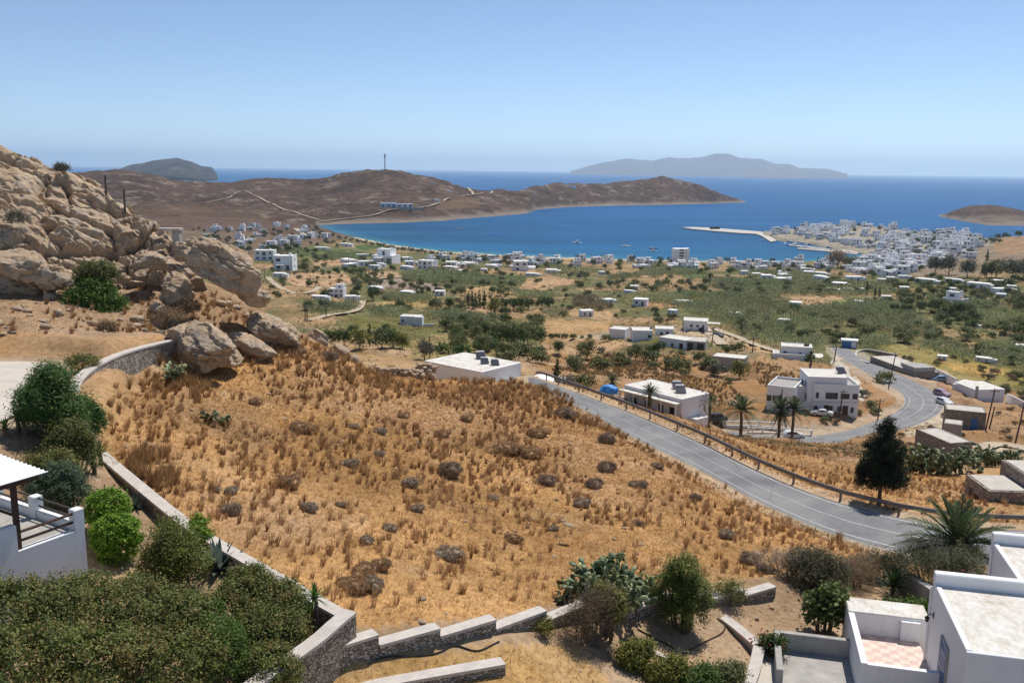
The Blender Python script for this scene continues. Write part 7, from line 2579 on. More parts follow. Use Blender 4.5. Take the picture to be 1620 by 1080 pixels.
def rosette(name, label, cat, q, n, L, w, pal, seed, trunk=0.0, droop=0.35, el=(0.1, 1.45), group=None, curl=0.0, fold=False, trunk_r=0.09):
    """spiky plant: tapering blades round a stem"""
    rg = np.random.default_rng(seed)
    t = thing(name, label, cat, q, 0, group)
    V, F, C_ = [], [], []
    pl = np.array(pal)
    for i in range(n):
        az_ = 2.399 * i + rg.normal(0, 0.15)
        e = el[0] + (el[1] - el[0]) * (i / n) ** 0.8
        l = L * (0.75 + 0.35 * rg.random())
        d = np.array([math.cos(az_) * math.cos(e), math.sin(az_) * math.cos(e), math.sin(e)])
        s = np.array([-math.sin(az_), math.cos(az_), 0])
        b = len(V)
        p0 = np.array([0, 0, trunk])
        col = pl[rg.integers(0, len(pl))] * (0.8 + 0.4 * rg.random())
        for k, ww in ((0, 0.7), (0.35, 1.0), (0.7, 0.7), (1.0, 0.03)):
            c = p0 + d * l * k + np.array([0, 0, -droop * l * k * k * math.cos(e)])
            lift = np.array([0, 0, 0.25 * w * ww])
            V += [c - s * w * ww * 0.5 + lift, c, c + s * w * ww * 0.5 + lift]
            C_ += [col, col * 0.85, col]
        for k in range(3):
            for m_ in range(2):
                F.append((b + k * 3 + m_, b + k * 3 + m_ + 1, b + (k + 1) * 3 + m_ + 1, b + (k + 1) * 3 + m_))
    link('blades', raw_mesh('blades', V, F, M['leaf'], np.array(C_)), t)
    if trunk > 0.1:
        MB().tube([(0, 0, -0.3), (0.03, 0.02, trunk * 0.5), (0, 0, trunk + 0.05)], [trunk_r * 1.2, trunk_r, trunk_r], 7).build('trunk', M['bark'], t)
    return t


AG = [(0.10, 0.15, 0.12), (0.14, 0.19, 0.155), (0.19, 0.24, 0.20)]
YU = [(0.07, 0.14, 0.03), (0.11, 0.20, 0.045), (0.16, 0.25, 0.07)]
rosette('agave', 'blue-grey agave with thick pointed leaves casting a spiky shadow beside the garden wall', 'agave', ground(346, 918, 31.6), 26, 1.25, 0.20, AG, 1, 0, 0.12, (0.25, 1.5))
rosette('agave', 'small dark agave in the shade under the garden wall near the lime bushes', 'agave', ground(215, 800, 36.6), 16, 0.7, 0.12, [(0.06, 0.08, 0.065)], 2, 0, 0.15, (0.2, 1.4))
rosette('agave', 'dark agave at the end of the pale path beside the curved wall', 'agave', ground(98, 590, 52.3), 16, 0.9, 0.14, [(0.05, 0.07, 0.055)], 3, 0, 0.1, (0.3, 1.4))
for px, py, d, n, L, tk, lab in [
    (32, 718, 41.0, 40, 0.75, 0.5, 'yucca clump beside the pergola canopy, nearest the path edge'),
    (12, 728, 40.2, 36, 0.7, 0.3, 'yucca clump cut by the picture edge above the corrugated canopy'),
    (43, 735, 40.4, 40, 0.7, 0.5, 'yucca clump right behind the corner of the corrugated canopy'),
    (132, 742, 41.2, 40, 0.75, 0.5, 'yucca clump in front of the yellow-green feathery shrub'),
    (160, 752, 40.8, 40, 0.75, 0.5, 'yucca clump against the top end of the garden wall'),
    (150, 768, 39.5, 38, 0.7, 0.4, 'yucca clump below the others beside the grey-green mound')]:
    rosette('yucca', lab, 'yucca', ground(px, py, d), n, L, 0.055, YU, int(px), tk, 0.3, (0.0, 1.5), 'yucca clumps by the garden wall')
rosette('yucca', 'single bright yucca with a dark stem at the corner of the stone wall', 'yucca', P(499, 985, 27.6), 46, 0.62, 0.05, YU, 9, 0.85, 0.35, (-0.2, 1.5))
rosette('yucca', 'short yucca at the foot of the bright single yucca on the wall corner', 'yucca', P(490, 972, 28.0), 26, 0.45, 0.05, YU, 10, 0.1, 0.3, (0.1, 1.4))
rosette('cycad', 'dark green spiky cycad in the dry garden beside the white house', 'cycad', ground(1413, 925, 43.5), 70, 1.35, 0.07, [(0.03, 0.06, 0.02), (0.045, 0.085, 0.03)], 12, 0.35, 0.25, (0.05, 1.45))


# prickly pears
def pear(label, q, npad, R, H, seed, wid=1.0, size=0.30, pal=None):
    rg = np.random.default_rng(seed)
    t = thing('prickly_pear', label, 'cactus', q)
    pal = np.array(pal or [(0.10, 0.135, 0.06), (0.16, 0.195, 0.09), (0.27, 0.30, 0.16), (0.34, 0.34, 0.15), (0.06, 0.085, 0.035), (0.20, 0.235, 0.12)])
    V, F, C_ = [], [], []
    # a pad: thin oval with a thick rim
    n = 12
    ang = np.linspace(0, 2 * math.pi, n, endpoint=False)
    ov = np.stack([np.sin(ang) * 0.40 * (1 - 0.15 * np.cos(ang)), np.zeros(n), 0.5 - 0.5 * np.cos(ang)], 1)
    tips = []
    for i in range(npad):
        if i < npad * 0.22 or not tips:
            b = np.array([rg.normal(0, R * 0.5) * wid, rg.normal(0, R * 0.4), 0.0])
            zmax = H * max(0.25, 1 - (b[0] / (R * wid)) ** 2 * 0.8)
            b[2] = rg.uniform(0, zmax * 0.6)
            dr = np.array([rg.normal(0, 0.35), rg.normal(0, 0.35), 1.0])
        else:
            b, pd = tips[rg.integers(0, len(tips))]
            if abs(b[0]) > R * wid or abs(b[1]) > R * 0.8:
                b = b * np.array([0.6, 0.6, 1.0])
            dr = pd + rg.normal(0, 0.75, 3) + np.array([0, 0, 0.2])
        dr = dr / np.linalg.norm(dr)
        if b[2] > H * max(0.3, 1 - (b[0] / (R * wid)) ** 2 * 0.7):
            dr[2] = min(dr[2], 0.2)
            dr /= np.linalg.norm(dr)
        s = size * (0.75 + 0.5 * rg.random())
        x = np.cross(dr, rg.normal(size=3))
        x /= np.linalg.norm(x)
        y = np.cross(dr, x)
        bb = len(V)
        col = pal[rg.integers(0, len(pal))] * (0.8 + 0.4 * rg.random())
        ring = ov[:, :1] * s * 1.25 * x * 0.9 + ov[:, 2:] * s * 1.3 * dr + b
        th = 0.026 * s / 0.3
        inner = (ring - (b + dr * s * 0.62)) * 0.78 + (b + dr * s * 0.62)
        V += list(ring) + list(inner + y * th) + list(inner - y * th) + [b + dr * s * 0.62 + y * th * 1.25, b + dr * s * 0.62 - y * th * 1.25]
        C_ += [col * 1.05] * n + [col] * (2 * n + 2)
        for k in range(n):
            k2 = (k + 1) % n
            F += [(bb + k, bb + k2, bb + n + k2), (bb + k, bb + n + k2, bb + n + k), (bb + k2, bb + k, bb + 2 * n + k), (bb + k2, bb + 2 * n + k, bb + 2 * n + k2),
                  (bb + n + k, bb + n + k2, bb + 3 * n), (bb + 2 * n + k2, bb + 2 * n + k, bb + 3 * n + 1)]
        if b[2] > -0.1:
            tips.append((b + dr * s * 1.2, dr))
    link('cactus_pads', raw_mesh('cactus_pads', V, F, M['cactus'], np.array(C_), False), t)  # cactus pads, many of them set in the air, not joined
    return t


M['cactus'] = mk_vc('cactus_skin', 0.55, 0.0, 0.15, 6, 0.3)
pear('large prickly pear cactus thicket leaning over the stepped stone wall', ground(955, 955, 33.2), 760, 1.45, 1.6, 5, 1.2, 0.25)
pear('prickly pear cactus beside the large thicket, partly behind the tall green shrub', ground(1022, 945, 34.6), 150, 0.55, 0.9, 6, 1.1, 0.23)
pear('small prickly pear in the dry grass below the big tan outcrop boulder', ground(281, 612, 57.0), 70, 0.9, 0.5, 7, 1.0, 0.26)
pear('small prickly pear alone in the upper part of the dry field', ground(343, 666, 49.5), 45, 0.6, 0.45, 8, 1.0, 0.24)
BRP = [(0.10, 0.13, 0.05), (0.15, 0.18, 0.08), (0.22, 0.24, 0.12), (0.06, 0.085, 0.035)]
for px, py, d, lab, n in [(1452, 762, 96, 'prickly pear hedge section right beside the tall dark tree', 230), (1482, 764, 96, 'prickly pear hedge section below the dark stone barn', 240), (1512, 760, 98, 'prickly pear hedge section next to the old farmhouse', 220), (1545, 742, 104, 'prickly pear hedge section rising behind the old farmhouse', 130), (1585, 735, 108, 'prickly pear hedge section beside the winding pale track', 160)]:
    pear(lab, ground(px, py, d), n, 1.7, 2.4 if n > 200 else 1.8, int(px), 1.3, 0.42, BRP)

# right-hand garden
q = ground(1080, 985, 33.6)
shrub('tall_shrub', 'tall dense yellow-green shrub standing on the bare flower bed', 'shrub', q, rel(q, [(1082, 905, 34, 0.65, 0.65, 0.6), (1070, 935, 34, 0.85, 0.8, 0.7), (1098, 940, 34, 0.75, 0.75, 0.7), (1082, 965, 33.6, 0.9, 0.8, 0.6)]), 22000, 0.11, [(0.10, 0.13, 0.02), (0.16, 0.185, 0.03), (0.21, 0.23, 0.045), (0.065, 0.08, 0.016)], 80, 380, 0.13, 0.35, 0.5, 0.8)
q = ground(935, 1010, 30.4)
shrub('dry_shrub', 'half-dead twiggy brown shrub with dark branches before the prickly pear', 'shrub', q, rel(q, [(935, 975, 30.6, 0.95, 0.8, 0.7), (950, 950, 30.8, 0.6, 0.6, 0.5), (915, 990, 30.3, 0.7, 0.6, 0.5)]), 7500, 0.14, [(0.10, 0.07, 0.045), (0.15, 0.10, 0.06), (0.20, 0.14, 0.085)], 81, 130, 0.2, 0.12, 0.35, 0.4, bh=0.7)
q = ground(970, 985, 31.2)
shrub('shrub', 'leafy green side of the twiggy brown shrub, next to the broken kerb', 'shrub', q, rel(q, [(970, 960, 31.2, 0.4, 0.5, 0.6), (955, 940, 31.6, 0.4, 0.4, 0.3)]), 4000, 0.12, 'yellowish', 82, 90, 0.12, 0.4, 0.4)
q = ground(860, 1003, 30.0)
shrub('shrub', 'small yellow-green weed at the foot of the stepped wall', 'weed', q, [(0, 0, 0.25, 0.35, 0.3, 0.3)], 900, 0.10, 'yellowish', 83, 30, 0.1, 0.4, 0.4)
for px, py, d, rx, lab, pal, sd_ in [(1005, 1050, 30.2, 0.5, 'weedy green shrub below the broken kerb, nearest the twiggy shrub', 'yellowish', 84), (1055, 1078, 29.8, 0.65, 'sprawling green shrub at the bottom edge below the flower bed', 'yellowish', 85), (1105, 1078, 30.0, 0.65, 'leafy green shrub at the bottom edge beside the concrete kerb wall', 'green', 86), (1148, 1060, 30.7, 0.5, 'grey-green twiggy shrub against the concrete kerb wall', 'olive', 87)]:
    q = ground(px, py, d)
    shrub('low_shrub', lab, 'shrub', q, [(0, 0, 0.35, rx, rx * 0.8, 0.5), (0.4, 0.2, 0.5, rx * 0.5, rx * 0.5, 0.4), (-0.4, -0.1, 0.3, rx * 0.5, rx * 0.5, 0.4)], 6500, 0.11, pal, sd_, 140, 0.13, 0.45, 0.4)
q = ground(1152, 962, 36.8)
shrub('shrub', 'wispy yellow-green shrub hanging over a step of the stone wall', 'shrub', q, [(0, 0, 0.4, 0.7, 0.4, 0.5)], 2200, 0.12, 'yellowish', 88, 60, 0.14, 0.25, 0.3)
q = ground(1292, 940, 40.5)
shrub('shrub', 'broad grey-olive shrub at the end of the stepped stone wall', 'shrub', q, rel(q, [(1275, 895, 41, 0.9, 0.9, 0.8), (1305, 900, 41, 1.0, 0.9, 0.8), (1290, 920, 40.5, 1.1, 0.9, 0.8), (1320, 915, 40.8, 0.8, 0.8, 0.8)]), 17000, 0.14, [(0.05, 0.055, 0.025), (0.08, 0.08, 0.035), (0.12, 0.105, 0.055)], 89, 300, 0.15, 0.22, 0.4, 0.7)
q = ground(1245, 925, 41)
shrub('dry_shrub', 'low purplish-grey dry shrub behind the last step of the stone wall', 'shrub', q, [(0, 0, 0.5, 0.9, 0.8, 0.6), (0.8, 0.6, 0.4, 0.8, 0.7, 0.5), (-0.6, 0.9, 0.4, 0.8, 0.7, 0.4)], 6500, 0.13, 'thorn', 90, 150, 0.14, 0.15, 0.35)
q = ground(1350, 915, 42.5)
shrub('dry_shrub', 'pale straw-brown dry shrub between the grey-olive shrub and the cycad', 'shrub', q, [(0, 0, 0.5, 1.0, 0.9, 0.7), (0.7, 0.6, 0.5, 0.8, 0.8, 0.6)], 7500, 0.14, [(0.24, 0.16, 0.09), (0.18, 0.12, 0.07), (0.30, 0.21, 0.12)], 91, 150, 0.15, 0.12, 0.35)
q = ground(1385, 900, 45)
shrub('shrub', 'dark olive-brown shrub behind the cycad near the road', 'shrub', q, [(0, 0, 0.7, 1.0, 0.9, 0.8), (-0.8, 0, 0.5, 0.8, 0.8, 0.6), (0.9, 0.3, 0.5, 0.8, 0.8, 0.6)], 9500, 0.13, [(0.05, 0.05, 0.022), (0.08, 0.075, 0.03), (0.11, 0.085, 0.045)], 92, 190, 0.14, 0.22, 0.4)
q = ground(1300, 1010, 37.0)
shrub('small_tree', 'small leafy fig-like tree beside the corner of the tiled terrace', 'tree', q, [(0, 0, 1.2, 0.7, 0.6, 0.6), (-0.3, 0.1, 0.8, 0.5, 0.5, 0.5), (0.5, 0.2, 1.5, 0.45, 0.4, 0.4), (0.4, 0, 0.7, 0.4, 0.4, 0.4)], 2400, 0.20, [(0.075, 0.11, 0.022), (0.11, 0.15, 0.035), (0.15, 0.18, 0.055)], 93, 90, 0.15, 0.7, 0.4)
q = ground(1442, 955, 41.0)
shrub('ground_cover', 'low bright green creeping plant behind the wide roof slab of the terrace', 'plant', q, [(0, 0, 0.25, 1.3, 0.6, 0.35), (-0.9, 0.3, 0.2, 0.8, 0.5, 0.3), (0.9, -0.2, 0.2, 0.7, 0.5, 0.35)], 7500, 0.13, 'green', 94, 200, 0.10, 0.5, 0.6, stems=False)
q = ground(1224, 1030, 34.0)
rf_ = shrub('rose_bush', 'rose bush with red flowers beside the pale path and grey patio', 'bush', q, [(0, 0, 0.5, 0.5, 0.45, 0.5), (-0.2, 0.3, 0.4, 0.4, 0.4, 0.4)], 2600, 0.10, 'dark', 95, 70, 0.10, 0.6, 0.4)
rg = np.random.default_rng(3)
for _ in range(22):
    p = np.array([-0.35, 0.25, 0.75]) + rg.normal(0, 0.28, 3) * np.array([1, 1, 0.6])
    Vf, Ff = ICO[2]
    link('flower', raw_mesh('flower', Vf * 0.032 * (0.8 + 0.5 * rg.random()) + p, Ff, M['flower_red'], None, True), rf_)
q = ground(1508, 915, 42.5)
p = ground(1490, 925, 43.5)
tb = shrub('tamarisk_bush', 'big feathery grey-green tamarisk bush under the date palm', 'bush', p, rel(p, [(1455, 880, 45, 1.0, 1.0, 0.7), (1490, 873, 45, 1.2, 1.1, 0.7), (1525, 880, 45, 1.1, 1.0, 0.7), (1460, 905, 44, 1.0, 0.9, 0.7), (1500, 905, 43.6, 1.2, 1.0, 0.8), (1530, 905, 43.6, 0.9, 0.9, 0.8)]), 30000, 0.15, [(0.075, 0.085, 0.035), (0.11, 0.115, 0.05), (0.15, 0.145, 0.075), (0.05, 0.055, 0.025)], 96, 420, 0.16, 0.14, 0.55, 0.8)
for _ in range(14):
    pp = P(1513, 912, 42.0) - p + rg.normal(0, 0.14, 3)
    link('flower', raw_mesh('flower', Vf * 0.035 + pp, Ff, M['flower_pink'], None, True), tb)


# palms
def palm(label, q, th, L, n, seed, r=0.2, s=1.0, droop=0.6, skirt=False, name='palm_tree', group=None):
    rg = np.random.default_rng(seed)
    t = thing(name, label, 'palm', q, 0, group)
    mb = MB()
    k = 6
    mb.tube([(rg.normal(0, .05), rg.normal(0, .05), -0.4 + (th + 0.4) * i / k) for i in range(k + 1)], [r * (1.3 - 0.3 * i / k) for i in range(k + 1)], 9)
    mb.build('trunk', M['bark'], t)
    V, F, C_ = [], [], []
    pl = np.array([(0.05, 0.075, 0.025), (0.075, 0.105, 0.035), (0.105, 0.13, 0.05)])
    dr = np.array([(0.20, 0.14, 0.075), (0.15, 0.10, 0.055)])
    for i in range(n + (n // 3 if skirt else 0)):
        az_ = 2.399 * i + rg.normal(0, 0.12)
        e = -0.25 + 1.6 * (i / n) ** 0.75 if i < n else -1.1 + rg.random() * 0.5
        l = L * (0.8 + 0.3 * rg.random()) * (1 if i < n else 0.7)
        hd = np.array([math.cos(az_), math.sin(az_), 0])
        sd2 = np.array([-math.sin(az_), math.cos(az_), 0])
        col = (pl[rg.integers(0, 3)] if i < n else dr[rg.integers(0, 2)]) * (0.8 + 0.4 * rg.random())
        m_ = 26
        for j in range(2, m_):
            f = j / m_
            c = np.array([0, 0, th]) + hd * l * f * math.cos(e) + np.array([0, 0, l * f * math.sin(e) - droop * l * f * f * (0.5 + 0.5 * math.cos(e))])
            dv = hd * math.cos(e) + np.array([0, 0, math.sin(e) - 2 * droop * f * (0.5 + 0.5 * math.cos(e))])
            dv /= np.linalg.norm(dv)
            ll = 0.30 * L * 0.45 * math.sin(math.pi * min(1, f * 0.9 + 0.12)) + 0.05
            for sg in (-1, 1):
                ld = dv * 0.75 + sd2 * sg * 0.8 + np.array([0, 0, 0.18 + rg.normal(0, 0.12)])
                ld /= np.linalg.norm(ld)
                w2 = np.cross(ld, np.array([0, 0, 1.0]))
                w2 = w2 / (np.linalg.norm(w2) + 1e-6) * 0.026 * L * 0.45
                b = len(V)
                V += [c - w2, c + w2, c + ld * ll * 0.6 + w2, c + ld * ll, c + ld * ll * 0.6 - w2]
                C_ += [col] * 5
                F += [(b, b + 1, b + 2), (b, b + 2, b + 4), (b + 4, b + 2, b + 3)]
            if j < m_ - 1:
                f2 = (j + 1) / m_
                c2 = np.array([0, 0, th]) + hd * l * f2 * math.cos(e) + np.array([0, 0, l * f2 * math.sin(e) - droop * l * f2 * f2 * (0.5 + 0.5 * math.cos(e))])
                ww = sd2 * 0.022
                b = len(V)
                V += [c - ww, c + ww, c2 + ww, c2 - ww]
                C_ += [col * 1.3] * 4
                F += [(b, b + 1, b + 2), (b, b + 2, b + 3)]
    link('crown', raw_mesh('crown', V, F, M['leaf'], np.array(C_)), t)
    return t


q = ground(1512, 905, 46.5)
palm('large date palm with arching fronds rising behind the white roofs beside the road', q, max(0.8, P(1512, 862, 46.5)[2] - q[2]), 3.3, 46, 1, 0.28, droop=0.40)
for px, py, cy_, d, L, lab, sk_ in [
    (1028, 636, 622, 143, 2.6, 'small palm in front of the villa with two solar panels', False),
    (1109, 666, 634, 152, 2.6, 'shaggy palm beside the steps of the solar-panelled villa', True),
    (1121, 664, 636, 155, 2.6, 'second shaggy palm, touching the one beside the villa steps', True),
    (1172, 672, 650, 162, 5.0, 'broad low palm with wide fronds behind the garden wall', False),
    (1233, 680, 648, 165, 4.3, 'tall palm with a full crown, one of two before the two-storey house', True),
    (1254, 680, 648, 166, 4.2, 'tall palm with a bare trunk, nearest the white coupe', False),
    (968, 620, 603, 150, 2.4, 'bushy palm-like tree behind the blue tarpaulin', True),
    (1283, 567, 560, 245, 1.6, 'little palm in the yard below the house with the roof tank', False)]:
    q = ground(px, py, d)
    th = max(0.6, P(px, cy_, d)[2] - q[2])
    palm(lab, q, th, L, 34, int(px), 0.24, droop=0.55, skirt=sk_)
for i, (px, py) in enumerate([(1305, 404), (1312, 404.5), (1319, 404), (1326, 404.5), (1333, 404), (1338, 404.5)]):
    q = G(px, py + 8, 700)
    palm('palm in the row on the harbour front before the boats', q, 6.5, 3.4, 16, 40 + i, 0.25, droop=0.6, name='palm_tree', group='palms on the harbour front')

# tall dark tree by the guardrail
q = ground(1389, 800, 63.6)
hT = P(1393, 665, 63.6)[2] - q[2]
dt = thing('dark_conifer', 'tall dense dark conifer standing just beyond the guardrail with its shadow on the road', 'tree', q)
MB().tube([(0, 0, -0.5), (0.05, 0, 0.9), (0.1, 0, hT * 0.6)], [0.17, 0.14, 0.06], 8).build('trunk', M['bark'], dt)
link('crown', foliage_mesh('crown', [(0.05, 0, hT * 0.36, 1.55, 1.5, hT * 0.19), (0.1, 0, hT * 0.50, 1.5, 1.4, hT * 0.2), (0.15, 0, hT * 0.66, 1.2, 1.15, hT * 0.18), (0.2, 0, hT * 0.80, 0.8, 0.8, hT * 0.15), (0.22, 0, hT * 0.92, 0.35, 0.35, hT * 0.10), (-0.5, 0.3, hT * 0.30, 0.9, 0.9, hT * 0.12), (0.7, -0.2, hT * 0.33, 0.9, 0.9, hT * 0.12)], 420, 30000, 0.15, 0.17, 0.4, [(0.012, 0.020, 0.009), (0.02, 0.032, 0.013), (0.034, 0.048, 0.02)], 5, 0.5, 0.2), dt)

# creeper and shrubs on the rocks
q = P(148, 490, 68.5)
shrub('creeper_bush', 'bright green creeping bush spilling down below the rock overhang', 'bush', q, rel(q, [(140, 452, 70.3, 0.9, 0.7, 0.5), (160, 458, 70, 0.9, 0.7, 0.5), (122, 470, 69.8, 0.8, 0.7, 0.45), (148, 472, 69.5, 1.1, 0.7, 0.5), (172, 478, 69.2, 0.9, 0.7, 0.5), (135, 490, 69.2, 1.0, 0.7, 0.4), (165, 494, 68.8, 1.0, 0.7, 0.4), (186, 494, 68.8, 0.5, 0.6, 0.4), (108, 486, 69.5, 0.6, 0.6, 0.35)]), 22000, 0.17, [(0.07, 0.135, 0.022), (0.11, 0.185, 0.032), (0.15, 0.215, 0.05)], 97, 420, 0.16, 0.6, 0.7)
q = P(152, 440, 70.5)
shrub('shrub', 'dull olive bush above the bright green creeper in the hollow of the rock', 'bush', q, rel(q, [(152, 428, 71, 1.2, 0.9, 0.6), (167, 434, 70.5, 0.8, 0.8, 0.5), (136, 433, 71, 0.8, 0.8, 0.5)]), 8000, 0.2, 'olive', 98, 160, 0.16, 0.3, 0.6, stems=False)
for px, py, d, rx, rzz, lab in [(268, 515, 63.5, 1.2, 0.7, 'round brown thorny bush above the end of the curved wall'), (300, 490, 66, 0.7, 0.4, 'dry scrub clump between the boulders above the wall'), (25, 350, 77, 0.8, 0.5, 'grey dry shrub high on the rock face'), (5, 400, 74, 0.9, 0.5, 'grey dry shrub low on the rock face at the picture edge'), (98, 268, 86.8, 0.6, 0.25, 'dark shrub clump on the rocky skyline'), (170, 525, 64, 0.6, 0.4, 'dry brown shrub on the scree uphill of the path')]:
    q = P(px, py, d)
    shrub('dry_shrub', lab, 'shrub', q, [(0, 0, rzz * 0.5, rx, rx * 0.8, rzz)], 2600, 0.15, 'dry' if d < 70 else 'grey', int(px + 5), 70, 0.14, 0.25, 0.6, stems=False)

# ---- thorny cushions in the field
M['heart'] = mk_vc('light_blocking_core', 0.95, 0, 0.4, 14)
rg = np.random.default_rng(31)
THORN = []
for i, pal in enumerate(['thorn', 'thorn', 'thornbrown', 'purple']):
    bl = [(0, 0, 0.12, 0.5, 0.45, 0.28)] + [(rg.normal(0, 0.28), rg.normal(0, 0.24), 0.12 + 0.08 * rg.random(), 0.25 + 0.1 * rg.random(), 0.25, 0.2) for _ in range(4)]
    n = 5200
    r2 = np.random.default_rng(300 + i)
    pts, ow, kk = clumped(bl, 260, n, 0.035, r2, 0.85, -0.1)
    pts[:, 2] = np.maximum(pts[:, 2], 0.0)
    Vt, Ft = leaves(pts, 0.075, 0.28, r2, 0.0, ow)
    pl = np.array(PAL[pal])
    ct = pl[r2.integers(0, len(pl), 260)][kk] * (0.75 + 0.5 * r2.random(n))[:, None]
    # solid core added under the twigs to block light
    Vh, Fh = ICO[3]
    hv = [Vh * np.array(b[3:6]) * 0.86 + np.array(b[:3]) for b in bl]
    THORN.append((raw_mesh('twigs', Vt, Ft, M['dryleaf'], np.repeat(ct, 4, 0)), raw_mesh('heart', np.concatenate(hv), np.concatenate([Fh + k * len(Vh) for k in range(len(bl))]), M['heart'], np.repeat([PAL[pal][0]], len(Vh) * len(bl), 0), True)))
TH = [  # px, py (base), width px, kind, what it lies beside
    (365, 780, 26, 0), (369, 812, 38, 0), (340, 776, 20, 1), (478, 683, 46, 2), (556, 738, 30, 0), (603, 686, 24, 0), (600, 720, 20, 1), (460, 770, 38, 2), (490, 808, 30, 1), (580, 858, 34, 0), (616, 838, 28, 0), (650, 768, 32, 1), (661, 808, 24, 1), (710, 880, 48, 1), (815, 856, 28, 2), (876, 838, 20, 0), (712, 752, 46, 3), (800, 716, 50, 2), (560, 676, 20, 1), (835, 722, 40, 2), (590, 930, 40, 0), (548, 925, 40, 2), (575, 905, 44, 2), (602, 900, 36, 2), (566, 935, 44, 2), (940, 770, 34, 3), (920, 800, 30, 1), (865, 765, 36, 3), (960, 745, 40, 3), (1010, 770, 34, 3), (700, 690, 26, 2), (640, 660, 26, 2), (740, 665, 24, 2), (850, 690, 34, 2), (895, 660, 40, 3), (960, 700, 36, 3), (1040, 740, 24, 3), (780, 790, 22, 1), (540, 800, 18, 1), (1100, 790, 24, 3), (1010, 830, 24, 3), (1150, 850, 30, 1), (1185, 890, 40, 3), (1210, 905, 36, 3), (405, 640, 28, 2), (470, 560, 34, 3), (520, 570, 30, 3), (600, 560, 20, 2)]
adj = ['grey', 'ash-grey', 'brownish', 'purplish-brown']
for i, (px, py, wp, kd) in enumerate(TH):
    q = G(px, py, 24, 102)
    s = m_of(wp, q) / 1.15
    if 540 <= px <= 605 and py >= 895:
        lab = 'lumpy tan and grey thorn cushion, part of the biggest mound in the dry field'
    else:
        lab = 'low %s thorny cushion bush in the dry field' % adj[kd]
    t = thing('thorn_bush', lab, 'bush', q, random.uniform(0, 6.28), 'thorny cushions in the dry field')
    t.scale = (s * random.uniform(0.85, 1.15), s * random.uniform(0.8, 1.1), s * random.uniform(0.75, 1.25))
    link('twigs', THORN[kd][0], t)
    link('heart', THORN[kd][1], t)

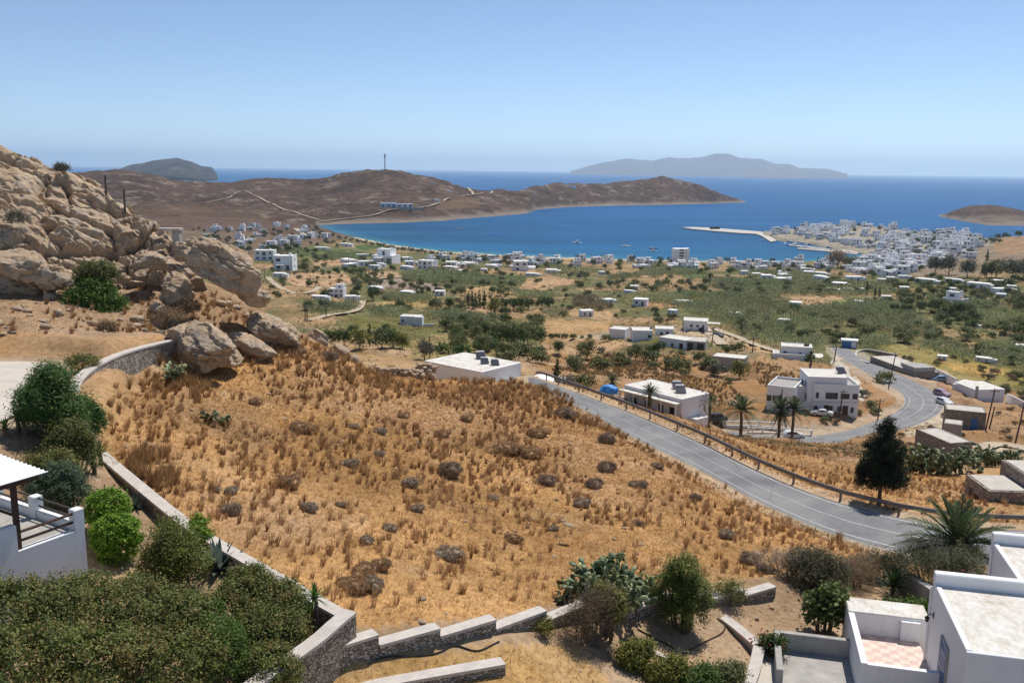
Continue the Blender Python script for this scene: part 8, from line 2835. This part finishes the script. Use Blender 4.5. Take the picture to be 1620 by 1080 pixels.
# ================================================================ trees of the valley
KEYS = {'d': [('tree', 'dark', 0), ('tree', 'dark', 1)], 'g': [('tree', 'green', 2)], 'o': [('tree', 'olive', 3), ('tree', 'olive', 4)], 'y': [('tree', 'grey', 5)], 'w': [('tree', 'yellowish', 6)], 'r': [('tree', 'dry', 7)],
        'D': [('bush', 'dark', 0)], 'G': [('bush', 'green', 1)], 'O': [('bush', 'olive', 2), ('bush', 'olive', 3)], 'Y': [('bush', 'grey', 4)], 'R': [('bush', 'dry', 5)], 'C': [('cypress', 'dark', 0)]}
PH = {'tree': 5.4, 'bush': 2.2, 'cypress': 7.6, 'tamarisk': 5.6}
TR = [  # px, py of the foot, height px, kind, label
    (881, 612, 48, 'C', 'slim dark cypress beside the small white outbuilding and guardrail end'),
    (585, 548, 38, 'C', 'dark pointed tree in the grove below the dry ridge'),
    (741, 487, 26, 'C', 'dark cypress, first of the cypress group in mid valley'), (747, 488, 28, 'C', 'dark cypress, second of the cypress group in mid valley'), (752, 487, 25, 'C', 'dark cypress, third of the cypress group in mid valley'), (758, 484, 26, 'C', 'dark cypress, fourth of the cypress group in mid valley'), (766, 488, 30, 'C', 'tallest dark cypress at the end of the mid valley group'),
    (1371, 466, 22, 'C', 'tall dark poplar above the green lawn'), (1384, 470, 18, 'C', 'shorter dark poplar above the green lawn'), (1391, 470, 17, 'C', 'short dark poplar beside the white hut'), (1293, 424, 18, 'C', 'dark pointed conifer on the harbour front'), (1561, 416, 22, 'C', 'dark pointed conifer at the foot of the ochre hill'),
    (545, 548, 34, 'd', 'dark tree at the left of the grove below the dry ridge'), (568, 552, 36, 'w', 'yellow-green tree in the grove below the dry ridge'), (604, 552, 40, 'o', 'olive tree with visible trunk in the grove below the dry ridge'), (622, 550, 38, 'g', 'green tree right of the dark pointed tree'), (636, 552, 28, 'w', 'yellow-green bushy tree by the meadow'), (672, 570, 34, 'y', 'grey bare-looking tree beside the utility pole'), (525, 540, 24, 'D', 'dark bush at the edge of the ridge boulder'), (560, 525, 14, 'D', 'dark low bush behind the grove'), (610, 522, 12, 'D', 'dark low bush at the meadow edge'),
    (700, 560, 22, 'G', 'green bush behind the villa roof'), (730, 562, 24, 'G', 'green bush right behind the solar heaters'), (760, 555, 30, 'o', 'olive tree behind the white villa'), (790, 545, 42, 'o', 'big grey-olive tree in the dark thicket left of the tan field'), (815, 548, 40, 'd', 'big dark tree in the thicket left of the tan field'), (835, 545, 36, 'o', 'olive tree at the corner of the tan field'), (770, 530, 24, 'o', 'round olive tree at the back of the thicket'), (848, 538, 26, 'D', 'dark bush against the tan field fence line'),
    (820, 560, 24, 'D', 'dark round bush below the thicket'), (800, 575, 26, 'O', 'grey-olive bush above the small outbuilding'), (850, 575, 26, 'O', 'grey-olive bush behind the slim cypress'), (836, 562, 18, 'D', 'round dark bush below the tan field corner'), (853, 562, 18, 'D', 'second round dark bush below the tan field corner'), (884, 560, 24, 'd', 'round dark tree below the row of small orchard trees'), (928, 567, 34, 'o', 'round grey-green tree standing alone below the tan field'), (908, 585, 30, 'O', 'grey-olive bush on the slope above the guardrail'), (950, 585, 26, 'O', 'dull bush beside the round grey-green tree'), (985, 580, 22, 'O', 'dull bush on the scrubby slope'), (1005, 570, 28, 'o', 'dark olive tree on the slope below the mound houses'), (1028, 572, 24, 'O', 'bush right of the dark olive tree on the slope'), (1043, 560, 24, 'd', 'dark tree hugging the lowest mound house'), (1062, 585, 28, 'O', 'grey bush in the middle of the scrubby slope'), (1080, 586, 24, 'O', 'grey bush beside the dark shaggy one on the slope'), (1106, 575, 22, 'd', 'dark shaggy tree on the slope before the long low building'), (1122, 585, 24, 'O', 'grey bush below the long low building'), (1137, 595, 24, 'Y', 'pale grey bush below the long low building'), (1170, 600, 34, 'w', 'bright yellow-green tree with a dark shadow beneath the long low building'), (1148, 560, 18, 'd', 'dark tree behind the long low building'), (1165, 555, 18, 'O', 'grey bush behind the long low building'), (895, 615, 24, 'Y', 'grey bush beside the slim cypress'), (925, 612, 26, 'O', 'olive bush above the white balustrade'), (960, 540, 14, 'O', 'bush in front of the house beside the tan field'), (1030, 560, 18, 'D', 'dark bush in front of the lowest mound house'), (1098, 550, 14, 'Y', 'dry grey bush beside the unfinished house'),
    (872, 534, 9, 'D', 'small orchard bush, first of the row on the tan field'), (882, 534, 9, 'D', 'small orchard bush, second of the row on the tan field'), (894, 535, 10, 'D', 'small orchard bush, third of the row on the tan field'), (907, 535, 9, 'D', 'small orchard bush, fourth of the row on the tan field'), (921, 535, 5, 'D', 'smallest orchard bush of the row on the tan field'), (933, 534, 7, 'D', 'last orchard bush of the row on the tan field'),
    (783, 496, 30, 'w', 'yellow-topped tree beside the cypress group'), (800, 492, 24, 'd', 'dark tree, first of the straight dark row'), (812, 492, 24, 'd', 'dark tree, second of the straight dark row'), (824, 491, 24, 'd', 'dark tree, third of the straight dark row'), (836, 490, 23, 'd', 'dark tree, fourth of the straight dark row'), (857, 488, 22, 'd', 'dark tree standing apart at the end of the straight row'), (869, 487, 20, 'd', 'last dark tree at the end of the straight row'),
    (690, 492, 24, 'o', 'big olive bushy tree left of the cypress group'), (712, 490, 22, 'd', 'dark tree between the reeds and the cypresses'), (676, 465, 14, 'y', 'lone bare-trunked tree on the brown plot'), (658, 458, 10, 'O', 'round bush on the brown plot'), (515, 472, 18, 'd', 'dark tree at the corner of the walled villa'), (566, 464, 16, 'd', 'dark tree in front of the walled villa annexe'), (590, 475, 26, 'd', 'large dark tree beside the walled villa'), (560, 472, 16, 'd', 'dark round tree against the villa yard wall'), (488, 492, 20, 'd', 'dark tree before the long grey flat roof'), (512, 490, 18, 'd', 'round dark tree before the long grey flat roof'), (532, 433, 12, 'd', 'dark round tree on the edge of the tan ploughed field'), (556, 433, 12, 'O', 'olive bush on the edge of the tan ploughed field'), (572, 433, 13, 'O', 'second olive bush on the edge of the tan ploughed field'), (500, 412, 12, 'o', 'olive tree in the middle of the green plain'), (515, 412, 12, 'o', 'olive tree beside the one in the green plain'), (480, 430, 18, 'o', 'big grey-green tree beside the arched white villa'), (489, 447, 8, 'r', 'small bare brown tree on the tan ploughed field'), (522, 442, 7, 'r', 'second small bare tree on the tan ploughed field'), (592, 424, 12, 'd', 'dark tree beside the small cube house'), (620, 428, 10, 'd', 'dark tree below the white complex'),
    (1257, 497, 20, 'd', 'dark round tree before the white-roofed shed'), (1243, 462, 14, 'O', 'round olive bush beside the sandy clearing'), (1283, 464, 14, 'O', 'round olive bush in the sandy clearing'), (1325, 424, 32, 'r', 'huge grey-brown spreading tree on the harbour front'), (1345, 425, 22, 'o', 'olive tree beside the huge grey-brown tree'), (1478, 435, 32, 'y', 'big grey-green eucalyptus tree, nearest the harbour town'), (1500, 436, 34, 'y', 'big grey-green eucalyptus tree in the middle of the clump'), (1530, 440, 32, 'y', 'big grey eucalyptus tree beside the white low roof'), (1575, 440, 34, 'o', 'big dark eucalyptus tree below the ochre hill'), (1600, 445, 38, 'y', 'tallest grey eucalyptus tree at the foot of the ochre hill'), (1560, 440, 28, 'd', 'dark bushy tree beneath the pointed conifer'), (1620, 440, 34, 'o', 'eucalyptus tree cut by the picture edge'), (1440, 430, 14, 'd', 'dark cone-shaped tree in front of the harbour town'), (1435, 500, 24, 'd', 'dark tree left of the large two-storey house'), (1415, 496, 20, 'd', 'dark tree in the row above the reeds'), (1455, 495, 22, 'd', 'dark tree in the row nearest the white hut'), (1480, 495, 26, 'd', 'dark tree hiding the large two-storey house'), (1515, 500, 26, 'd', 'dark tree right of the large two-storey house'), (1530, 500, 24, 'o', 'olive tree right of the large two-storey house'), (1490, 508, 20, 'd', 'dark tree in front of the large two-storey house'), (1330, 542, 20, 'd', 'dark tree beside the blue kiosk'), (1318, 548, 16, 'o', 'olive tree at the far bend of the road'), (1282, 572, 16, 'g', 'small green tree in the yard by the far bend'), (1400, 605, 22, 'O', 'small leafy tree beside the leaning pole at the road'), (1358, 655, 10, 'O', 'shrub at the corner of the apartment house'), (1378, 645, 16, 'O', 'olive bush on the inside of the road bend'), (1305, 668, 12, 'O', 'dark shrub on the verge before the apartment house'), (1322, 670, 10, 'R', 'brown shrub on the verge at the slanting pole'), (1385, 655, 14, 'O', 'yellowish bush on the inside verge of the bend'), (1368, 628, 14, 'Y', 'grey bush above the low retaining wall'), (1570, 560, 14, 'd', 'dark hedge tree beside the pair of low roofs'), (1600, 575, 16, 'd', 'dark hedge tree at the edge of the ochre meadow'), (1590, 620, 16, 'O', 'grey scrub bush below the ochre meadow'), (1610, 600, 18, 'O', 'olive scrub bush at the picture edge below the meadow'), (1560, 612, 12, 'O', 'scrub bush behind the white block with the chimney'), (1440, 705, 8, 'R', 'dry bush on the rough bank beside the stone barn'), (1425, 690, 8, 'R', 'dry bush on the rough bank below the road bend'),
]
for px, py, hp, kd, lab in TR:
    q = G(px, py, 103)
    key = random.Random(px * 31 + py).choice(KEYS[kd])
    s = m_of(hp, q) / PH[key[0]]
    cat = 'bush' if kd.isupper() and kd != 'C' else 'tree'
    plant(key, q, s, lab, cat)

# the row of trees along the beach
rg = random.Random(9)
bx = [(536, 377.5), (560, 382), (590, 388), (620, 393.5), (650, 398), (700, 404), (760, 409), (830, 412)]
for i in range(54):
    u = i / 53 * 294
    px = 536 + u + rg.uniform(-2, 2)
    if rg.random() < 0.16 and px > 660:
        continue
    py = np.interp(px, [b[0] for b in bx], [b[1] for b in bx]) + rg.uniform(0.5, 2.0)
    q = G(px, py, 800)
    plant(('tamarisk', 'beach', i % 3), q, rg.uniform(0.8, 1.15), 'grey-green round tree in the long row along the beach', 'tree', 'trees in a row along the beach')
for px in (915, 950, 1000, 1045, 1058, 1130, 1150, 1180, 1190, 1222, 1260, 1340, 1365):
    py = np.interp(px, [900, 1000, 1100, 1200, 1380], [411, 414, 415, 417, 413]) + rg.uniform(0, 2)
    plant(('tamarisk', 'beach', px % 3), G(px, py, 700), rg.uniform(0.9, 1.3), 'grey-green tree between the white houses and the water', 'tree', 'trees behind the beach houses')


FAR = []


def fill_trees(poly, n, kinds, hr_, label, group, seed, dmin=200, mind=4.0, avoid=5.0, mass=False):
    rg = random.Random(seed)
    xs, ys = [p[0] for p in poly], [p[1] for p in poly]
    got, tries = [], 0
    while len(got) < n and tries < n * 40:
        tries += 1
        px, py = rg.uniform(min(xs), max(xs)), rg.uniform(min(ys), max(ys))
        if not inpoly(np.array([px]), np.array([py]), poly)[0]:
            continue
        q = G(px, py, dmin)
        if q[2] < 0.8 or any((q[0] - o[0]) ** 2 + (q[1] - o[1]) ** 2 < mind * mind for o in got) or any((q[0] - o[0]) ** 2 + (q[1] - o[1]) ** 2 < avoid * avoid for o in HOUSES):
            continue
        got.append(q)
        key = rg.choice(KEYS[rg.choice(kinds)])
        s = rg.uniform(*hr_) / PH[key[0]]
        if mass:
            FAR.append((key, q, s, rg.uniform(0, 6.28)))
            continue
        plant(key, q, s, label, 'tree' if key[0] != 'bush' else 'bush', group, rg.uniform(0, 6.28))


fill_trees([(640, 408), (900, 414), (1200, 424), (1400, 424), (1400, 440), (1200, 436), (900, 428), (640, 420)], 62, 'ddogy', (4, 7.5), 'dark tree among the houses behind the beach front', 'trees among the beach front houses', 1, 500, 6, 5, True)
fill_trees([(300, 360), (500, 362), (560, 385), (500, 402), (330, 402)], 95, 'ddoy', (4, 7.5), 'dark tree among the pale houses of the valley village', 'trees of the valley village', 2, 500, 6, 5, True)
fill_trees(TP1, 55, 'doyC', (4, 8), 'dark tree between the white houses of the harbour town', 'trees of the harbour town', 3, 1000, 6, 3, True)
fill_trees(TP2 + [(1340, 408)], 34, 'doyd', (4, 8), 'dark tree rising among the lower harbour town houses', 'trees of the lower harbour town', 4, 700, 8, 4, True)
fill_trees([(900, 432), (1100, 440), (1300, 445), (1420, 445), (1620, 450), (1620, 500), (1500, 480), (1350, 465), (1200, 470), (1000, 462), (900, 455)], 110, 'ooOOddy', (3.0, 6), 'olive-green tree among the reed beds of the valley', 'trees among the reed beds', 5, 300, 8, 6)
fill_trees([(560, 400), (640, 412), (830, 432), (850, 450), (790, 470), (640, 470), (560, 440)], 80, 'ddooO', (3, 6), 'dark tree in the left valley between fields and white houses', 'trees of the left valley', 6, 300, 8, 6)
fill_trees([(600, 490), (720, 478), (860, 500), (850, 535), (720, 530), (680, 505)], 40, 'dOOoD', (2.5, 4.5), 'dark bush in the thicket behind the meadow farmhouse', 'bushes behind the meadow', 7, 200, 5, 5)
fill_trees([(900, 560), (1000, 548), (1100, 565), (1180, 590), (1150, 610), (1050, 590), (960, 590)], 26, 'OOYR', (1.0, 2.2), 'dull scrub bush on the brown slope above the guardrail', 'scrub bushes on the slope', 8, 150, 4, 5)
fill_trees([(1400, 560), (1500, 565), (1620, 600), (1620, 640), (1560, 600), (1450, 575)], 16, 'OOYR', (1.0, 2.4), 'scrub bush in the ochre meadow beyond the road', 'scrub bushes in the ochre meadow', 9, 150, 4, 5)
fill_trees([(1540, 625), (1620, 640), (1620, 720), (1560, 715), (1480, 690), (1440, 690)], 20, 'RRY', (0.6, 1.3), 'dry brown bush on the stony slope around the stone huts', 'dry bushes round the stone huts', 10, 110, 3, 3)
fill_trees([(1380, 372), (1580, 372), (1625, 350), (1625, 372), (1560, 392)], 40, 'ddoO', (4, 8), 'dark tree at the upper end of the harbour town', 'trees above the harbour town', 11, 900, 8, 4, True)
fill_trees([(700, 520), (800, 520), (840, 545), (800, 570), (720, 560)], 26, 'doO', (3, 5), 'grey-olive tree in the thicket left of the tan field', 'trees of the thicket by the tan field', 12, 150, 5, 4)
fill_trees([(1160, 500), (1340, 500), (1480, 520), (1500, 545), (1400, 540), (1290, 545), (1160, 525)], 40, 'ooOOd', (2.8, 5), 'olive bush at the lower edge of the reeds beyond the road', 'bushes at the lower edge of the reeds', 13, 260, 7, 6)
fill_trees([(1440, 440), (1620, 445), (1620, 540), (1500, 520), (1420, 480)], 60, 'ddoOO', (3.5, 7), 'dark tree of the groves in the right part of the valley', 'trees of the right valley groves', 14, 300, 7, 7)
fill_trees([(420, 400), (560, 398), (600, 430), (560, 470), (430, 450)], 40, 'dOOoY', (2.2, 5), 'dark tree beside the fields and villas of the left valley', 'trees by the left valley fields', 15, 400, 9, 7)
fill_trees([(430, 402), (600, 400), (860, 430), (880, 470), (700, 480), (560, 480), (430, 470)], 90, 'DOOYO', (1.2, 3), 'bush along the field edges of the left valley', 'bushes of the left valley', 16, 300, 7, 6, True)
fill_trees([(860, 455), (1000, 470), (1080, 495), (1060, 512), (960, 512), (880, 500)], 24, 'OODd', (1.5, 3.5), 'bush in the band of scrub above the tan field', 'bushes above the tan field', 17, 250, 6, 6)
fill_trees([(1330, 470), (1620, 500), (1620, 575), (1480, 560), (1400, 540)], 60, 'OODo', (1.8, 4), 'hedge bush at the edge of the reeds in the right valley', 'hedge bushes of the right valley', 18, 260, 7, 6, True)

# the far trees between the houses of the shore and the town, past counting one by one: a single mass
Vs, Fs, Cs, base = [], [], [], 0
cache = {}
for key, q, s, rz in FAR:
    if key not in cache:
        me = TREES[key][2]
        v = np.empty(len(me.vertices) * 3, np.float32)
        me.vertices.foreach_get('co', v)
        c = np.empty(len(me.vertices) * 4, np.float32)
        me.color_attributes['Col'].data.foreach_get('color', c)
        cache[key] = (v.reshape(-1, 3), c.reshape(-1, 4)[:, :3])
    v, c = cache[key]
    ca, sa = math.cos(rz), math.sin(rz)
    w_ = v @ np.array([[ca, sa, 0], [-sa, ca, 0], [0, 0, 1]]) * s + np.array(q)
    Vs.append(w_)
    Fs.append(np.arange(len(v)).reshape(-1, 4) + base)
    Cs.append(c)
    base += len(v)
tag(link('distant_foliage', raw_mesh('distant_foliage', np.concatenate(Vs), np.concatenate(Fs), M['leaf'], np.concatenate(Cs))), kind='stuff')
